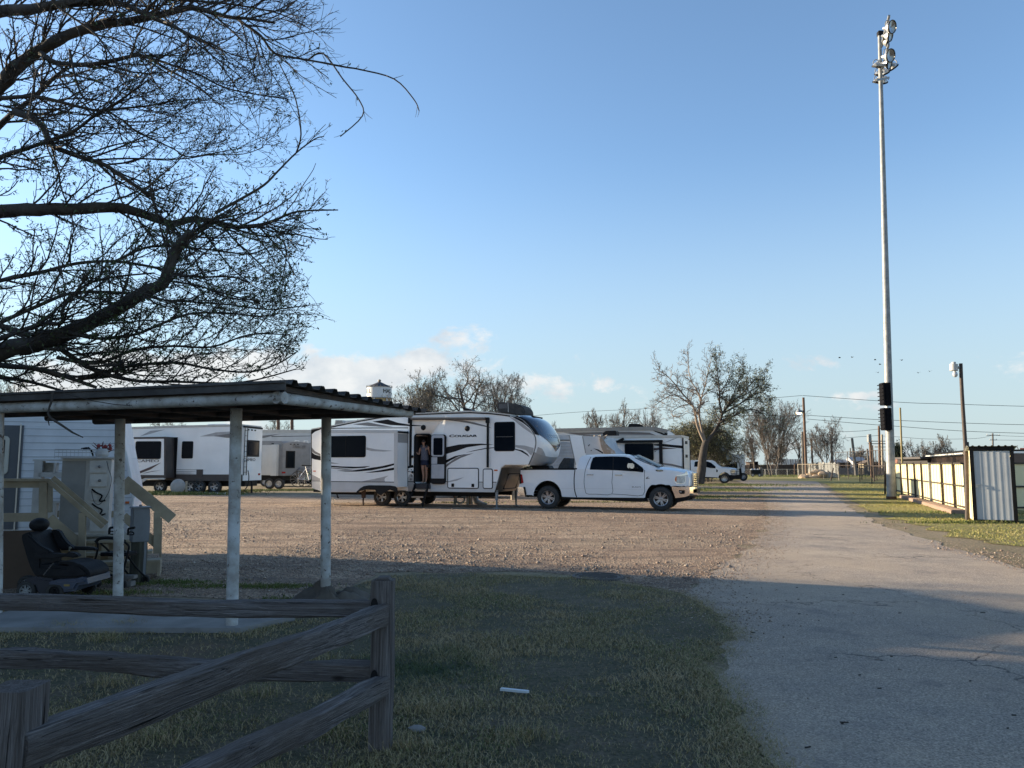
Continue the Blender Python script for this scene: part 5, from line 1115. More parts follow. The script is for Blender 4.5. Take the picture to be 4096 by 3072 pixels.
nose_patch('nose_stripe', (NT * .64, NT * .74), lambda t: (.005, .05 + 1.2 * max(0, t - .64)), .008, M_decall, nc, 8, 12)
nose_patch('nose_graphic', (NT * .0, NT * .42), lambda t: (0.0005, .012 + .035 * t), .016, M_decal, nc, 20, 6)
# word across the glass, curved with it
mb = MB(); text_mesh(mb, 'COUGAR', .24, .0, 1, 0, .52); vs = []
for v in mb.v: vs.append(nose_n(NT * (.41 - .055 * v[2]), v[0], .02))
mb.v = [tuple(q) for q in vs]; mb.build('glass_lettering', mat('silver_print', (.5, .52, .55), .4), ng, smooth=0)
mb = MB(); vs = []
for pts in ([(.42, .52), (.47, .555), (.495, .59), (.47, .575)], [(.58, .52), (.53, .555), (.505, .59), (.53, .575)]): mb.add([nose_n(NT * t, w_, .02) for w_, t in pts], [(0, 1, 2, 3)])
mb.build('glass_emblem', mat('silver_print', (.5, .52, .55), .4), ng, smooth=0)
p = nose(2.2, .5); mb = MB(); mb.box(p.x - .25, p.x + .02, CW / 2 - .55, CW / 2 + .55, p.z + .0, p.z + .05, .02); mb.build('roof_lip', M_black, nc)
# pin box
P = SC.P(c4, [(1400, 1004), (1640, 1004), (1660, 1040), (1560, 1058), (1440, 1050), (1410, 1020)], 1.0); MB().prism(P, .95, 1.5, .02).build('pin_box', M_black, cg_)
P = SC.P(c4, [(1280, 1050), (1420, 1005), (1440, 1012), (1300, 1060)], 1.0); MB().prism(P, 1.0, 1.05).build('hitch_arm', M_black, cg_)
# steps
zt_ = d0[1]
stp = [((1530, 1262), (1715, 1340), -.10, 1), ]
for i, (xa, xb, yy_) in enumerate([(1502, 1668, 1350), (1470, 1640, 1434), (1438, 1608, 1518)]):
    yo = -.28 - .22 * i; a_ = SC.p(*c3(xa, yy_), yo); b_ = SC.p(*c3(xb, yy_), yo); mb = MB(); mb.box(a_[0], b_[0], yo - .02, yo + .2, a_[1] - .04, a_[1], .004); s_ = mb.build('step', M_black, cg_); MB().box(a_[0], b_[0], yo - .03, yo + .02, a_[1] - .035, a_[1] + .012, .003).build('tread_edge', M_alu, s_)
for xa, ya, xb, yb in ((1535, 1272, 1440, 1530), (1705, 1275, 1625, 1560)):
    a_ = SC.p(*c3(xa, ya), -.1); b_ = SC.p(*c3(xb, yb), -.72); mb = MB(); mb.obox((a_[0], -.1, a_[1]), (b_[0], -.72, b_[1]), .03, .14); mb.build('step_stringer', M_black, cg_)
a_ = SC.p(*c3(1512, 1268), -.1); b_ = SC.p(*c3(1720, 1330), -.1); MB().box(a_[0], b_[0], -.14, 0, b_[1], a_[1], .01).build('step_box', mat('step_plate', (.03, .035, .045), .4), cg_)
# running gear and jacks
for (x_, y_, yo) in ((1075, 1450, .04), (1345, 1450, .04)):
    p = SC.p(*c3(x_, y_)); 
    for yy_, s_ in ((.14, -1), (CW - .14, 1)): wheel_obj('wheel', (p[0], yy_, .36), .36, .23, cg_, 'spoke', 5, .58, .2 * x_, s_, M_alu if s_ < 0 else M_rimdark)
mb = MB(); a_ = SC.p(*c3(300, 1385)); b_ = SC.p(*c4(900, 1365)); mb.box(a_[0], b_[0], .3, .42, .42, .62); mb.box(a_[0], b_[0], CW - .42, CW - .3, .42, .62); p = SC.p(*c3(1210, 1450)); mb.box(p[0] - .7, p[0] + .7, .3, CW - .3, .3, .45); mb.build('chassis', M_black, cg_)
for yo in (.12, CW - .2):
    p = SC.p(*c4(937, 1370)); mb = MB(); mb.box(p[0] - .045, p[0] + .045, yo - .04, yo + .05, .3, p[1] + .1, .005); mb.box(p[0] - .03, p[0] + .03, yo - .02, yo + .03, .02, .35); mb.box(p[0] - .12, p[0] + .12, yo - .1, yo + .1, -.01, .02, .004); mb.build('landing_leg', M_galv, cg_)
mb = MB(); a_ = SC.p(*c3(205, 1340)); mb.box(a_[0] - .5, a_[0], .9, 1.5, .62, .68); mb.box(a_[0] - .3, a_[0] + .2, .3, 2.2, .5, .6); mb.build('rear_rack', M_black, cg_)
mb = MB(); a_ = SC.p(*c3(430, 1385)); mb.tube([(a_[0], .3, .5), (a_[0] + .1, .25, .28), (a_[0] + .16, .2, .3)], .03, 6); mb.build('drain_pipe', M_black, cg_)
cb = MB(); cb.tube(cr([(*q, 0) for q in []] or [Vector((SC.p(*c3(x_, y_))[0], yo, z_)) for x_, y_, yo, z_ in ((405, 1470, .2, .32), (430, 1500, .1, .1), (470, 1525, 0, .015), (700, 1530, -.1, .01), (950, 1528, .1, .01), (1200, 1528, .5, .01))], 5), .014, 6)
c_ = cb.build('extension_cord', M_black); c_.location = SC.o; c_.rotation_euler.z = SC.ang; tag(c_, 'black power cord lying on the gravel under the large camper', 'cord')
# roof gear
P = SC.P(c4, [(968, 175), (1000, 168), (1100, 178), (1230, 196), (1300, 230), (1335, 285), (1335, 345), (1300, 352), (1150, 328), (1050, 316), (975, 306), (962, 230)], .8)
o_ = MB().prism([tuple(v)[:2] for v in cr([Vector(p) for p in P], 3, True)], .7, 1.75, .07, seg=3).build('roof_bundle', M_fabric); o_.location = SC.o; o_.rotation_euler.z = SC.ang; tag(o_, 'black covered bundle strapped on the roof of the large camper', 'roof bag')
P = SC.P(c4, [(1098, 174), (1106, 174), (1112, 300), (1104, 300)], .7); MB().prism(P, .685, .69).build('strap', M_alu, o_); P = SC.P(c4, [(985, 185), (1090, 195), (1092, 272), (990, 262)], .69); 
mb = MB(); 
for k_ in range(8): x0_ = P[0][0] + (P[1][0] - P[0][0]) * k_ / 8; mb.box(x0_, x0_ + .02, .684, .69, P[3][1] + .02, P[0][1] - .03)
mb.build('side_net', M_decalg, o_, smooth=0)
P = SC.P(c4, [(490, 262), (520, 250), (600, 272), (650, 300), (560, 296)], .9); mb = MB(); mb.prism(P, .9, 1.4, .01); mb.build('roof_vent', M_black, cg_)
P = SC.P(c4, [(-20, 310), (30, 300), (130, 312), (130, 318), (-20, 322)], .9); mb = MB(); mb.prism(P, .7, 1.5, .01); mb.build('roof_panel', M_black, cg_)
P = SC.P(c4, [(272, 290), (315, 290), (315, 308), (272, 310)], 1.2); MB().prism(P, 1.2, 1.35).build('roof_vent', M_black, cg_)
P = SC.P(c4, [(470, 292), (640, 292), (640, 302), (470, 306)], .9); MB().prism(P, .8, 1.5).build('vent_base', M_rvwhite, cg_)
# ---------------------------------------------------------------- person in the doorway
def skin_obj(name, verts, edges, radii, m, parent, sub=1, root=0):
    me = bpy.data.meshes.new(name); me.from_pydata(verts, edges, []); o = bpy.data.objects.new(name, me); COL.objects.link(o)
    md = o.modifiers.new('s', 'SKIN'); 
    for i, r_ in enumerate(radii):
        r2 = r_ if isinstance(r_, tuple) else (r_, r_); me.skin_vertices[0].data[i].radius = r2
    me.skin_vertices[0].data[root].use_root = True; md.use_smooth_shade = True
    if sub: o.modifiers.new('d', 'SUBSURF').levels = sub
    bpy.context.view_layer.update(); m2 = bpy.data.meshes.new_from_object(o.evaluated_get(bpy.context.evaluated_depsgraph_get()))
    bpy.data.objects.remove(o); o = bpy.data.objects.new(name, m2); COL.objects.link(o); m2.materials.clear(); m2.materials.append(m); m2.polygons.foreach_set('use_smooth', [True] * len(m2.polygons))
    if parent: o.parent = parent
    return o
M_skin = mat('skin', (.46, .27, .19), .55, rgb2=(.40, .22, .15), scale=5)
zP = crop(1620, 1720, 6.912)
PY = .30
def pq(x, y, dy=0.): s_ = SC.p(*zP(x, y), PY); return Vector((s_[0], PY + dy, s_[1]))
ft = pq(530, 1432); root_w = SC.world(ft.x, PY, d0[1]); pe = empty('person', root_w, SC.ang, 'woman in grey tank top and dark shorts standing in the open camper door', 'person')
def pl(x, y, dy=0.): v = pq(x, y, dy); return Vector((v.x - ft.x, dy, v.z - d0[1]))
V = []; E = []; Rr = []
def chain(start, pts, rs):
    prev = start
    for p, r_ in zip(pts, rs): V.append(tuple(p)); Rr.append(r_); i = len(V) - 1; (E.append((prev, i)) if prev is not None else None); prev = i
    return prev
pel = chain(None, [pl(545, 830)], [(.125, .10)]); wa_ = chain(pel, [pl(548, 740), pl(540, 640), pl(530, 530), pl(528, 450)], [(.105, .085), (.115, .09), (.135, .095), (.10, .075)])
nk = chain(wa_, [pl(522, 400, -.005), pl(520, 372, -.015)], [.045, .042]); hd = chain(nk, [pl(520, 345, -.03), pl(521, 305, -.025), pl(521, 262, -.005)], [(.055, .06), (.072, .082), (.06, .068)])
# limbs
lh = chain(pel, [pl(492, 880), pl(495, 1010, -.02), pl(505, 1130, -.01), pl(510, 1230, .01), pl(512, 1340), pl(500, 1395)], [.088, .072, .052, .052, .036, .034])
chain(lh, [pl(475, 1425, -.10)], [.028]); rh = chain(pel, [pl(602, 880), pl(600, 1010, -.02), pl(598, 1130, -.01), pl(598, 1230, .01), pl(590, 1340), pl(588, 1395)], [.088, .072, .052, .052, .036, .034]); chain(rh, [pl(578, 1422, -.10)], [.028])
def hand(i, base, d, up, L=.17):
    """palm, four unequal bent fingers and a thumb from the side"""
    d = d.normalized(); s = d.cross(up).normalized(); n = s.cross(d)
    pm = chain(i, [base + d * .045, base + d * .085], [(.034, .018), (.036, .015)])
    for k_, (o_, l_) in enumerate(((-.027, .062), (-.009, .074), (.009, .070), (.026, .054))):
        b_ = base + d * .09 + s * o_; chain(pm, [b_, b_ + d * l_ * .5 + n * .004, b_ + d * l_ + n * .018], [.0085, .0080, .0070])
    b_ = base + d * .04 - s * .034; chain(pm - 1, [b_, b_ + d * .03 - s * .018 + n * .008], [.010, .0085])
la = chain(wa_ - 1, [pl(418, 470), pl(402, 575, .0), pl(405, 660, -.04), pl(360, 610, -.12), pl(322, 555, -.16)], [.05, .040, .034, .030, .022]); hand(la, pl(318, 548, -.165), pl(285, 478, -.20) - pl(318, 548, -.165), Vector((0, -1, .2)))
ra = chain(wa_ - 1, [pl(640, 470), pl(672, 570, .02), pl(688, 650, 0), pl(700, 600, -.08), pl(704, 540, -.14)], [.05, .040, .034, .030, .022]); hand(ra, pl(705, 530, -.145), pl(702, 470, -.16) - pl(705, 530, -.145), Vector((0, -1, .2)))
pb = skin_obj('body', V, E, Rr, M_skin, pe, 1)
# face and hair
hc = pl(521, 302, -.025); mb = MB()
mb.ball(hc + Vector((-.028, -.078, .004)), (.011, .006, .007), 8, 1); mb.ball(hc + Vector((.028, -.078, .004)), (.011, .006, .007), 8, 1); mb.ball(hc + Vector((0, -.088, -.020)), (.011, .018, .018), 8, 0); mb.ball(hc + Vector((0, -.076, -.048)), (.022, .008, .006), 8, 2)
for s_ in (-1, 1): mb.ball(hc + Vector((s_ * .073, 0, -.01)), (.010, .018, .026), 8, 0)
mb.build('face', [M_skin, M_black, mat('lips', (.35, .12, .10), .5)], pb)
mb = MB(); mb.ball(hc + Vector((0, .022, .022)), (.083, .088, .088), 14); mb.ball(hc + Vector((0, .09, -.02)), (.045, .05, .06), 10); mb.v = [tuple(q) for q in mb.v]; mb.build('hair', mat('dark_hair', (.025, .018, .015), .6, bump=.004, bscale=80), pb)
# tank top: loose shell around the torso
def shell(name, rows, m, nseg=28, th=.006, wob=.004):
    vs = []; k_ = len(rows)
    for (c_, rx, ry) in rows:
        for j in range(nseg): a = 2 * pi * j / nseg; f = 1 + wob / rx * sin(j * 5 + rx * 90); vs.append((c_.x + rx * f * cos(a), c_.y + ry * f * sin(a), c_.z + .012 * wob / .004 * sin(a * 3) * (1 if c_ is rows[0][0] else 0)))
    o = MB().add(vs, [(i * nseg + j, i * nseg + (j + 1) % nseg, (i + 1) * nseg + (j + 1) % nseg, (i + 1) * nseg + j) for i in range(k_ - 1) for j in range(nseg)]).build(name, m, pb, smooth=60); return o
M_top = mat('speckled_grey_top', (.16, .165, .20), .85, rgb2=(.08, .085, .11), scale=60, contrast=(.45, .55), bump=.003, bscale=30)
tt = shell('tank_top', [(pl(548, 805), .178, .135), (pl(546, 740), .170, .128), (pl(542, 640), .155, .118), (pl(532, 545), .150, .115), (pl(530, 480), .132, .100), (pl(529, 455), .118, .088)], M_top)
for s_, x_ in ((-1, 462), (1, 598)): a = pl(x_, 462, -.085); b = pl(x_ + s_ * 3, 425, 0); c = pl(x_, 462, .085); mb = MB(); mb.tube(cr([a, b + Vector((0, 0, .03)), c], 6), [.02] * 13, 8, squash=1.6); mb.build('strap', M_top, tt)
sh_ = shell('shorts', [(pl(548, 930), .165, .12), (pl(548, 880), .168, .128), (pl(548, 800), .160, .125)], mat('dark_denim', (.014, .022, .055), .8), wob=.002)
for s_, x_ in ((-1, 492), (1, 605)): shell('shorts_leg', [(pl(x_, 945), .100, .100), (pl(x_, 880), .098, .105)], MATS['dark_denim'], 20, wob=.001)
for x_ in (488, 582): c_ = pl(x_, 1410, -.06); mb = MB(); mb.ball((c_.x, -.07, .035), (.045, .125, .036), 12); mb.box(c_.x - .045, c_.x + .045, -.19, .05, .0, .02, .008); mb.build('shoe', mat('white_canvas', (.5, .5, .5), .7), pb)
bpy.context.view_layer.update()

# ---------------------------------------------------------------- generic camper helpers
def RV(name, S, label, cat, c, out, depth, m, bev=.03):
    r = empty(name, S.o, S.ang, label, cat); P = S.P(c, out); MB().prism(P, 0, depth, bev).build('body', m, r); return r
def face_win(S, c, a, b, par, y=0., r_=.08, nm='window', fm=None):
    p = S.p(*c(*a), y); q = S.p(*c(*b), y); rr = rrect(p[0], q[1], q[0], p[1], r_); f = MB().prism(rr, y - .02, y + .01, .004).build(nm, fm or M_black, par); MB().prism(inset(rr, .05), y - .026, y - .01).build('pane', M_glass, f); return f
def deco(S, c, pts, par, m, y=0., nm='graphic', d=.004, sm=0):
    P = S.P(c, pts, y)
    if sm: P = [tuple(v)[:2] for v in cr([Vector(p) for p in P], sm, True)]
    return MB().prism(P, y - d, y).build(nm, m, par, smooth=0)
def lbox(S, c, a, b, par, y0, y1, m, nm, bev=.005, yr=0.):
    p = S.p(*c(*a), yr); q = S.p(*c(*b), yr); return MB().box(p[0], q[0], y0, y1, p[1], q[1], bev).build(nm, m, par)
def words(S, c, txt, a, b, par, y=-.008, m=None, nm='lettering', bold=.01):
    p = S.p(*c(*a)); q = S.p(*c(*b)); mb = MB(); text_mesh(mb, txt, p[0], p[1], q[1] - p[1], y, q[0] - p[0], bold=bold); return mb.build(nm, m or M_decalg, par, smooth=0)

# the camper with CAMEO lettering
SA = Side((640, 1970), 44.8, (960, 1966), 44.2)
ca_ = RV('fifth_wheel_camper', SA, 'long white camper with a dark framed slide out and ladder beyond the carport', 'camper', c2, [(-40, 960), (-40, 520), (250, 512), (740, 488), (1352, 465), (1352, 985), (720, 990), (300, 980)], 2.44, M_rvwhite)
deco(SA, c2, [(-40, 940), (300, 950), (720, 935), (1352, 925), (1352, 985), (1000, 992), (720, 992), (300, 982), (-40, 960)], ca_, mat('dark_bronze', (.055, .045, .042), .45), nm='lower_band')
sl_ = MB().prism(SA.P(c2, [(296, 588), (625, 578), (625, 970), (296, 960)], -.9), -.9, .02, .01).build('slide_out', mat('dark_bronze', (.055, .045, .042), .45), ca_)
deco(SA, c2, [(312, 606), (607, 598), (607, 942), (312, 944)], sl_, M_rvwhite, -.9, 'slide_panel', .02)
SAy = -.93; face_win(SA, c2, (340, 626), (575, 790), sl_, SAy, .1)
mb = MB(); p = SA.p(*c2(348, 824), SAy); q = SA.p(*c2(560, 795), SAy); text_mesh(mb, 'CAMEO', p[0], p[1], q[1] - p[1], SAy - .006, q[0] - p[0], bold=.02); mb.build('lettering', M_decalg, sl_, smooth=0)
deco(SA, c2, [(312, 938), (400, 900), (578, 824), (480, 890), (380, 930), (350, 942)], sl_, mat('maroon_decal', (.075, .045, .045), .4), SAy + .01, d=.02); deco(SA, c2, [(312, 866), (390, 858), (312, 873)], sl_, M_decalg, SAy + .01, d=.02); deco(SA, c2, [(400, 930), (500, 905), (575, 897), (480, 915), (440, 925)], sl_, M_decalg, SAy + .01, d=.02)
pa = SA.p(*c2(625, 590), -.9)[0]; lbox(SA, c2, (632, 585), (722, 965), ca_, -.05, 0, M_black, 'slide_recess')
face_win(SA, c2, (780, 620), (880, 782), ca_); lbox(SA, c2, (918, 884), (975, 945), ca_, -.04, 0, mat('dark_bronze', (.05, .04, .04), .5), 'utility_hatch')
deco(SA, c2, [(380, 580), (480, 525), (620, 512), (540, 535), (460, 560)], ca_, M_decall); deco(SA, c2, [(945, 572), (1100, 530), (1230, 520), (1340, 520), (1340, 580), (1200, 575), (1080, 568)], ca_, M_decall); deco(SA, c2, [(1080, 565), (1230, 540), (1340, 535), (1340, 582), (1200, 580)], ca_, M_decalg, d=.008)
for yy_, l_ in ((888, 290), (905, 210), (918, 190), (928, 190)): deco(SA, c2, [(722, yy_), (722 + l_ * .7, yy_ - 2), (722 + l_, yy_ + 1), (722, yy_ + 6)], ca_, M_decalg)
mb = MB(); P = SA.P(c2, [(-40, 520), (250, 508), (740, 484), (1352, 462)]); mb.prism(ribbon([(p[0], p[1] + .02) for p in P], .12), -.02, 2.46); mb.build('roof_edge', MATS['cream_roof'], ca_, smooth=0)
arc_ = [(385, 1010), (400, 985), (430, 972), (600, 968), (625, 975), (610, 985), (450, 985), (420, 1005), (400, 1020)]; deco(SA, c2, arc_, ca_, MATS['cream_roof'], -.9, 'fender_trim', .03)
for x_ in (560, 850, 930, 1080):
    p = SA.p(*c2(x_, 1060)); wheel_obj('wheel', (p[0], .15, .38), .38, .24, ca_, 'spoke', 5, .6, x_, -1); 
lbox(SA, c2, (300, 1000), (1340, 1040), ca_, .4, 2.0, M_black, 'chassis')
for x_ in (1015, 1230, 1420): lbox(SA, c2, (x_ - 4, 990), (x_ + 4, 1100), ca_, .2, .3, M_black, 'jack', 0)
# its rear wall, seen to the right
Lr = SA.p(*c2(1352, 700))[0]; rm = Matrix.Translation((Lr + .005, 0, 0)) @ Matrix.Rotation(radians(90), 4, 'Z')
zt_ = SA.p(*c2(1352, 465))[1]; zb_ = SA.p(*c2(1352, 985))[1]; hR = zt_ - zb_
def rear(mb, u0, u1, v0, v1, d0_, d1_, bev=0): mb.M = rm; mb.box(u0 * 2.44, u1 * 2.44, -d1_, -d0_, zt_ - v1 * hR, zt_ - v0 * hR, bev); mb.M = None; return mb
rear(MB(), .0, 1, .02, .99, 0, .02, .01).build('rear_wall', M_rvwhite, ca_)
wn = rear(MB(), .18, .84, .25, .56, .02, .05, .02).build('rear_window', M_black, ca_); rear(MB(), .24, .78, .28, .53, .05, .06, .0).build('pane', M_glass, wn)
mb = MB(); text_mesh(mb, 'CAMEO', -.02, 0, .17, 0, 1.5, bold=.02); vv = [rm @ Vector((v[0] + .1, -.03, zt_ - .64 * hR + v[2])) for v in mb.v]; mb.v = [tuple(q) for q in vv]; mb.build('lettering', M_decalg, ca_, smooth=0)
for u_ in (.20, .38, .55): rear(MB(), u_, u_ + .07, .05, .075, .02, .05, .005).build('marker_light', M_black, ca_)
rear(MB(), .80, .93, .87, .91, .02, .05, .005).build('taillight', M_red, ca_)
mb = MB(); 
for u_ in (.0, .14): rear(mb, u_, u_ + .018, .02, .9, .08, .11)
for k_ in range(9): rear(mb, .0, .15, .08 + k_ * .095, .087 + k_ * .095, .085, .105)
mb.build('ladder', M_black, ca_)
rear(MB(), .0, 1, -.005, .03, -.02, .04, .01).build('rear_trim', M_black, ca_)
for (x_, w_, h_, nm) in ((955, 80, 14, 'roof_vent'), (1010, 130, 16, 'air_conditioner'), (1180, 60, 12, 'roof_vent')):
    p = SA.p(*c2(x_, 475)); q = SA.p(*c2(x_ + w_, 475 - h_ * 1.5), 0); MB().box(p[0], q[0], .7, 1.5, p[1] - .1, q[1] + .05, .03).build(nm, M_rvwhite, ca_)
# grey trailer
ST2 = Side((1050, 1962), 52.3, (1126, 1960), 52.0)
t2 = RV('travel_trailer', ST2, 'small grey travel trailer with arched roof and spare wheel behind the long camper', 'trailer', c2, [(1400, 965), (1400, 650), (1530, 640), (1718, 636), (1725, 660), (1722, 965)], 2.4, mat('trailer_grey', (.24, .24, .245), .45))
Lr2 = ST2.p(*c2(1724, 700))[0]; zt2 = ST2.p(*c2(1722, 640))[1]; zb2 = ST2.p(*c2(1722, 965))[1]; hR2 = zt2 - zb2
rm2 = Matrix.Translation((Lr2 + .0, 0, 0)) @ Matrix.Rotation(radians(69), 4, 'Z')
mb = MB(); mb.M = rm2; mb.prism([(0, zb2), (2.5, zb2), (2.5, zt2 - .12)] + [(2.5 * (1 - k_ / 8), zt2 - .12 + .14 * sin(pi * (k_ + .8) / 9.2)) for k_ in range(1, 8)] + [(0, zt2 - .12)], -.06, .9, .03); mb.M = None; mb.build('rear_wall', MATS['trailer_grey'], t2)
def rear2(u0, u1, v0, v1, d0_, d1_, m, nm, bev=0, par=None): mb = MB(); mb.M = rm2; mb.box(u0 * 2.5, u1 * 2.5, -d1_, -d0_, zt2 - v1 * hR2, zt2 - v0 * hR2, bev); mb.M = None; return mb.build(nm, m, par or t2)
w2_ = rear2(.12, .44, .27, .78, .06, .085, M_black, 'rear_window', .03); rear2(.17, .39, .30, .75, .085, .095, M_glass, 'pane', 0, w2_)
mb = MB(); text_mesh(mb, 'TRACER', 0, 0, .20, 0, 1.15, ital=.2, bold=.02); mb.v = [tuple(rm2 @ Vector((v[0] + .85, -.075, zt2 - .19 * hR2 + v[2]))) for v in mb.v]; mb.build('lettering', M_decalg, t2, smooth=0)
rear2(.0, .12, .88, .93, .06, .09, M_red, 'taillight', .01)
sp2 = wheel_obj('spare_wheel', rm2 @ Vector((1.55, -.18, zt2 - .93 * hR2)), .36, .2, t2, 'steel'); sp2.rotation_euler.z = radians(69); MB().lathe([(0, -.13), (.33, -.13), (.37, -.08), (.37, .1)], (0, 0, 0), 'y', 24).build('wheel_cover', M_decalg, sp2)
lbox(ST2, c2, (1628, 660), (1640, 968), t2, -.05, 0, M_black, 'corner_trim'); lbox(ST2, c2, (1645, 672), (1690, 965), t2, -.3, 0, M_rvlgrey, 'slide_out'); lbox(ST2, c2, (1540, 680), (1626, 962), t2, -.02, 0, M_rvlgrey, 'side_panel')
lbox(ST2, c2, (1450, 965), (1722, 1010), t2, .1, 2.2, M_black, 'chassis')
for x_ in (1600, 1690): p = ST2.p(*c2(x_, 1040)); wheel_obj('wheel', (p[0], .12, .35), .35, .22, t2, 'steel')
mb = MB(); mb.M = rm2
for u_ in (1.2, 2.0): mb.tube([(u_, .1, zt2 - .02), (u_, .1, zt2 + .1), (u_ + .35, .1, zt2 + .1), (u_ + .35, .1, zt2 - .02)], .02, 6)
mb.M = None; mb.build('roof_rail', M_rvwhite, t2); 
for u_ in (.25, .38, .5): rear2(u_, u_ + .05, .06, .085, .06, .08, M_black, 'marker_light')
# large white unit farther back
ST3 = Side((1050, 1952), 58, (1245, 1950), 57.5)
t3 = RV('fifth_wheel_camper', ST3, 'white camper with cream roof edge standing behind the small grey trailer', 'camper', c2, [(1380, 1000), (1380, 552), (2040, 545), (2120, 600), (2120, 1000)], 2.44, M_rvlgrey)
MB().prism(ribbon([(p[0], p[1] + .03) for p in ST3.P(c2, [(1380, 552), (2040, 545)])], .22), -.02, 2.46).build('roof_edge', MATS['cream_roof'], t3)
deco(ST3, c2, [(1400, 640), (1535, 590), (1760, 565), (1690, 575), (1560, 610)], t3, M_decalg); deco(ST3, c2, [(1625, 594), (2000, 584), (2000, 588), (1625, 600)], t3, M_black); deco(ST3, c2, [(1965, 660), (2004, 650), (2004, 656)], t3, M_black)
for x_ in (1545, 1740): lbox(ST3, c2, (x_, 545), (x_ + 60, 534), t3, .8, 1.5, M_rvwhite, 'roof_vent')
lbox(ST3, c2, (1400, 1000), (2100, 1040), t3, .2, 2.2, M_black, 'chassis')
for x_ in (1560, 1700): p = ST3.p(*c2(x_, 1050)); wheel_obj('wheel', (p[0], .12, .38), .38, .22, t3, 'steel')
# air conditioned unit whose roof shows above the large camper
ST4 = Side((1330, 1950), 50, (1470, 1950), 49.6)
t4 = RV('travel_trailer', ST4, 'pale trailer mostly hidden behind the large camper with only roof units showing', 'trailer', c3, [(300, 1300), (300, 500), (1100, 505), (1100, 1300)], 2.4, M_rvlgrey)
mb = MB(); mb.prism(ST4.P(c3, [(450, 498), (470, 400), (560, 400), (595, 480), (595, 505), (450, 505)], .8), .8, 1.5, .02); ac = mb.build('air_conditioner', MATS['cream_roof'], t4); mb = MB()
for k_ in range(9): P = ST4.P(c3, [(470, 412 + k_ * 9), (560 + k_ * 3, 412 + k_ * 9), (560 + k_ * 3, 416 + k_ * 9), (470, 416 + k_ * 9)], .8); mb.prism(P, .785, .8)
mb.build('grille', M_decalg, ac, smooth=0)
MB().prism(ST4.P(c3, [(590, 500), (600, 405), (745, 400), (745, 500)], .8), .8, 1.5, .03).build('air_conditioner', M_rvlgrey, t4); MB().prism(ST4.P(c3, [(750, 480), (755, 392), (860, 392), (890, 450), (890, 490)], .8), .8, 1.4, .03).build('roof_vent', M_black, t4)
MB().prism(ST4.P(c3, [(890, 470), (892, 392), (1150, 380), (1150, 450)], .8), .8, 1.5, .03).build('roof_box', MATS['cream_roof'], t4)
lbox(ST4, c3, (320, 1300), (1080, 1380), t4, .1, 2.2, M_black, 'chassis')
# wheels seen under the large camper belong to a parked trailer behind
ST5 = Side((1800, 2000), 38.5, (2100, 1997), 37.5)
t5 = RV('utility_trailer', ST5, 'low black utility trailer with white wheels seen beneath the large camper', 'trailer', c4, [(100, 1395), (100, 1360), (1120, 1350), (1120, 1395)], 1.9, M_black, .01)
for x_ in (420, 690): p = ST5.p(*c4(x_, 1410)); wheel_obj('wheel', (p[0], .1, .37), .37, .22, t5, 'steel', rimmat=M_rvwhite); wheel_obj('wheel', (p[0] + .2, 1.8, .37), .37, .22, t5, 'steel')
# post, hose and dog-sized clutter beneath the camper
def gpost(name, u, v0, v1, Y, r_, m, label, cat, n=10): p = at(u, v1, Y); q = at(u, v0, Y); o = MB().tube([(0, 0, -.02), (q.x - p.x, 0, q.z)], r_, n).build(name, m); o.location = (p.x, Y, 0); return tag(o, label, cat)
gpost('wooden_post', 1879, 1950, 2013, 32.4, .12, M_poleg, 'grey wooden utility post seen under the large camper', 'post')
gpost('white_pipe', 1870, 1955, 2008, 32.1, .05, M_pipew, 'short cream pipe beside the grey post under the camper', 'pipe'); gpost('wooden_post', 2053, 1955, 1990, 36.5, .13, M_wood2, 'pale wooden post behind the rear bumper of the pickup', 'post')
p = at(1896, 2010, 32.2); t_ = MB().tube([(0, 0, 1.0), (.02, 0, .4), (.12, -.05, .1), (.35, -.1, .015), (.55, -.1, .01)], [.12, .13, .12, .09, .03], 9).build('grey_tarp', M_rvgrey); t_.location = (p.x, 32.2, 0); tag(t_, 'grey tarp hanging down and trailing on the gravel below the camper', 'tarp')
p = at(1840, 2008, 31.9); hs_ = MB(); 
for k_ in range(3): hs_.tube([(.20 * cos(a) * (1 - .1 * k_), .03 * k_, .24 + .20 * sin(a) * (1 - .1 * k_)) for a in [i * pi / 8 for i in range(17)]], .025, 6)
h_ = hs_.build('garden_hose', M_rvlgrey); h_.location = (p.x, 31.9, 0); tag(h_, 'coiled grey hose leaning by the post under the camper', 'hose')
p = at(1820, 2002, 32.); g_ = MB(); g_.lathe([(0, 0), (.06, 0), (.065, .2), (.04, .28), (.0, .3)], (0, 0, 0), 'z', 10); g_.ball((0, 0, .31), .045, 8, 1); g_ = g_.build('gnome', [MATS['cream_roof'], mat('salmon', (.5, .2, .13), .6)]); g_.location = (p.x, 32, 0); g_['label'] = 'small cream and orange garden figure under the camper'; g_['category'] = 'ornament'; g_.name = 'garden_ornament'
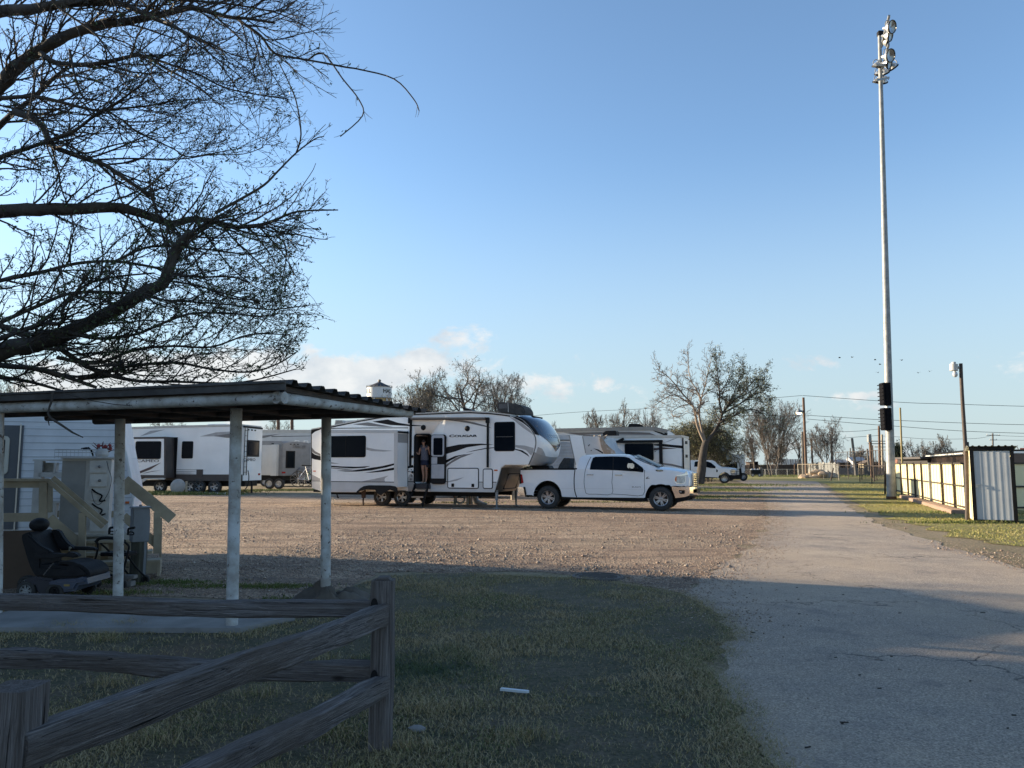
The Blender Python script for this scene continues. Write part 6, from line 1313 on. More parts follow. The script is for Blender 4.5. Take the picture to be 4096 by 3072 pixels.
# round satellite cover and board by the long camper
p = at(710, 1974, 43.5); d_ = MB().lathe([(0, -.14), (.3, -.13), (.52, -.07), (.60, 0), (.57, .05), (0, .06)], (0, 0, 0), 'y', 28).build('dish_cover', mat('cream_cover', (.36, .345, .32), .6)); d_.scale = (.72, .8, .72); d_.location = (p.x, 43.5, .41); d_.rotation_euler.x = -.12; tag(d_, 'round cream disc leaning beside the wheels of the long camper', 'cover')
p = gp(852, 1976); b_ = MB().box(-.95, .95, -.08, .08, 0, .07, .01).build('white_board', M_rvwhite); b_.location = (p.x, p.y, 0); tag(b_, 'long white board lying on the ground in front of the camper', 'board')
gpost('short_post', 746, 1925, 1972, 43.3, .06, MATS['new_lumber'], 'short tan post standing behind the round cream disc', 'post')
p = at(990, 1930, 43.6); tb = MB().tube(cr([Vector((0, 0, 1.3)), Vector((.1, -.1, .9)), Vector((.05, -.2, .4)), Vector((-.3, -.3, .03)), Vector((-.9, -.3, .02))], 5), .03, 6).build('sewer_hose', M_black); tb.location = (p.x, 43.6, 0); tag(tb, 'black hose hanging from the back corner of the long camper', 'hose')
# bicycles on the rear rack
def bicycle(S, name, u0, u1, vb, y, col, label):
    a = S.p(*px(u0, vb), y); b = S.p(*px(u1, vb), y); L = (b[0] - a[0]); r_ = .33
    o0 = S.world(a[0], y, a[1] + .0); root = empty(name, o0, S.ang + .55, label, 'bicycle', 'bicycles on the camper rack')
    cx = [0, 1.02]
    for x_ in cx:
        mb = MB(); mb.tube([(x_ + r_ * cos(t), 0, r_ + r_ * sin(t)) for t in [i * pi / 14 for i in range(29)]], .018, 6, cap=False); wl = mb.build('wheel', M_tyre, root)
        mb = MB(); 
        for k_ in range(12): t = k_ * pi / 6; mb.tube([(x_, 0, r_), (x_ + r_ * cos(t), 0, r_ + r_ * sin(t))], .004, 3)
        mb.build('spokes', M_alu, wl)
    mb = MB(); bb = (.44, 0, .28); st = (.30, 0, .78); hd_ = (.85, 0, .82)
    for p_, q_ in ((bb, st), (bb, hd_), (st, hd_), ((0, 0, r_), bb), ((0, 0, r_), st), ((.87, 0, .74), (1.02, 0, r_))): mb.tube([p_, q_], .017, 6)
    mb.build('frame', col, root); mb = MB(); mb.tube([st, (.27, 0, .9)], .013, 6); mb.build('seat_post', M_alu, root); MB().prism([(.12, .90), (.40, .90), (.42, .93), (.14, .95)], -.06, .06, .015).build('saddle', M_black, root)
    mb = MB(); mb.tube([(.84, 0, .86), (.83, 0, 1.0)], .013, 6); mb.tube([(.78, -.28, 1.02), (.84, -.1, 1.0), (.84, .1, 1.0), (.78, .28, 1.02)], .012, 6); mb.tube([(.80, -.25, 1.02), (.85, -.27, 1.2)], .006, 5); mb.ball((.85, -.27, 1.22), .03, 8); mb.build('handlebar', M_black, root)
    return root
bicycle(SC, 'bicycle', 1192, 1230, 1950, 1.1, M_alu, 'silver bicycle hung on the rear rack of the large camper'); bicycle(SC, 'bicycle', 1218, 1245, 1950, 1.7, mat('green_frame', (.05, .15, .06), .4), 'green framed bicycle on the rack nearer the camper wall')
# ---------------------------------------------------------------- campers and trucks beyond the pickup
SV = Side((2450, 1990), 40.5, (2735, 1990), 39.2, fix=False)
v1 = RV('travel_trailer', SV, 'white travel trailer with black awning frame and swooshes behind the pickup cab', 'trailer', c6, [(380, 1150), (380, 822), (1165, 818), (1168, 840), (1172, 1110), (1172, 1250), (380, 1250)], 2.4, M_rvwhite)
MB().prism(ribbon([(p[0], p[1] + .02) for p in SV.P(c6, [(480, 818), (1170, 812)])], .13), -.03, 2.43).build('roof_edge', MATS['cream_roof'], v1)
lbox(SV, c6, (505, 846), (998, 862), v1, -.2, 0, M_black, 'awning'); lbox(SV, c6, (968, 846), (1000, 1092), v1, -.16, 0, M_black, 'awning_arm')
mb = MB(); p = SV.p(*c6(522, 892)); q = SV.p(*c6(655, 828)); mb.obox((p[0], -.05, p[1]), (q[0], -.05, q[1]), .05, .12); mb.build('awning_arm', M_black, v1)
face_win(SV, c6, (660, 872), (918, 1022), v1, -.12, .08)
for pts, m in [([(918, 878), (1000, 874), (1090, 884), (1172, 890), (1172, 915), (1080, 905), (1000, 898), (918, 888)], M_decal), ([(918, 912), (1000, 905), (1130, 916), (1000, 922), (918, 935)], mat('maroon_decal', (.075, .045, .045), .4)), ([(918, 945), (950, 932), (930, 948)], M_decalg), ([(880, 1042), (960, 1040), (1080, 1052), (1172, 1075), (1172, 1092), (1080, 1070), (990, 1056)], M_decalg), ([(1000, 1075), (1040, 1085), (1090, 1105), (1000, 1105)], M_decal), ([(900, 1062), (960, 1072), (968, 1092), (920, 1075)], M_decal), ([(1000, 868), (1090, 830), (1130, 822), (1060, 850)], M_decall), ([(385, 915), (440, 930), (470, 962), (420, 945)], M_decal)]: deco(SV, c6, pts, v1, m)
ex = SV.p(*c6(1172, 900))[0]; zt_ = SV.p(*c6(1165, 820))[1]
mb = MB(); mb.box(ex, ex + .03, .0, 2.4, .45, zt_ - .05, .01); mb.build('end_wall', M_rvlgrey, v1)
mb = MB(); mb.box(ex + .0, ex + .06, -.02, .05, .45, zt_); mb.box(ex, ex + .06, 2.36, 2.42, .45, zt_); mb.build('corner_trim', M_black, v1)
for k_, (za, zb_) in enumerate(((.30, .20), (.62, .5), (.9, .8))): mb = MB(); mb.box(ex + .03, ex + .08, .8, 1.3, .45 + (zt_ - .5) * za, .45 + (zt_ - .5) * (za + .06)); mb.build('end_light', M_black, v1)
mb = MB(); p = SV.p(*c6(460, 812), .8); q = SV.p(*c6(586, 760), .8); P = SV.P(c6, [(462, 812), (468, 775), (495, 760), (575, 757), (586, 765), (586, 812)], .8); mb.prism(P, .8, 1.5, .03); mb.build('air_conditioner', M_black, v1)
for x_ in (620, 760): 
    p = SV.p(*c6(x_, 1150)); wheel_obj('wheel', (p[0], .12, .34), .34, .2, v1, 'steel')
# battered metal trailer
SO = Side((2225, 1995), 37.6, (2450, 1995), 36.6, fix=False)
o1 = empty('old_metal_trailer', SO.o, SO.ang, 'wrecked old metal trailer with torn roof between nose of camper and pickup', 'trailer')
M_ribm = mat('ribbed_metal', (.42, .45, .48), .5, .1, rgb2=(.33, .36, .38), scale=2)
P = SO.P(c6, [(-40, 1180), (-30, 800), (170, 795), (300, 805), (470, 812), (500, 900), (575, 962), (575, 1180)]); MB().prism(P, .02, 2.4, .02).build('body', M_ribm, o1)
mb = MB(); p = SO.p(*c6(-30, 1180)); q = SO.p(*c6(170, 840)); q2 = SO.p(*c6(235, 1100))
n_ = 26
for i in range(n_):
    z = p[1] + (q[1] - p[1]) * i / n_; t = (z - p[1]) / (q[1] - p[1]); mb.tube([(p[0], 0.01, z), (q2[0] + (q[0] - q2[0]) * t + .08, .01, z)], .028, 6)
mb.build('ribbed_siding', M_ribm, o1)
deco(SO, c6, [(-25, 838), (178, 838), (178, 846), (-25, 846)], o1, M_black); deco(SO, c6, [(168, 798), (290, 802), (318, 960), (318, 1180), (250, 1180), (226, 1060), (190, 900)], o1, M_rvwhite, d=.03, nm='front_skin'); deco(SO, c6, [(290, 806), (440, 812), (455, 870), (480, 958), (575, 964), (575, 1180), (318, 1180)], o1, M_rvlgrey, d=.02, nm='front_skin')
deco(SO, c6, [(168, 798), (176, 798), (232, 1060), (224, 1060)], o1, M_galv, d=.04, nm='trim_strip'); deco(SO, c6, [(285, 806), (292, 806), (320, 958), (313, 958)], o1, M_galv, d=.04, nm='trim_strip'); deco(SO, c6, [(385, 914), (430, 925), (470, 950), (470, 962), (440, 945)], o1, M_decal, d=.03); deco(SO, c6, [(338, 892), (350, 878), (355, 882), (343, 897)], o1, M_black, d=.03, nm='hole'); deco(SO, c6, [(362, 930), (370, 930), (370, 938), (362, 938)], o1, M_black, d=.03, nm='hole')
mb = MB(); random.seed(5)
for k_ in range(16):
    x_ = 300 + 180 * R(); y_ = 806 + 8 * R(); p = SO.p(*c6(x_, y_)); mb.add([(p[0], .0 + R() * .3, p[1]), (p[0] + U(.08, .3), R() * .2, p[1] + U(-.02, .10)), (p[0] + U(.05, .25), .1, p[1] - U(.05, .16))], [(0, 1, 2)])
mb.build('torn_roofing', mat('tan_torn', (.36, .30, .24), .8), o1, smooth=0)
mb = MB(); P = SO.P(c6, [(440, 815), (470, 830), (500, 870), (530, 905), (570, 935), (578, 965), (540, 962), (500, 958), (480, 955), (458, 905)]); mb.prism([tuple(v)[:2] for v in cr([Vector(p) for p in P], 2, True)], -.12, .05, .02); mb.build('torn_panel', mat('tan_torn2', (.30, .23, .17), .7, rgb2=(.5, .48, .44), scale=3, contrast=(.45, .55)), o1)
mb = MB(); mb.box(SO.p(*c6(0, 1180))[0], SO.p(*c6(570, 1180))[0], .2, 2.2, .35, .6); mb.build('chassis', M_black, o1)
for x_ in (120, 260): p = SO.p(*c6(x_, 1200)); wheel_obj('wheel', (p[0], .12, .34), .34, .2, o1, 'steel', rimmat=M_rvwhite)
# tan roofed unit behind
SF = Side((2230, 1960), 47, (2700, 1960), 45.2, fix=False)
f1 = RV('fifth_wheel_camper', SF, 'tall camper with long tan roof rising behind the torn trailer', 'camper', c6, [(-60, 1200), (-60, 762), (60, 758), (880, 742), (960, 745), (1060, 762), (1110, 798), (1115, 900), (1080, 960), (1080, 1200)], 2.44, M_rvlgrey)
MB().prism(ribbon([(p[0], p[1] + .0) for p in SF.P(c6, [(-60, 762), (60, 755), (480, 746), (880, 740), (950, 745), (1040, 765)])], .22), -.05, 2.46).build('roof_edge', mat('tan_roof', (.32, .29, .25), .6), f1)
deco(SF, c6, [(120, 775), (400, 772), (700, 768), (880, 775), (940, 800), (880, 800), (300, 805)], f1, mat('taupe', (.16, .14, .125), .5)); deco(SF, c6, [(300, 792), (460, 788), (900, 795), (940, 802), (460, 806)], f1, M_rvgrey, d=.01); deco(SF, c6, [(900, 752), (990, 775), (1040, 800), (1010, 800), (930, 768)], f1, M_decal, d=.01); deco(SF, c6, [(1015, 758), (1060, 765), (1100, 790), (1090, 804), (1015, 800)], f1, M_rvwhite, d=.02)
P = SF.P(c6, [(1012, 756), (1030, 754), (1040, 780), (1038, 806), (1014, 806)]); MB().prism(P, -.03, 2.0).build('nose_seam', M_black, f1)
P = SF.P(c6, [(690, 738), (695, 700), (720, 694), (790, 698), (820, 712), (822, 738)], .8); MB().prism(P, .8, 1.5, .04).build('air_conditioner', M_black, f1)
P = SF.P(c6, [(1110, 806), (1130, 788), (1168, 785), (1165, 806)], -1.0); 
for x_ in (80, 270, 480): lbox(SF, c6, (x_, 748), (x_ + 60, 738), f1, .8, 1.5, M_rvwhite, 'roof_vent')
mb = MB(); mb.box(SF.p(*c6(0, 1200))[0], SF.p(*c6(1060, 1200))[0], .3, 2.1, .3, .6); mb.build('chassis', M_black, f1)
for x_ in (300, 440): p = SF.p(*c6(x_, 1200)); wheel_obj('wheel', (p[0], .12, .38), .38, .2, f1, 'steel')
# nose of a camper behind the big tree
SN = Side((2745, 1940), 78, (2900, 1940), 76, fix=False)
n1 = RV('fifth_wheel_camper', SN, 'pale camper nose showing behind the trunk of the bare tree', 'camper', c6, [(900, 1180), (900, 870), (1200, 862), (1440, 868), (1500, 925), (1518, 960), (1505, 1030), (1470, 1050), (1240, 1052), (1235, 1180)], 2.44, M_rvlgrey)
deco(SN, c6, [(1390, 880), (1500, 925), (1516, 955), (1512, 985), (1480, 960), (1390, 925)], n1, M_decalg); deco(SN, c6, [(1385, 975), (1440, 985), (1482, 1005), (1478, 1030), (1420, 1005), (1385, 1000)], n1, M_decalg)
P = SN.P(c6, [(1500, 925), (1530, 935), (1556, 975), (1560, 1020), (1535, 1045), (1505, 1032), (1518, 975)]); MB().prism(P, .1, 2.3, .05).build('nose_cap', M_glass, n1)
P = SN.P(c6, [(1240, 1050), (1330, 1052), (1310, 1085), (1250, 1070)]); MB().prism(P, .8, 1.6).build('pin_box', M_black, n1)
mb = MB(); mb.box(SN.p(*c6(920, 1180))[0], SN.p(*c6(1230, 1180))[0], .3, 2.1, .35, .7); mb.build('chassis', M_black, n1)
for x_ in (1000, 1060): p = SN.p(*c6(x_, 1180)); wheel_obj('wheel', (p[0], .12, .38), .38, .2, n1, 'steel')
# white pickup with black front guard
SQ = Side((2780, 1929), 67.5, (2897, 1929), 66.8)
q1 = empty('pickup_truck', SQ.o, SQ.ang, 'white pickup with black grille guard parked behind the bare tree', 'pickup truck')
def qpt(n, pts, y0, y1, m, bev=0, par=None, c=z4): return MB().prism(SQ.P(c, pts), y0, y1, bev).build(n, m, par or q1)
TWq = 2.0; sfq = SQ.p(*z4(1690, 600))[0]; zbq = SQ.p(*z4(1100, 480))[1]
def dq(x, y, z):
    q = (y - 1) / 1.0; f = 1 - (.16 * min(1.2, (z - zbq) / .55) if z > zbq else 0) - .04 * max(0, .9 - z)
    if x > sfq - .9: t = x - sfq + .9; x -= .2 * t * t * abs(q) ** 2.5; f *= 1 - .1 * t * t
    return (x, 1 + q * f, z - (.08 * abs(q) ** 5 if x > SQ.p(*z4(1200, 400))[0] and z > 1.0 else 0))
mb = MB(); skin_prism(mb, SQ.P(z4, [(580, 448), (800, 450), (970, 452), (1180, 450), (1300, 452), (1450, 462), (1600, 482), (1650, 500), (1655, 560), (1640, 640), (1530, 632)] + arch(0, 1368, 735, 140, 165, 40, 178) + [(1220, 690), (930, 678), (780, 670)] + arch(0, 640, 735, 140, 165, 20, 178) + [(480, 690), (480, 470)]), 0, 2.0, dq, .3, .2, .3); mb.build('body', M_white, q1)
mb = MB(); skin_prism(mb, SQ.P(z4, [(560, 455), (570, 340), (600, 312), (1080, 308), (1130, 325), (1320, 452)]), 0, 2.0, dq, .3, .15, .3); mb.build('cab', M_white, q1)
mb = MB(); skin_prism(mb, SQ.P(z4, [(700, 455), (710, 350), (740, 338), (1000, 338), (1080, 370), (1175, 450), (1172, 490), (1050, 482), (960, 460)]), -.01, .02, dq, .3, .15); mb.build('side_window', M_glass, q1)
s0, h0 = SQ.p(*z4(1090, 318)); s1, h1 = SQ.p(*z4(1320, 450)); mb = MB(); mb.add([(s0 + .06, .32, h0), (s0 + .06, 1.68, h0), (s1 + .03, 1.85, h1 + .02), (s1 + .03, .15, h1 + .02)], [(0, 1, 2, 3)]); mb.build('windshield', M_glass, q1)
mb = MB(); skin_prism(mb, SQ.P(z4, [(1485, 510), (1640, 512), (1640, 630), (1530, 630), (1500, 590)]), -.015, .02, dq, .3, .2); mb.build('headlight', M_lens, q1); mb = MB(); skin_prism(mb, SQ.P(z4, [(1188, 508), (1222, 508), (1218, 545), (1205, 575), (1190, 570)]), -.015, .0, dq); mb.build('fender_vent', M_black, q1)
P = SQ.P(z4, [(1480, 640), (1690, 632), (1745, 620), (1760, 700), (1700, 725), (1490, 725)]); MB().prism(P, .0, 2.0, .03).build('front_bumper', M_black, q1)
P = SQ.P(z4, [(1690, 490), (1740, 490), (1760, 640), (1755, 700), (1700, 700)]); mb = MB()
for y_ in (.25, .6, 1.35, 1.7): mb.prism(P, y_, y_ + .06)
a_ = SQ.p(*z4(1735, 520)); b_ = SQ.p(*z4(1748, 640)); 
for t in (0, .25, .5, .75, 1): mb.tube([(a_[0] + (b_[0] - a_[0]) * t, -.02, a_[1] + (b_[1] - a_[1]) * t), (a_[0] + (b_[0] - a_[0]) * t, 2.02, a_[1] + (b_[1] - a_[1]) * t)], .03, 6)
for z_ in (520, 560, 610): pA = SQ.p(*z4(1520, z_)); pB = SQ.p(*z4(1730, z_)); mb.tube([(pA[0], -.03, pA[1]), (pB[0], -.03, pB[1])], .022, 6)
mb.build('grille_guard', M_black, q1)
for u_, s_ in ((1368, 1), (640, 1)):
    for y_, sd_ in ((.16, -1), (1.84, 1)): p = SQ.p(*z4(u_, 740)); wheel_obj('wheel', (p[0], y_, .42), .42, .28, q1, 'spoke', 8, .58, .1, sd_, M_alu)
MB().box(SQ.p(*z4(500, 700))[0], sfq - .2, .4, 1.6, .45, .7).build('chassis', M_black, q1)
p = SQ.p(*z4(1045, 445)); q = SQ.p(*z4(1100, 475)); MB().box(p[0], q[0], -.3, -.1, q[1], p[1], .03).build('mirror', M_black, q1)
# dark cage backed truck and white van nose beyond it
SG = Side((2900, 1918), 78, (2960, 1918), 77.6)
g1 = empty('work_truck', SG.o, SG.ang, 'work truck with black headache rack parked beyond the white pickup', 'truck')
mb = MB(); 
def sg(x, y, yy=0.): return SG.p(*z4(x, y), yy)
a_ = sg(1380, 350); b_ = sg(1690, 350); c_ = sg(1740, 560); mb.tube([(a_[0], 0, a_[1]), (b_[0], 0, b_[1]), (c_[0], 0, c_[1]), (c_[0], 0, .6)], .05, 6); mb.tube([(a_[0], 0, a_[1]), (a_[0], 0, .8)], .05, 6); e_ = sg(1640, 350); mb.tube([(e_[0], 0, e_[1]), (e_[0], 0, .9)], .04, 6); mb.tube([(a_[0], 1.8, a_[1]), (b_[0], 1.8, b_[1])], .05, 6); e_ = sg(1680, 320); mb.tube([(e_[0], .0, e_[1]), (c_[0], 0, c_[1])], .04, 6); mb.build('rack', M_black, g1)
P = SG.P(z4, [(1370, 470), (1640, 470), (1640, 680), (1370, 680)]); MB().prism(P, .1, 1.9, .03).build('body', M_plastic, g1); P = SG.P(z4, [(1400, 375), (1650, 372), (1660, 470), (1385, 470)]); MB().prism(P, .2, 1.7, .05).build('cab', M_glass, g1)
P = SG.P(z4, [(1700, 390), (1740, 400), (1775, 470), (1820, 510), (1828, 690), (1760, 700), (1745, 600)]); MB().prism(P, .1, 1.9, .04).build('hood', M_white, g1); P = SG.P(z4, [(1738, 400), (1768, 462), (1752, 460), (1735, 415)]); MB().prism(P, .05, 1.8).build('windshield', M_glass, g1); P = SG.P(z4, [(1800, 540), (1826, 540), (1826, 620), (1800, 620)]); MB().prism(P, .08, 1.95).build('headlight', M_lens, g1)
for u_ in (1500, 1790):
    for y_, sd_ in ((.16, -1), (1.84, 1)): p = sg(u_, 720); wheel_obj('wheel', (p[0], y_, .40), .40, .28, g1, 'steel', 5, .55, 0, sd_)
# white box trailer behind with ribbed end
SX = Side((2895, 1912), 86, (2980, 1912), 85.5)
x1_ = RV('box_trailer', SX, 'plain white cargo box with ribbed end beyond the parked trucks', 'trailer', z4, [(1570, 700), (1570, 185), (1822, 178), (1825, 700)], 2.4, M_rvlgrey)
mb = MB(); 
for k_ in range(12): p = SX.p(*z4(1400 + k_ * 14, 170)); q = SX.p(*z4(1400 + k_ * 14, 560)); mb.box(p[0], p[0] + .12, -.08, 0, q[1], p[1])
p = SX.p(*z4(1395, 165)); q = SX.p(*z4(1570, 700)); mb.box(p[0], q[0], 0, 2.2, q[1], p[1]); mb.build('ribbed_end', M_rvwhite, x1_); mb = MB(); mb.box(SX.p(*z4(1600, 700))[0], SX.p(*z4(1800, 700))[0], .3, 2.1, .1, SX.p(*z4(1600, 700))[1]); mb.build('chassis', M_black, x1_)
# ---------------------------------------------------------------- trees
class Tree:
    def __init__(s, seed): s.r = random.Random(seed); s.t = []; s.tips = []
    def branch(s, p, d, L, r0, lvl, P):
        rr = s.r; n = P['seg'][lvl]; st = L / n; pts = [p]; rs = [r0]; r1 = r0 * P['taper']
        for i in range(n):
            w = P['wander'][lvl]; d = (d + Vector((rr.gauss(0, w), rr.gauss(0, w), rr.gauss(0, w))) + Vector((0, 0, P['up'][lvl]))).normalized()
            p = p + d * st
            if 'xmax' in P and p.x > P['xmax'] + rr.uniform(-.7, .35): break
            pts.append(p); rs.append(r0 + (r1 - r0) * (i + 1) / n)
        if len(pts) < n + 1:
            if len(pts) < 3: return
            n = len(pts) - 1
        s.t.append((pts, rs, lvl))
        if lvl + 1 >= len(P['seg']): s.tips.append((pts[-1], d)); s.tips.append((pts[len(pts) // 2], d)); return
        k = P['kids'][lvl]; 
        for j in range(k):
            t = P['first'][lvl] + (1 - P['first'][lvl]) * (j + rr.random() * .7) / k; i = min(n - 1, int(t * n)); f = t * n - i; q = pts[i].lerp(pts[i + 1], min(1, f)); dd = (pts[i + 1] - pts[i]).normalized()
            x, y = frame_of(dd); az = 2.4 * j + rr.random() * 1.6; an = radians(rr.uniform(*P['ang'][lvl])); nd = dd * cos(an) + (x * cos(az) + y * sin(az)) * sin(an)
            s.branch(q, nd, L * P['len'][lvl] * rr.uniform(.75, 1.15) * (1 - .35 * t), max(P['rmin'], rs[i] * P['rk'][lvl]), lvl + 1, P)
    def meshes(s, scale=None, nmax=9, off=Vector((0, 0, 0))):
        A = MB(); B = MB()
        for pts, rs, lvl in s.t:
            if scale: pts = [Vector((p.x * scale[0], p.y * scale[1], p.z * scale[2])) for p in pts]
            (A if lvl <= 0 else B).tube([p + off for p in pts], rs, max(3, nmax - lvl * 2), cap=lvl < 2)
        return A, B
def PR(**k):
    d = dict(seg=(6, 5, 5, 4, 3), kids=(6, 6, 5, 4), first=(.22, .2, .2, .2), len=(.85, .66, .56, .5), ang=((28, 62), (28, 60), (25, 60), (25, 60)), wander=(.08, .14, .18, .2, .22), up=(.04, .03, .02, .01, .01), rk=(.62, .6, .55, .5), rmin=.0014, taper=.45); d.update(k); return d
def leaves(name, tips, n, spread, size, m, par, seed=1, off=(0, 0, 0)):
    g = np.random.default_rng(seed); T = np.array([tuple(p) for p, d in tips]); i = g.integers(0, len(T), n); c = T[i] + g.normal(0, spread, (n, 3)) + np.array(off)
    a = g.normal(0, 1, (n, 3)); a /= np.linalg.norm(a, axis=1)[:, None]; b = np.cross(a, g.normal(0, 1, (n, 3))); b /= np.linalg.norm(b, axis=1)[:, None]
    s = size * g.uniform(.6, 1.3, (n, 1)); V = np.stack([c - a * s, c + b * s * .38, c + a * s, c - b * s * .38], 1).reshape(-1, 3)
    o = np_mesh(name, V, (np.arange(n)[:, None] * 4 + np.arange(4)[None]), m, kind=None); o.parent = par; return o
def tag_kind_fix(o): return o
def gen_tree(u0, u1, vtop, vbase, Y, seed, label, P=None, bark=None, leaf=None, name='bare_tree', group=None, trunks=1, lean=.0):
    T = Tree(seed); P = P or PR()
    for k in range(trunks):
        a = 2 * pi * k / trunks + seed; d = Vector((cos(a) * .32, sin(a) * .32, 1)) if trunks > 1 else Vector((lean, 0, 1))
        T.branch(Vector((cos(a) * .01 * trunks, sin(a) * .01, 0)), d.normalized(), .42 if trunks == 1 else .6, .020 if trunks == 1 else .011, 0, P)
    xs = [p.x for pts, _, _ in T.t for p in pts]; zs = [p.z for pts, _, _ in T.t for p in pts]
    A = at(u0, vbase, Y); B = at(u1, vbase, Y); Hh = at((u0 + u1) / 2, vtop, Y).z; W = B.x - A.x
    sx = W / (max(xs) - min(xs)); sz = Hh / sorted(zs)[int(len(zs) * .992)]; cx = (A.x + B.x) / 2 - (max(xs) + min(xs)) / 2 * sx
    r_ = empty(name, (cx, Y, 0), 0, label, 'tree', group)
    T.t = [(pts, [max(.0075 * Y / 60, q * Hh) for q in rs], l) for pts, rs, l in T.t]
    a, b = T.meshes((sx, sx, sz), 8); a.build('trunk', bark or M_barkg, r_, smooth=60); b.keepn = True; b.build('crown', bark or M_barkg, r_, smooth=60)
    if leaf: leaves('foliage', [(Vector((p.x * sx, p.y * sx, p.z * sz)), d) for p, d in T.tips], leaf[1], leaf[2], leaf[3], leaf[0], r_, seed)
    return r_
dense = PR(kids=(8, 8, 6, 5), len=(.85, .68, .58, .5), ang=((35, 75), (30, 70), (30, 65), (30, 65)), first=(.18, .15, .15, .2))
G1 = 'bare trees rising behind the parked campers'
crown = PR(kids=(9, 8, 6, 5), first=(.42, .15, .15, .2), len=(.66, .66, .58, .5), ang=((35, 80), (30, 70), (30, 65), (30, 65)), up=(.03, .03, .02, .01, .0), wander=(.08, .18, .2, .22, .24))
gen_tree(1510, 1840, 1490, 1965, 62, 3, 'spreading bare tree behind the rear half of the large camper', crown, leaf=(M_leafo, 2600, .25, .07), group=G1, trunks=3)
gen_tree(1650, 2070, 1440, 1965, 63, 17, 'tallest bare tree centred behind the roof of the large camper', crown, leaf=(M_leafo, 1500, .25, .06), group=G1, lean=.05)
gen_tree(1890, 2150, 1500, 1965, 61, 8, 'bare twisted tree behind the black bundle on the camper roof', crown, leaf=(M_leafo, 500, .2, .06), group=G1, trunks=2)
gen_tree(2170, 2250, 1690, 1960, 80, 14, 'small bare tree just right of the camper nose', PR(), group=G1)
gen_tree(2330, 2470, 1640, 1950, 88, 21, 'bare tree above the torn trailer, left of a pair', crown, group=G1)
gen_tree(2400, 2600, 1608, 1950, 90, 22, 'rounded bare tree above the tan camper roof', crown, group=G1)
gen_tree(2530, 2660, 1645, 1950, 92, 23, 'bare tree above the right end of the tan camper roof', crown, group=G1)
gen_tree(1040, 1200, 1675, 1950, 82, 31, 'bare tree behind the small grey trailer', dense, leaf=(M_leafo, 500, .2, .06), group=G1)
gen_tree(560, 790, 1688, 1950, 84, 32, 'low tree top peeking over the long white camper', dense, leaf=(M_leafo, 1200, .3, .08), group=G1, trunks=2)
gen_tree(-140, 120, 1520, 1960, 48, 33, 'leafing tree behind the carport roof at far left', dense, leaf=(M_leafo, 3500, .25, .06), group=G1, trunks=2)
G2 = 'bare trees around the far end of the road'
gen_tree(2978, 3216, 1605, 1893, 112, 41, 'large vase shaped bare tree beyond the dark board fence', PR(kids=(8, 7, 6, 4), up=(.05, .08, .06, .04, .03), ang=((14, 38), (20, 48), (22, 55), (25, 60))), mat('dark_bark', (.12, .10, .088), .9), group=G2, trunks=4)
gen_tree(3222, 3384, 1676, 1893, 118, 42, 'bare tree right of the brown light pole', PR(kids=(8, 7, 5, 4)), MATS['dark_bark'], group=G2, trunks=3)
gen_tree(3140, 3240, 1720, 1893, 122, 43, 'thin bare tree between the two big bare trees', PR(), MATS['dark_bark'], group=G2)
gen_tree(2960, 3060, 1715, 1893, 120, 44, 'dark bare tree over the white cargo box', dense, MATS['dark_bark'], group=G2)
gen_tree(3050, 3150, 1745, 1893, 124, 45, 'low bare tree behind the board fence near its middle', dense, MATS['dark_bark'], group=G2, trunks=2)
gen_tree(3395, 3500, 1790, 1890, 150, 46, 'faint low bare tree behind the white house', dense, group=G2, trunks=2)
gen_tree(3570, 3622, 1780, 1885, 130, 47, 'dark evergreen tree just right of the floodlight pole', dense, leaf=(mat('evergreen', (.03, .045, .02), .8), 5000, .35, .16), group=G2)
gen_tree(3610, 3685, 1758, 1885, 130, 48, 'bare tree over the low dark roof by the yellow pole', PR(), group=G2)
gen_tree(3655, 3730, 1768, 1885, 132, 49, 'bare tree over the left end of the brown building', dense, group=G2)
gen_tree(3712, 3832, 1745, 1885, 128, 50, 'round crowned bare tree over the brown building roof', dense, group=G2, trunks=2)
gen_tree(4075, 4140, 1775, 1885, 130, 51, 'bare tree at the right edge above the metal shed', PR(), group=G2)
# distant scrub closing the horizon
T = []; random.seed(9); g = np.random.default_rng(3)
n = 26000; xx = g.uniform(-260, 330, n); hh = 1.8 + 1.6 * np.array([noise.noise(Vector((x * .06, 0, 1))) + .6 * noise.noise(Vector((x * .25, 2, 1))) for x in xx]); hh = np.clip(hh, .6, 4.2)
V, Fc = blades(xx, 190 + g.uniform(-6, 6, n), hh * g.uniform(.3, 1.3, n), .35, .5)
np_mesh('distant_scrub', V, Fc, grass_mat('scrub', ((.07, .062, .04), (.10, .085, .06), (.14, .12, .085), (.075, .08, .04)), (.08, .6)), label='far brushy tree line along the flat horizon', cat='scrub')

# ---- traced trees
def traced(limbs, c, Y, k=3, wig=.0, seed=1, dY=None):
    """limbs: (pts, r0, r1[, dy]) in crop pixels -> world polylines"""
    out = []; rr = random.Random(seed)
    for L in limbs:
        pts, r0, r1 = L[:3]; dy0, dy1 = L[3] if len(L) > 3 else (0, 0); n = len(pts); W = []
        for i, p in enumerate(pts): t = i / (n - 1); W.append(at(*c(*p), Y + dy0 + (dy1 - dy0) * t + rr.uniform(-wig, wig)))
        W = cr(W, k); m = len(W); s = Y / F / (c(1, 0)[0] - c(0, 0)[0]) ** -1
        out.append((W, [(r0 + (r1 - r0) * (i / (m - 1)) ** .8) * s for i in range(m)]))
    return out
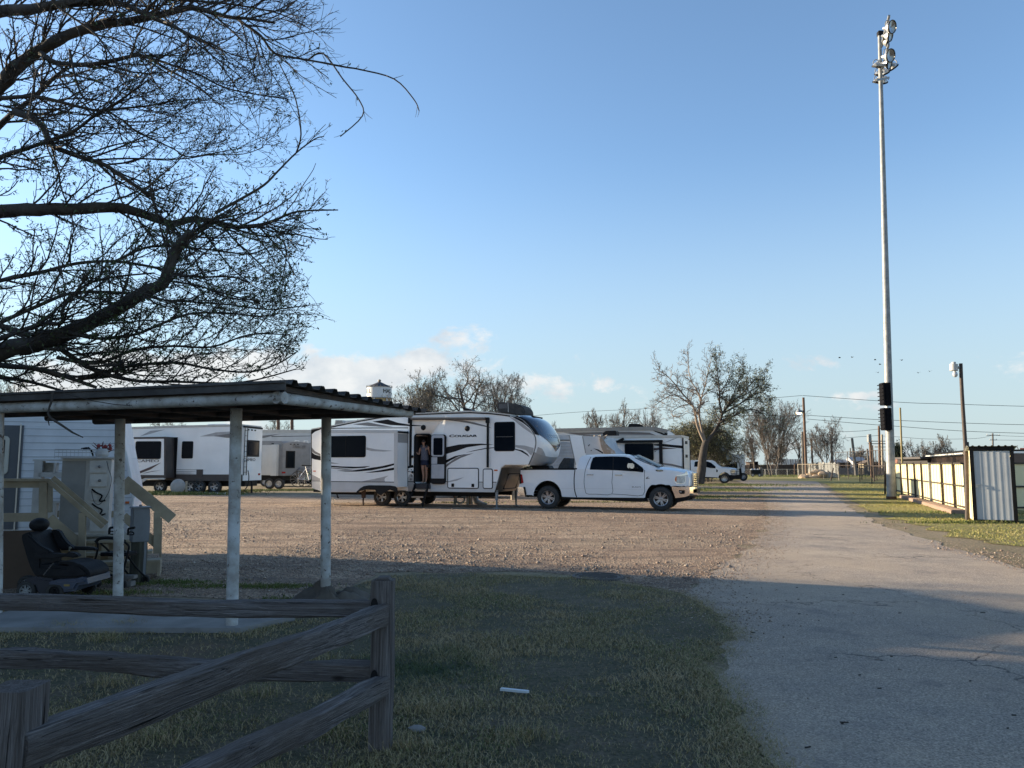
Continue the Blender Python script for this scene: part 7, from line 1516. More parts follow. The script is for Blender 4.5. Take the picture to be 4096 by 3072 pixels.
# two toned tree by the road
bt = at(*c6(1330, 1212), 64.5); big = empty('bare_tree', (bt.x, 64.5, 0), 0, 'half dead tree with pale left limbs and leafing right limbs beside the road', 'tree')
pale = [([(1372, 870), (1310, 730), (1282, 600), (1255, 520), (1180, 440), (1100, 340), (1020, 260), (955, 225)], 15, 2, (0, -1.5)), ([(1375, 870), (1337, 720), (1318, 600), (1332, 500), (1300, 400), (1250, 320), (1225, 200), (1225, 75)], 13, 2, (0, 1)), ([(1322, 560), (1345, 450), (1380, 330), (1410, 200), (1435, 90)], 8, 2, (.5, 1.5)), ([(1268, 545), (1190, 490), (1100, 440), (1020, 470), (950, 520), (900, 555)], 7, 2, (0, -2)), ([(1300, 400), (1200, 380), (1100, 350), (1010, 330)], 5, 2, (0, -1)), ([(1250, 520), (1160, 540), (1080, 590), (1090, 640)], 5, 2, (-.5, -2)), ([(1340, 470), (1400, 400), (1450, 380), (1480, 300)], 5, 2), ([(1290, 620), (1220, 600), (1150, 640)], 4, 1.5)]
darkl = [([(1320, 1225), (1342, 1100), (1350, 1000), (1366, 900), (1384, 850)], 46, 27), ([(1385, 860), (1440, 790), (1500, 690), (1530, 600), (1600, 520), (1700, 430), (1790, 330), (1840, 280)], 18, 2, (0, 1)), ([(1525, 610), (1502, 520), (1500, 430), (1492, 330), (1480, 220), (1470, 150)], 11, 2, (0, -1)), ([(1540, 600), (1680, 520), (1780, 450), (1880, 420), (1940, 470)], 10, 2, (0, 2)), ([(1480, 700), (1600, 640), (1700, 590), (1800, 570), (1880, 610), (1930, 660)], 11, 2, (0, -2)), ([(1530, 600), (1620, 450), (1660, 330), (1720, 220)], 8, 2), ([(1500, 690), (1620, 660), (1690, 700)], 5, 2, (0, -2)), ([(1500, 420), (1560, 340), (1600, 240)], 6, 2, (0, -1.5)), ([(1640, 480), (1760, 420), (1850, 360), (1890, 350)], 6, 2, (0, 2))]
O = Vector((bt.x, 64.5, 0))
def bush_out(L, seed, nper, P, lead=.15, bias=None, sparse=()):
    T = Tree(seed); Pq = dict(P, seg=P['seg'][:3], L0=.16)
    for li, (W, rs) in enumerate(L):
        P_ = P
        if li in sparse: P_ = dict(P, seg=(5, 3), L0=.13, xmax=9, wander=(.1, .2, .2, .2))
        tot = sum((W[i + 1] - W[i]).length for i in range(len(W) - 1)); k = int(tot * nper)
        for j in range(k):
            t = lead + (1 - lead) * (j + T.r.random()) / max(1, k); i = min(len(W) - 2, int(t * (len(W) - 1))); d = (W[i + 1] - W[i]).normalized(); x, y = frame_of(d); a = T.r.uniform(0, 6.28); an = radians(T.r.uniform(25, 65))
            nd = (d * cos(an) + (x * cos(a) + y * sin(a)) * sin(an))
            if bias: nd = (nd + bias).normalized()
            T.branch(W[i].lerp(W[i + 1], T.r.random()), nd, P_['L0'] * T.r.uniform(.5, 1.2), max(P['rmin'], min(rs[i] * .5, P.get('r0', 9))), 1, P_)
    return T
Pt = PR(seg=(5, 5, 4, 3), kids=(0, 6, 4), first=(.2, .15, .2), len=(.6, .5, .5), ang=((25, 60), (25, 60), (25, 60)), wander=(.15, .17, .2, .22), up=(.04, .05, .03, .02), rk=(.5, .55, .5), rmin=.014); Pt['L0'] = 1.35; Pt['r0'] = .06
Lp = traced(pale, c6, 64.5, 3, .1, 2); Ld = traced(darkl, c6, 64.5, 3, .1, 3)
mb = MB(); [mb.tube([p - O for p in W], rs, 9) for W, rs in Lp]; mb.build('dead_limb', M_barkl, big, smooth=60)
mb = MB(); [mb.tube([p - O for p in W], rs, 12) for W, rs in Ld]; mb.build('trunk', M_bark, big, smooth=60)
T = bush_out(Lp, 4, 3.3, Pt); _, b = T.meshes(None, 6, -O); b.keepn = True; b.build('dead_twigs', mat('dead_twig', (.20, .16, .13), .85), big)
T = bush_out(Ld[1:], 5, 4.2, Pt); _, b = T.meshes(None, 6, -O); b.keepn = True; b.build('twigs', M_bark, big); leaves('foliage', T.tips, 7000, .14, .08, M_leafg, big, 3, -O)
# olive scrub tree standing just behind
gen_tree(2640, 2990, 1655, 1925, 74, 61, 'dense olive green scrubby tree directly behind the half dead tree', PR(kids=(8, 8, 7, 5), up=(.02, .0, -.01, -.02, -.02), ang=((30, 65), (30, 70), (30, 70), (30, 70)), len=(.85, .7, .6, .5)), M_bark, (M_leafo, 26000, .28, .075), 'scrub_tree', trunks=4)

# ---------------------------------------------------------------- the near tree over the carport
T1 = crop(0, 0, 2.011); T2 = crop(0, 800, 1.3012)
n1l = [([(-900, 500), (-500, 250), (0, 95), (200, 80), (400, 50), (600, 25), (850, 15), (1000, 40), (1200, 130), (1400, 215), (1600, 320), (1750, 375), (1830, 480)], 62, 4, (.5, -.6)),
    ([(-900, 1500), (-500, 1150), (0, 690), (60, 610), (150, 520), (300, 420), (450, 330), (600, 260), (800, 205), (1000, 175), (1200, 140), (1400, 90), (1550, 62), (1700, 100), (1850, 140), (2000, 150), (2212, 185)], 74, 9, (.3, 0)),
    ([(1900, 145), (1990, 210), (2100, 290), (2212, 430), (2400, 470), (2600, 505)], 14, 8, (0, .2)), ([(2600, 505), (2780, 540), (2900, 560), (3170, 635), (3330, 800), (3372, 893)], 9, 4.5, (.2, .3)), ([(2480, 480), (2600, 430), (2755, 633), (2886, 800), (2916, 931), (2737, 1098)], 8, 4.5, (.2, -.2)),
    ([(330, 430), (450, 505), (700, 520), (900, 490), (1100, 445), (1200, 470), (1350, 560), (1500, 640), (1650, 740), (1740, 840)], 26, 4, (.1, -.5)), ([(1100, 440), (1250, 480), (1400, 530), (1600, 600), (1750, 680), (1900, 730), (2100, 765), (2320, 800)], 12, 4, (-.1, -.4)),
    ([(-300, 800), (0, 790), (300, 780), (600, 850), (800, 890), (1000, 870), (1200, 850), (1400, 810), (1620, 795)], 22, 4, (.3, -.3)), ([(-500, 1500), (0, 1010), (120, 900), (280, 780), (420, 640), (520, 560)], 34, 14, (.8, .8)), ([(120, 900), (250, 950), (350, 1030), (400, 1150), (480, 1200), (700, 1280), (850, 1330), (950, 1400), (1100, 1500), (1250, 1600)], 32, 14, (.1, .0)),
    ([(-400, 1500), (0, 1270), (200, 1200), (400, 1130), (600, 1050), (750, 940), (900, 850), (1050, 750), (1200, 640)], 24, 5, (0, -.5)), ([(850, 880), (1000, 970), (1150, 980), (1300, 960), (1430, 910)], 9, 3, (-.2, -.5)), ([(1000, 980), (1100, 1060), (1250, 1130), (1400, 1200), (1500, 1260), (1700, 1235), (1950, 1190)], 9, 3, (-.2, 0)), ([(700, 1290), (1000, 1275), (1300, 1280), (1500, 1275), (1700, 1245), (1950, 1240), (2120, 1185)], 9, 3, (.2, .4)),
    ([(470, 60), (600, 150), (750, 260), (850, 380), (930, 500), (970, 620), (1050, 720), (1200, 820)], 10, 4, (-.7, -.8)), ([(560, 400), (600, 600), (650, 750), (720, 850)], 11, 6, (-.2, -.3)), ([(1130, 0), (1200, 60), (1400, 200), (1600, 320), (1750, 370)], 11, 3, (.5, .3)), ([(1350, 0), (1600, 10), (1900, 40), (2212, 100), (2400, 180), (2560, 280)], 13, 3, (.3, .6)), ([(1700, 100), (1850, 30), (2000, -30)], 8, 4), ([(2000, 150), (2212, 90), (2350, 20), (2500, -60)], 8, 4), ([(300, 560), (270, 700), (230, 950)], 9, 6, (-.5, -.6)),
    ([(1731, 1713), (1936, 1601), (2121, 1490), (2234, 1378), (2383, 1229), (2532, 1118), (2606, 1098)], 15, 4, (.2, .5)), ([(2383, 1229), (2421, 1080), (2383, 818), (2308, 633), (2234, 485)], 8, 4.5, (.4, .3)), ([(2480, 1150), (2560, 1060), (2620, 1000)], 4, 2)]
n2l = [([(-500, 1050), (0, 790), (150, 760), (300, 710), (450, 650), (600, 570), (750, 480), (850, 430), (880, 350), (910, 270), (955, 205), (1000, 168)], 52, 20, (-.1, -.3)),
    ([(-300, 120), (0, 60), (200, 50), (400, 45), (600, 40), (700, 60), (820, 100), (900, 125), (1000, 100), (1120, 112), (1220, 140), (1350, 130), (1420, 110), (1550, 60), (1760, 52)], 42, 3.5, (.2, .4)), ([(1130, 112), (1220, 150), (1380, 190), (1500, 175), (1620, 195)], 8, 3, (.3, .4)), ([(1420, 110), (1550, 140), (1660, 155)], 4, 2), ([(1500, 210), (1600, 245)], 3, 2),
    ([(-300, 500), (0, 420), (200, 380), (400, 330), (600, 320), (800, 350), (900, 380), (1050, 400), (1200, 400), (1300, 430)], 13, 4, (.5, .3)), ([(-300, 800), (0, 640), (200, 550), (350, 490), (500, 478), (700, 488), (850, 520), (1000, 530), (1200, 545), (1400, 570), (1600, 548)], 13, 3, (.4, .2)), ([(-200, 600), (0, 650), (150, 700), (300, 680), (500, 720), (700, 700), (850, 640), (1000, 590), (1200, 590), (1350, 605), (1450, 590)], 14, 3, (-.2, -.4)),
    ([(300, 820), (500, 850), (700, 780), (900, 760), (1100, 765), (1300, 700), (1510, 702)], 11, 3, (0, -.2)), ([(-200, 800), (0, 860), (200, 880), (400, 940), (500, 975)], 18, 8, (.2, .2)), ([(-100, 900), (0, 920), (150, 945), (320, 992)], 14, 7, (.5, .5)), ([(400, 940), (600, 880), (800, 850), (950, 850), (1100, 880), (1300, 895), (1450, 850), (1550, 785)], 11, 3, (.3, .1)), ([(250, 720), (350, 800), (500, 890), (700, 940), (900, 945), (1250, 950), (1540, 880)], 18, 3, (0, .3)),
    ([(1030, 130), (1100, 220), (1200, 350), (1300, 430)], 6, 3, (.1, .3)), ([(1440, 190), (1480, 225), (1490, 290), (1470, 400), (1420, 510)], 5, 2.5, (.3, .3)), ([(600, 320), (750, 250), (900, 240), (1100, 260), (1300, 280), (1430, 230)], 9, 3, (.1, .3)), ([(-100, 760), (200, 650), (320, 640), (330, 560), (450, 440), (600, 400), (800, 380)], 14, 4, (-.4, -.6)), ([(870, 420), (1000, 440), (1150, 480), (1300, 520), (1450, 530)], 7, 2.5, (-.2, -.3))]
YN = 8.6; tx0 = at(-700, 1500, YN); O = Vector((tx0.x, YN, 0))
nt_ = empty('leafing_tree', O, 0, 'large dark tree just coming into leaf, spreading over the carport from the left', 'tree')
L1 = traced(n1l, T1, YN, 4, .06, 6); L2 = traced(n2l, T2, YN, 4, .06, 7); LL = L1 + L2
def rough_tube(mb, W, rs, n, sd):
    b = len(mb.v); mb.tube(W, rs, n)
    for i in range(b, len(mb.v)):
        q = Vector(mb.v[i]); k_ = (i - b) // n; k_ = min(k_, len(W) - 1); a = q - W[k_]; a *= 1 + .16 * noise.noise(q * 9 + Vector((sd, 0, 0))) + .10 * noise.noise(q * 31); mb.v[i] = tuple(W[k_] + a)
mb = MB()
rough_tube(mb, cr([Vector((0, 0, -.1)), Vector((.05, 0, 1.0)), Vector((-.02, .1, 2.0)), Vector((.1, .05, 3.0)), Vector((.2, 0, 4.2))], 8), [.36 - .006 * i for i in range(33)], 16, 0)
for i, (W, rs) in enumerate(LL):
    if rs[0] > .05: rough_tube(mb, [p - O for p in W], rs, 12, i)
    else: mb.tube([p - O for p in W], rs, 7)
mb.build('trunk', M_bark, nt_, smooth=70)
Pn = PR(seg=(5, 9, 6, 3), kids=(0, 7, 3), first=(.2, .12, .2), len=(.6, .46, .35), ang=((20, 50), (20, 48), (30, 65)), wander=(.15, .10, .13, .2), up=(.03, .035, .03, .02), rk=(.5, .62, .75), rmin=.0034); Pn['L0'] = .95; Pn['xmax'] = -1.9; Pn['r0'] = .013
T = bush_out(LL, 12, 8.3, Pn, .0, Vector((.30, 0, .05)), (3, 4, 21, 22, len(L1) + 2, len(L1) + 3, len(L1) + 4, len(L1) + 13)); T.t = [c for c in T.t if min(p.z for p in c[0]) > 2.5]; T.tips = [t for t in T.tips if t[0].z > 2.5]; _, b = T.meshes(None, 7, -O); b.keepn = True; b.build('twigs', M_bark, nt_, smooth=60)
# knobby buds and young leaf clusters
tp = [t for t in T.tips if (t[0].z < 6.8)]; tl = [t for t in tp if t[0].z < 5.2] * 2 + tp
leaves('foliage', tl, 17000, .017, .021, M_leaf, nt_, 5, -O)
# second tree out of frame on the left; unseen house added for foreground shade
gen_tree(-3300, -1100, 250, 2300, 15, 71, 'tall leafing tree left of the white trailer', PR(kids=(8, 7, 6, 5)), M_bark, (M_leaf, 9000, .2, .05), 'leafing_tree', trunks=3)
hs = empty('shade_house', (-26, 8.6, 0), radians(-20.5), 'unseen brick house added left of the white trailer to shade the foreground', 'house')
M_brick = mat('brick', (.26, .12, .085), .9, rgb2=(.18, .085, .06), scale=8)
mb = MB(); mb.box(0, 7, -10, 8.4, 0, 4.4); mb.build('wall', M_brick, hs)
mb = MB(); mb.M = Matrix.Rotation(pi / 2, 4, 'Z'); mb.prism([(-10.5, 4.4), (8.8, 4.4), (8.0, 7.4), (-9.5, 7.4)], -7.5, .5); mb.M = None; mb.build('roof', mat('shingles', (.10, .09, .085), .9), hs)
for y_ in (-7, -3, 1, 5): MB().box(6.98, 7.03, y_, y_ + 1.3, 1.1, 2.4).build('window', M_glass, hs)
# ---------------------------------------------------------------- right hand side: floodlight, lamp pole, fence, shed
def root_at(name, P, label, cat, group=None, rz=0): return empty(name, (P.x, P.y, 0), rz, label, cat, group)
YP = 36.8; b0 = at(3566, 1997, YP); t0 = at(3518, 132, YP); fl = root_at('floodlight_pole', b0, 'very tall galvanised pole with stadium floodlights and two black boxes', 'floodlight'); O = Vector((b0.x, YP, 0))
n_ = 20; MB().tube([Vector((0, 0, .12)).lerp(t0 - O, i / n_) for i in range(n_ + 1)], [.205 - .12 * i / n_ for i in range(n_ + 1)], 20).build('pole', M_galv, fl, smooth=60)
MB().tube([(0, 0, -.02), (0, 0, .14)], .235, 20).build('base', M_rust, fl)
for a, b in (((133, 278), (205, 462)), ((140, 485), (211, 668))):
    p = at(*c8(*a), YP) - O; q = at(*c8(*b), YP) - O; bx = MB().box(p.x, q.x, -.45, .0, q.z, p.z, .02).build('ballast_box', mat('matt_black', (.008, .008, .010), .95, spec=.1), fl)
    mb = MB()
    for k_ in range(6): z_ = q.z + (p.z - q.z) * (k_ + .5) / 6; mb.box(p.x - .03, p.x, -.4, .1, z_ - .02, z_ + .02)
    mb.box(p.x + .1, q.x - .12, -.48, -.45, q.z + .15, p.z - .15, .01); mb.build('cooling_fins', MATS['matt_black'], bx); mb = MB(); mb.box(q.x - .05, q.x + .2, -.06, .06, p.z - .1, p.z - .04); mb.box(q.x - .05, q.x + .2, -.06, .06, q.z + .04, q.z + .1); mb.build('bracket', M_galv, bx)
p = at(*c8(205, 478), YP) - O; MB().box(p.x - .12, p.x + .12, -.2, .0, p.z - .06, p.z + .06, .02).build('junction_box', M_rvwhite, fl)
M_lampm = mat('lamp_aluminium', (.62, .62, .60), .35, .6); M_lglass = mat('lamp_glass', (.10, .11, .12), .12, .5, rgb2=(.25, .26, .28), scale=5, coat=1)
def lamp(u, v, dy, r_, d, name='floodlight'):
    c_ = at(*zf(u, v), YP + dy) - O; r_ = r_ / 4.147 * YP / F; d = Vector(d).normalized(); x, y = frame_of(d); M = Matrix((x, y, d)).transposed().to_4x4(); M.translation = c_
    mb = MB(); mb.M = M; mb.lathe([(.05, -1.5 * r_), (.25 * r_, -1.45 * r_), (.3 * r_, -1.0 * r_), (.6 * r_, -.75 * r_), (.95 * r_, -.2 * r_), (r_, 0), (r_ * .97, .03)], (0, 0, 0), 'z', 24); h = mb.build('lamp_head', M_lampm, fl)
    mb = MB(); mb.M = M; mb.lathe([(0, -.06), (.9 * r_, -.01)], (0, 0, 0), 'z', 24); mb.build('lens', M_lglass, h)
    mb = MB(); mb.M = M; mb.lathe([(r_ * 1.0, -.04), (r_ * 1.05, 0), (r_ * 1.0, .04)], (0, 0, 0), 'z', 24); mb.build('rim', M_black, h)
    mb = MB(); mb.tube([c_ + y * 0 + (x * cos(a) + Vector((0, 0, 1)) * sin(a)) * r_ * 1.12 - d * r_ * .5 for a in [pi * i / 10 for i in range(11)]], .022, 6); mb.build('yoke', M_galv, h)
lamp(700, 445, -1.3, 108, (.55, -.8, -.28)); lamp(670, 590, -.6, 98, (.7, -.6, -.3)); lamp(632, 690, .2, 90, (.8, -.4, -.3)); lamp(675, 920, -1.2, 108, (.5, -.82, -.3)); lamp(655, 1050, -.4, 98, (.68, -.62, -.3)); lamp(725, 1120, .6, 85, (.75, .3, -.8)); lamp(580, 1220, .8, 80, (.5, .4, -.8))
lamp(440, 1110, -.4, 78, (-.15, .5, -.9)); lamp(470, 1240, .3, 70, (-.1, .6, -.8)); lamp(445, 1370, .8, 75, (-.2, .5, -.9)); lamp(560, 1370, 1.2, 70, (.3, .6, -.8))
for a, b in (((650, 258), (520, 780)), ((640, 735), (535, 1140)), ((430, 1330), (640, 1290)), ((420, 1080), (760, 1080))):
    p = at(*zf(*a), YP - 1.3) - O; q = at(*zf(*b), YP + .6) - O; MB().obox(p, q, .10, .10).build('crossarm', M_galv, fl)
p = at(*zf(500, 560), YP) - O; MB().box(p.x - .13, p.x + .13, -.12, .12, p.z - .12, p.z + .12, .02).build('clamp', M_black, fl)
# thin pole with an unlit bulb
YL = 23.1; b0 = at(3869, 2076, YL); t0 = at(*c8(823, 112), YL); lp = root_at('lamp_pole', b0, 'thin brown pole with bare bulb fixture rising beside the metal shed', 'lamp pole'); O = Vector((b0.x, YL, 0))
MB().tube([Vector((0, 0, -.02)).lerp(t0 - O, i / 10) + Vector((.03 * sin(i * .5), 0, 0)) for i in range(11)], [.062 - .0012 * i for i in range(11)], 12).build('pole', M_rusty2, lp)
def lp_(x, y): return at(*c8(x, y), YL) - O
mb = MB(); mb.tube([lp_(818, 135), lp_(775, 148)], .028, 8); mb.tube([lp_(818, 148), lp_(775, 156)], .02, 8); mb.build('bracket', M_galv, lp)
mb = MB(); a = lp_(757, 118); b = lp_(757, 172); mb.tube([b, a], .115, 14); mb.tube([a, lp_(757, 100)], .06, 10); hh_ = mb.build('fixture', M_boxg if False else mat('grey_cast', (.45, .45, .44), .45), lp)
mb = MB(); mb.tube([lp_(762, 172), lp_(766, 190)], .04, 8); mb.build('socket', M_rvwhite, hh_); q = lp_(768, 202); MB().ball((q.x, q.y, q.z), (.075, .075, .09), 12).build('bulb', mat('bulb_glass', (.5, .52, .55), .05, coat=1), hh_)
# cream metal fence
SFc = Side((3590, 1976), 42.8, (3864, 2052), 26.0); fe = empty('metal_fence', SFc.o, SFc.ang, 'long cream metal panel fence with dark steel posts running to the shed', 'fence')
M_cream = mat('cream_metal', (.78, .69, .43), .55, rgb2=(.70, .61, .36), scale=1.5, stretch=(1, 1, .2), speck=((.4, .34, .22), 6, .75)); M_fpost = mat('steel_post', (.075, .06, .045), .7, .3, rgb2=(.04, .035, .03), scale=4)
FH = 1.68; fx = [SFc.p(*c8(x, y))[0] for x, y in ((190, 1185), (287, 1195), (335, 1213), (392, 1228), (452, 1244), (512, 1260), (583, 1283), (684, 1305), (786, 1330))]
fx[0] = fx[1] - 3.3; fe_end = SFc.L - .1
xs = fx + [fe_end]
for i in range(len(xs) - 1):
    mb = MB(); a, b = xs[i], xs[i + 1]; mb.box(a, b, .0, .02, .14, FH - .03)
    k = 3
    for j in range(1, k + 1):
        x = a + (b - a) * j / (k + 1); mb.box(x - .012, x + .012, -.015, 0, .14, FH - .03)
    mb.build('panel', M_cream, fe, smooth=0)
for i, x in enumerate(fx): g_ = (i == 6); MB().box(x - (.06 if g_ else .035), x + (.06 if g_ else .035), -.09, -.012, 0, FH + .04, .005).build('post', M_galv if g_ else M_fpost, fe)
for z in (.22, .92, FH): MB().box(fx[0], fe_end, -.05 if z < 1 else -.06, -.014 if z < 1 else .04, z - .028, z + .028).build('rail', M_fpost, fe)
MB().box(fx[3], fe_end + .2, -.45, .1, -.05, .13, .02).build('curb', mat('reddish_concrete', (.30, .20, .15), .9), fe)
S2 = Side((3866, 2050), 26.2, (4400, 2050), 26.2, fix=False); f2 = empty('metal_fence', S2.o, S2.ang, 'short stretch of cream fence right of the metal shed', 'fence')
MB().box(0, 9, 0, .02, .12, FH - .02).build('panel', M_cream, f2, smooth=0)
for x in (.02, 1.3, 2.6, 3.9, 5.2): MB().box(x, x + .08, -.06, 0, 0, FH + .03).build('post', M_fpost, f2)
for z in (.2, .9, FH): MB().box(0, 9, -.05, -.005, z - .025, z + .03).build('rail', M_fpost, f2)
p = gp(4085, 2052); mb = MB(); mb.tube([(-.6, 0, .15), (1.5, 0, .16)], .05, 8); mb.tube([(-.4, .0, .06), (1.4, .1, .05)], .04, 8); o = mb.build('pipe_stack', M_galv); o.location = (p.x, 24.8, 0); tag(o, 'grey pipes lying beside the right wall of the shed', 'pipes')
# metal shed
SM = Side((3901, 2085), 22.35, (4070, 2089), 21.9); sh = empty('metal_shed', SM.o, SM.ang, 'small corrugated metal shed with grey door, cream side and black frame', 'shed')
W_ = SM.L; zt_ = SM.p(*c8(935, 797))[1]; zbk = zt_ - .22; D_ = 1.35
def corr(mb, x0, x1, y, z0, z1, period=.17, amp=.02, axis='x', y2=None, zb=None):
    n = int(abs(x1 - x0) / period * 6); vs = []
    for i in range(n + 1):
        t = i / n; q = (t * abs(x1 - x0) / period) % 1; o = amp * (1 if q < .22 else (1 - (q - .22) / .1 if q < .32 else (0 if q < .9 else (q - .9) / .1))); x = x0 + (x1 - x0) * t
        vs += [(x, y - o, z0), (x, y - o, z1)] if axis == 'x' else [(y - o, x, z0), (y - o, x, z1 + (zb - z1) * t)]
    mb.add(vs, [(2 * i, 2 * i + 2, 2 * i + 3, 2 * i + 1) for i in range(n)]); return mb
M_greym = mat('grey_metal_sheet', (.46, .48, .49), .5, .0, rgb2=(.38, .40, .42), scale=1.2)
dx0, dx1 = .05, W_ - .08
corr(MB(), dx0, dx1, -.02, .08, zt_ - .12, .155, .005).build('door', M_greym, sh, smooth=25)
mb = corr(MB(), 0, D_, 0, .03, zt_ - .04, .45, .02, 'y', zb=zbk); mb.build('side_wall', M_cream, sh, smooth=25)
MB().box(.02, W_ - .02, D_ - .02, D_, 0, zbk).build('rear_wall', M_cream, sh); MB().box(W_ - .03, W_ - .01, .02, D_, 0, zbk).build('side_wall', M_cream, sh)
for a, b in ((-.04, .03), (W_ - .06, W_ + .02)): MB().box(a, b, -.04, .04, 0, zt_ + .0, .004).build('corner_post', M_black, sh)
MB().box(-.05, W_ + .03, -.045, .04, zt_ - .10, zt_, .004).build('door_lintel', M_black, sh); MB().box(-.02, W_, -.045, .02, .0, .07, .004).build('sill', M_black, sh); MB().box(.03, .055, -.04, -.01, .07, zt_ - .1).build('door_edge', M_black, sh)
n = 90; vs = []
for j in (0, 1):
    for i in range(n + 1): x = -.12 + (W_ + .24) * i / n; q = (x / .16) % 1; vs.append((x, -.12 if j == 0 else D_ + .1, (zt_ + .02 if j == 0 else zbk + .01) + .028 * max(0, sin(2 * pi * q)) ))
o_ = len(vs); vs += [(a, b, c_ - .006) for a, b, c_ in vs]
MB().add(vs, [(i, i + 1, i + n + 2, i + n + 1) for i in range(n)] + [(i + o_, i + o_ + n + 1, i + n + 2 + o_, i + 1 + o_) for i in range(n)] + [(i, i + o_, i + 1 + o_, i + 1) for i in range(n)]).build('roof', M_galv, sh, smooth=50)
p = SM.p(*c8(948, 1112)); mb = MB(); mb.box(p[0] - .03, p[0] + .09, -.06, -.03, p[1] + .0, p[1] + .025, .004); mb.box(p[0] - .03, p[0] + .02, -.075, -.045, p[1] - .07, p[1] - .015, .008); mb.tube([(p[0] - .022, -.06, p[1] - .02), (p[0] - .022, -.06, p[1] + .012), (p[0] + .012, -.06, p[1] + .012), (p[0] + .012, -.06, p[1] - .02)], .005, 5); mb.build('padlock', M_alu, sh)
# black stub and yellow pole behind the fence
def pole(name, ub, vb, ut, vt, Y, r0, r1, m, label, cat='utility pole', group=None, arms=(), parts=None):
    b = at(ub, vb, Y); t = at(ut, vt, Y); r_ = root_at(name, b, label, cat, group); O = Vector((b.x, Y, 0)); tt = t - O
    MB().tube([Vector((0, 0, -.05)).lerp(tt, i / 8) for i in range(9)], [r0 + (r1 - r0) * i / 8 for i in range(9)], 10).build('pole', m, r_)
    for (v, w) in arms: 
        f = (v - vb) / (vt - vb); c_ = at(ub + (ut - ub) * f, v, Y) - O; mb = MB(); mb.box(c_.x - w, c_.x + w, -.2, -.1, c_.z - .06, c_.z + .06); mb.build('crossarm', m, r_)
        [MB().tube([(c_.x + s_ * w * .9, -.15, c_.z + .05), (c_.x + s_ * w * .9, -.15, c_.z + .25)], .05, 6).build('insulator', M_rvlgrey, r_) for s_ in (-1, 1)]
    return r_, O
pole('yellow_pole', 3609, 1890, 3600.5, 1631, 46, .060, .050, mat('yellow_paint', (.26, .20, .08), .7), 'slim yellow pole standing behind the cream fence', 'pole')
p = at(*z6(1237, 900), 27); q = at(*z6(1236, 720), 27); o = MB().tube([(0, 0, 0), (0, 0, q.z)], .075, 10).build('vent_pipe', M_black); o.location = (p.x, 27, 0); tag(o, 'short black pipe sticking up behind the metal shed', 'pipe')
# buildings to the right
BB = Side((3714, 1880), 62, (3866, 1890), 46, fix=False); bb = empty('brown_building', BB.o, BB.ang, 'long brown ribbed metal building with white roof band behind the fence', 'building')
M_brown = mat('brown_siding', (.115, .082, .068), .6, .1, rgb2=(.09, .065, .055), scale=2)
zA = BB.p(*z6(575, 975))[1]; zB = BB.p(*z6(575, 925))[1]
mb = MB(); mb.box(-.3, 20, 0, 9, 0, zA); 
for k_ in range(72): mb.box(-.3 + k_ * .28, -.3 + k_ * .28 + .06, -.05, 0, 0, zA - .02)
mb.build('wall', M_brown, bb, smooth=0); MB().box(-.3, 20, -.12, 9, zA + .02, zB - .1).build('roof_band', M_rvwhite, bb); MB().box(-.8, 20, -.25, 9.2, zB - .1, zB, .01).build('roof_edge', M_black, bb); MB().box(-.8, 20, -.2, -.02, zA - .07, zA + .02).build('gutter', M_black, bb)
B2 = Side((3582, 1885), 66, (3712, 1885), 60, fix=False); b2_ = empty('low_building', B2.o, B2.ang, 'low dark roofed brick building left of the brown metal one', 'building')
za = B2.p(*z6(300, 1020))[1]; zb_ = B2.p(*z6(300, 980))[1]; MB().box(0, B2.L, 0, 5, 0, za).build('wall', mat('dark_wall', (.035, .032, .035), .8), b2_); MB().box(-.02, .09 * B2.L, -.02, 5, 0, zb_ - .02).build('brick_end', M_brick, b2_); MB().box(.9, B2.L + .2, -.6, 5.2, za + .02, zb_, .02).build('roof', mat('dark_roof', (.07, .062, .06), .7), b2_)
B3 = Side((4066, 1880), 50, (4200, 1880), 49, fix=False); b3_ = empty('red_block', B3.o, B3.ang, 'dark red ribbed building edge above the right end of fence', 'building')
p = B3.p(*z6(2140, 820)); q = B3.p(*z6(2140, 930)); MB().box(p[0], 12, .5, 6, 0, p[1]).build('wall', mat('oxide_red', (.17, .06, .045), .7), b3_); MB().box(-.0, 12, 0, .5, 0, B3.p(*z6(2100, 940))[1]).build('lower_wall', M_brown, b3_); MB().box(-.2, p[0], .1, 4, 0, B3.p(*z6(2100, 890))[1]).build('side_wing', mat('pink_wall', (.35, .25, .21), .8), b3_)
# ---------------------------------------------------------------- far middle ground
GP = 'utility poles beyond the end of the road'
r_, O = pole('street_light', 3226, 1903, 3213.5, 1590, 101, .19, .15, M_pole, 'tall brown wooden pole with a glowing street lamp at the road end', 'street light')
a = at(3213, 1655, 101) - O; b = at(3201, 1641, 101) - O; mb = MB(); mb.tube([a, (a + b) / 2 + Vector((0, -.1, .15)), b], .06, 6); mb.build('lamp_arm', M_galv, r_); mb = MB(); mb.lathe([(.1, .25), (.25, .1), (.42, -.15), (.40, -.25)], b - Vector((.2, 0, .1)), 'z', 14); lh_ = mb.build('lamp_shade', M_galv, r_); MB().ball(b - Vector((.2, 0, .30)), (.36, .36, .24), 12).build('lamp_globe', mat('lit_globe', (.9, .8, .5), .4, emit=((1, .72, .32), 4.)), r_)
pole('utility_pole', 3214, 1898, 3210, 1728, 116, .22, .18, M_poleg, 'thin pole directly behind the street light pole', group=GP); pole('utility_pole', 3252, 1895, 3245, 1756, 122, .16, .13, M_pole, 'thin reddish pole just right of the street light', group=GP); pole('utility_pole', 3333, 1895, 3324.5, 1770, 122, .2, .16, M_poleg, 'grey pole in front of the right hand bare tree', group=GP)
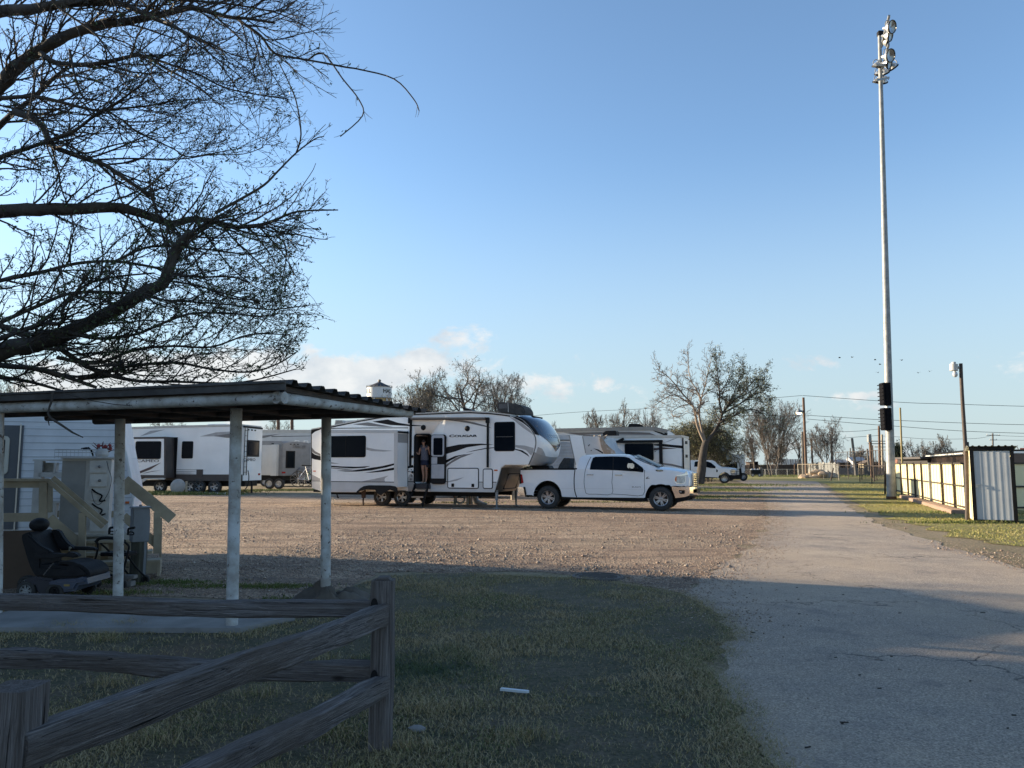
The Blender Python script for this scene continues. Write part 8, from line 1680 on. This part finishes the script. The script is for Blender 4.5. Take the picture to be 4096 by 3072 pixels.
pole('utility_pole', 3425, 1892, 3408, 1752, 110, .22, .16, M_poleg, 'short pole leaning left beyond the wire cage', group=GP); pole('utility_pole', 3478, 1890, 3469, 1795, 112, .16, .13, M_poleg, 'short leaning pole with a small box', group=GP); r_, O = pole('utility_pole', 3490, 1906, 3479, 1737, 96, .22, .17, M_pole, 'pole carrying a grey transformer drum', group=GP)
p = at(3477, 1768, 96) - O; MB().tube([p, p + Vector((0, 0, .9))], .25, 10).build('transformer', M_galv, r_)
pole('utility_pole', 3497, 1924, 3490, 1781, 75, .07, .06, M_rusty2, 'very thin dark pole right of the transformer pole', group=GP); pole('utility_pole', 3520, 1890, 3515.5, 1704, 125, .22, .17, M_pole, 'left pole of a pair with crossarms', group=GP, arms=((1775, 1.9),)); pole('utility_pole', 3530, 1885, 3527.5, 1738, 130, .22, .17, M_wood2, 'right pale pole of a pair with crossarms', group=GP, arms=((1765, 1.9), (1788, 1.4)))
pole('utility_pole', 3973, 1880, 3970.5, 1733, 150, .2, .15, M_poleg, 'distant pole with two short arms above the shed', group=GP, arms=((1741, 1.3), (1760, .7))); pole('utility_pole', 3403, 1880, 3401, 1792, 140, .14, .1, M_poleg, 'tiny distant pole left of the leaning one', group=GP)
for u, t_, l_ in ((1113, 1672, 'brown pole rising behind the small grey trailer, left one'), (1168, 1668, 'brown pole rising behind the small grey trailer, right one')): pole('utility_pole', u, 1950, u, t_, 70, .17, .14, M_pole, l_, group='brown poles behind the campers')
# wires
wn_ = 0
def wire(pts, Y0, Y1, label, sag=.0):
    W = [at(u, v, Y0 + (Y1 - Y0) * i / (len(pts) - 1)) for i, (u, v) in enumerate(pts)]; o = MB().tube(cr(W, 8), .028, 4).build('power_line', M_plastic); tag(o, label, 'power line', 'power lines across the sky')
wire([(1400, 1735), (2200, 1657), (2607, 1633), (3090, 1592), (3208, 1582)], 150, 101, 'thin wire sloping up to the top of the street light pole')
wire([(3210, 1582), (3600, 1609), (3800, 1616), (4096, 1625), (4400, 1630)], 101, 95, 'highest wire running right from the street light pole'); wire([(3212, 1660), (3450, 1675), (3600, 1682), (3850, 1692), (4096, 1699), (4400, 1703)], 101, 95, 'second wire down, crossing behind the floodlight pole'); wire([(3228, 1676), (3450, 1695), (3600, 1706), (3850, 1724), (4096, 1733), (4400, 1740)], 101, 95, 'third wire down, ending over the shed')
wire([(2900, 1660), (3080, 1664), (3212, 1662)], 120, 101, 'short faint wire left of the street light'); wire([(3340, 1728), (3440, 1724), (3515, 1716)], 118, 125, 'low wire to the paired poles, upper'); wire([(3380, 1752), (3440, 1747), (3515, 1742)], 118, 125, 'low wire to the paired poles, lower'); wire([(3530, 1744), (3600, 1748), (3720, 1756), (3900, 1754), (3970, 1741)], 130, 150, 'faint wire from paired poles to the distant pole'); wire([(3970, 1741), (4096, 1746), (4300, 1748)], 150, 150, 'faint wire leaving the distant pole to the right'); wire([(3970, 1760), (4096, 1761), (4300, 1763)], 150, 150, 'lowest faint wire right of the distant pole')
# dark board fence, chain link in front
SDk = Side((2960, 1896), 122, (3195, 1896), 120, fix=False); db = empty('board_fence', SDk.o, SDk.ang, 'dark weathered board fence across the far end of the road', 'fence')
M_dkb = mat('dark_boards', (.075, .055, .048), .9, rgb2=(.045, .035, .032), scale=1.4, stretch=(3, 3, .4)); mb = MB(); rr = random.Random(4)
for k_ in range(62): x = SDk.L * k_ / 62; h = 1.55 + rr.uniform(-.06, .06); mb.box(x, x + SDk.L / 62 - .02, rr.uniform(-.02, .02), .04, 0, h)
mb.build('boards', M_dkb, db, smooth=0); MB().box(0, SDk.L, .04, .1, .9, 1.0).build('rail', M_dkb, db)
def chainlink(name, a, Ya, b, Yb, h, np_, label, m, wire_m=None, d=.35, rails=(1,)):
    S = Side(a, Ya, b, Yb, fix=False); r_ = empty(name, S.o, S.ang, label, 'fence')
    for i in range(np_): x = S.L * i / (np_ - 1); MB().tube([(x, 0, 0), (x, 0, h + .04)], .04, 6).build('post', m, r_)
    for f in rails: MB().tube([(0, 0, h * f), (S.L, 0, h * f)], .03, 6).build('top_rail', m, r_)
    mb = MB(); k_ = int((S.L + h) / d)
    for i in range(k_):
        x = -h + i * d
        for s_ in (1, -1):
            x0, x1 = (x, x + h) if s_ > 0 else (x + h, x); z0, z1 = 0, h
            def cl_(xa, za, xb, zb): 
                for lim in (0, S.L):
                    if (xa - lim) * (xb - lim) < 0:
                        t = (lim - xa) / (xb - xa); zc = za + (zb - za) * t
                        if (xa < 0 or xa > S.L): xa, za = lim, zc
                        else: xb, zb = lim, zc
                return xa, za, xb, zb
            xa, za, xb, zb = cl_(x0, z0, x1, z1)
            if max(xa, xb) <= 0 or min(xa, xb) >= S.L: continue
            mb.tube([(xa, 0, za), (xb, 0, zb)], .006, 3, cap=False)
    mb.keepn = True; mb.build('mesh', m, r_); return r_
chainlink('chain_link_fence', (2975, 1900), 112, (3195, 1900), 108, .95, 6, 'grey chain link fence in front of the dark board fence', M_galv)
chainlink('chain_link_fence', (3193, 1907), 96, (3356, 1920), 80.5, 1.65, 4, 'rusty framed chain link panel before the stone pile', mat('cream_pipe', (.30, .26, .20), .6, .2), d=.4)
chainlink('chain_link_fence', (3345, 1905), 92, (3575, 1918), 74, 3.05, 5, 'tall black pipe and wire backstop beyond the far grass', M_rusty2, d=.45, rails=(1, .5))
chainlink('chain_link_fence', (3440, 1925), 72, (3545, 1937), 60, 1.5, 3, 'low dark wire fence left of the floodlight pole', M_rusty2, d=.4)
gpost('black_post', 3540, 1850, 1972, 43.5, .05, M_black, 'black steel post just left of the floodlight pole', 'post', 8); gpost('black_post', 3479 + 61, 1850, 1930, 60, .05, M_black, 'far thin black fence post behind the near one', 'post', 6)
b = at(3323, 1925, 78); t = at(3333, 1872, 78); o = MB().tube([(0, 0, 0), (t.x - b.x, 0, t.z)], .07, 6).build('leaning_post', M_rusty2); o.location = (b.x, 78, 0); tag(o, 'short dark post leaning against the end of the rusty panel', 'post')
b = at(3178, 1900, 108); gpost('red_post', 3178, 1856, 1900, 108, .07, M_pole, 'reddish post at the end of the dark board fence', 'post', 6)
# corrugated grey wall, stone pile, roofs, houses
SK = Side((3207, 1898), 118, (3352, 1900), 112, fix=False); kw = empty('sheet_metal_wall', SK.o, SK.ang, 'uneven grey sheet metal wall behind the stone pile', 'wall'); mb = MB(); rr = random.Random(8)
for k_ in range(34): x = SK.L * k_ / 34; h = 1.75 + rr.uniform(-.12, .1) + (.25 if k_ < 5 else 0) + .2 * sin(k_ / 34 * pi); mb.box(x + .01, x + SK.L / 34 - .01, rr.uniform(-.05, .05), .06, 0, h)
mb.build('sheets', mat('grey_sheet', (.19, .20, .20), .6, .2, rgb2=(.13, .135, .14), scale=1), kw, smooth=0); p = SK.p(*z5(1085, 485)); q = SK.p(*z5(1155, 550)); MB().box(p[0], q[0], -.15, -.07, q[1], p[1]).build('dark_patch', M_boxg, kw)
rk = MB(); rr = random.Random(2)
p0 = at(3225, 1913, 94)
for k_ in range(46):
    u = rr.uniform(3212, 3342); f = 1 - abs((u - 3275) / 70) ** 2; c_ = at(u, 1905, 94 + rr.uniform(-3, 3)) - Vector((p0.x, 94, 0)); s_ = rr.uniform(.2, .6); z_ = rr.uniform(0, .75 * max(.1, f)); b_ = len(rk.v); rk.ball((c_.x, c_.y, z_), (s_ * 1.3, s_, s_ * .55), 6)
    for i in range(b_, len(rk.v)): v = Vector(rk.v[i]); rk.v[i] = tuple(v + Vector((1, 1, 1)) * .14 * noise.noise(v * 2.1))
o = rk.build('stone_pile', mat('tan_stone', (.42, .31, .20), .9, rgb2=(.28, .20, .14), scale=1.5), smooth=20); o.location = (p0.x, 94, 0); tag(o, 'low pile of tan broken stone and earth at the road end', 'stone pile')
SRr = Side((3118, 1895), 130, (3228, 1895), 130, fix=False); rs_ = empty('tin_shed', SRr.o, SRr.ang, 'shed with striped rusty tin roof under the bare tree', 'shed'); za = SRr.p(*z5(460, 400))[1]; zb_ = SRr.p(*z5(500, 318))[1]
MB().box(0, SRr.L, .3, 4, 0, za).build('wall', M_dkb, rs_); mb = MB(); k_ = 16
for i in range(k_):
    a = SRr.L * i / k_; b = SRr.L * (i + 1) / k_ - .05; sk = .6; mb.add([(a - .3, 0, za), (b - .3, 0, za), (b + sk, 2.2, zb_), (a + sk, 2.2, zb_), (a - .3, 0, za - .06), (b - .3, 0, za - .06)], [(0, 1, 2, 3), (4, 5, 1, 0)], 0 if i % 3 else 1)
mb.build('roof', [mat('rusty_tin', (.15, .115, .095), .7, .2, rgb2=(.08, .055, .045), scale=1.5), mat('pale_tin', (.28, .25, .22), .6, .2)], rs_, smooth=0)
def house(name, u0, u1, vt, vr, vb, Y, mw, mr, label, gable=True):
    S = Side((u0, vb), Y, (u1, vb), Y, fix=False); r_ = empty(name, S.o, S.ang, label, 'house'); h = S.p(u0, vt)[1]; hr = S.p(u0, vr)[1]
    MB().box(0, S.L, 0, 2, 0, h).build('wall', mw, r_); mb = MB(); mb.M = Matrix.Rotation(pi / 2, 4, 'Z') if not gable else None
    if gable: mb.prism([(-.3, h), (S.L + .3, h), (S.L / 2, hr)], -.3, 2.3)
    else: mb.M = None; mb.add([(-.3, -.3, h), (S.L + .3, -.3, h), (S.L + .3, 1, hr), (-.3, 1, hr), (-.3, 2.3, h), (S.L + .3, 2.3, h)], [(0, 1, 2, 3), (3, 2, 5, 4), (0, 3, 4), (1, 5, 2)])
    mb.M = None; mb.build('roof', mr, r_, smooth=0)
    for f in (.25, .65): MB().box(S.L * f, S.L * f + .9, -.06, .02, 1.0, 2.1).build('window', M_glass, r_)
    return r_
house('white_house', 3412, 3456, 1843, 1828, 1892, 135, M_rvwhite, mat('pale_roof', (.42, .43, .44), .6), 'small white sided house beyond the leaning pole', False); house('tan_house', 3456, 3512, 1855, 1840, 1892, 132, mat('tan_wall', (.30, .25, .17), .8), mat('brown_roof', (.16, .12, .09), .8), 'tan gabled house right of the white house'); house('grey_house', 3345, 3412, 1850, 1838, 1892, 136, mat('grey_wall', (.25, .26, .27), .8), mat('pale_roof', (.42, .43, .44), .6), 'grey outbuilding seen through the tall wire backstop', False); house('low_shed', 3000, 3018, 1850, 1847, 1896, 126, M_dkb, M_rust, 'little dark flat shed behind the board fence', False)
SW2 = Side((3350, 1895), 118, (3540, 1895), 116, fix=False); wf2 = empty('grey_board_fence', SW2.o, SW2.ang, 'grey vertical board fence beyond the right field', 'fence'); mb = MB(); rr = random.Random(5)
for k_ in range(50): x = SW2.L * k_ / 50; mb.box(x, x + SW2.L / 50 - .03, rr.uniform(-.02, .02), .04, 0, 1.15 + rr.uniform(-.1, .1))
mb.build('boards', mat('grey_boards', (.15, .15, .16), .85, rgb2=(.09, .09, .095), scale=1.2), wf2, smooth=0)
# bins by the fence
p = at(3022, 1905, 104); bn = empty('rubbish_cart', (p.x, 104, 0), 0, 'dark cart with lumpy load by the chain link fence', 'cart'); MB().box(-.7, .6, -.4, .4, .25, .9, .05).build('body', M_plastic, bn); mb = MB(); [mb.ball((U(-.5, .4), U(-.2, .2), .95), (.18, .15, .12), 7) for _ in range(5)]; mb.build('load', M_rvlgrey, bn); [wheel_obj('wheel', (x, -.4, .22), .22, .12, bn, 'steel') for x in (-.5, .4)]
p = at(3043, 1905, 104); o = MB().tube([(0, 0, 0), (.05, 0, .6), (0, 0, 1.25)], [.33, .3, .2], 8).build('stump', M_barkg); o.location = (p.x, 104, 0); tag(o, 'short thick grey stump right of the dark cart', 'stump')
# water tower
YW = 320; wt0 = at(1512, 1860, YW); wt = root_at('water_tower', wt0, 'white water tower with dark cone roof and black lettering beyond the campers', 'water tower'); k_ = YW / F
def wz(v): return at(1512, v, YW).z
rT = 49 * k_; M_tank = mat('tank_white', (.66, .66, .64), .5); tk = MB().lathe([(rT, wz(1592)), (rT, wz(1551)), (rT * 1.0, wz(1549))], (0, 0, 0), 'z', 48).build('tank', M_tank, wt)
MB().lathe([(rT * 1.06, wz(1550)), (rT * .9, wz(1546)), (rT * .15, wz(1529)), (0, wz(1527))], (0, 0, 0), 'z', 40).build('roof', mat('tower_roof', (.06, .055, .055), .7), wt)
MB().ball((0, 0, wz(1523)), (.7, .7, .6), 10).build('finial', mat('finial', (.35, .28, .2), .6), wt); MB().lathe([(0, wz(1640)), (rT * .5, wz(1625)), (rT * .85, wz(1606)), (rT * .96, wz(1593))], (0, 0, 0), 'z', 40).build('tank_bottom', mat('tank_yellow', (.48, .40, .20), .6), wt)
mb = MB(); mb.lathe([(rT * 1.1, wz(1593)), (rT * 1.1, wz(1595)), (rT * .95, wz(1595))], (0, 0, 0), 'z', 40); mb.build('walkway', M_galv, wt)
for a in range(6): t = a * pi / 3 + .3; MB().tube([(rT * cos(t), rT * sin(t), wz(1595)), (rT * 1.25 * cos(t), rT * 1.25 * sin(t), 0)], .35, 8).build('leg', M_tank, wt)
MB().tube([(0, 0, 0), (0, 0, wz(1630))], .9, 12).build('riser_pipe', M_tank, wt)
for txt, a0, a1 in (('ELL', -71, -34), ('HAS', 29, 72), ('HASK', 29, 29)):
    if a0 == a1: continue
    mb = MB(); text_mesh(mb, txt, 0, 0, 1, 0, 1, bold=.03); vs = []
    for v in mb.v: an = radians(a0 + (a1 - a0) * v[0]); vs.append(((rT + .06) * sin(an), -(rT + .06) * cos(an), wz(1575) + (wz(1559) - wz(1575)) * v[2]))
    mb.v = vs; mb.build('lettering', M_black, tk, smooth=0)
mb = MB(); 
for a in range(24): t = a * pi / 12; mb.tube([(rT * 1.05 * cos(t), rT * 1.05 * sin(t), wz(1550)), (rT * 1.05 * cos(t), rT * 1.05 * sin(t), wz(1544))], .06, 4)
mb.tube([(rT * 1.05 * cos(t), rT * 1.05 * sin(t), wz(1544)) for t in [i * pi / 16 for i in range(33)]], .06, 4); mb.build('railing', M_black, wt)
# birds
rr = random.Random(1)
for i, (u, v) in enumerate([c8(325, 85), c8(105, 82), c8(145, 120), c8(128, 188), c8(463, 190), c8(558, 178), c7(1205, 70), c7(1086, 74)]):
    P = at(u, v, 70); r_ = empty('bird', P, rr.uniform(0, 3), ['small dark bird, highest one right of the floodlight pole', 'small dark bird, highest one left of the floodlight pole', 'small dark bird just below the top left one', 'lowest small bird left of the floodlight pole', 'small bird, left one of a low pair', 'small bird, right one of a low pair', 'small bird above the street light, right one', 'small bird above the street light, left one'][i], 'bird', 'birds flying across the right sky')
    MB().ball((0, 0, 0), (.11, .035, .03), 7).build('body', M_black, r_)
    for s_ in (-1, 1): mb = MB(); mb.add([(-.06, 0, .02), (.08, 0, .02), (.04, s_ * .11, .07), (-.05, s_ * .11, .07), (-.02, s_ * .24, .03)], [(0, 1, 2, 3), (3, 2, 4)]); mb.build('wing', M_black, r_, smooth=0)
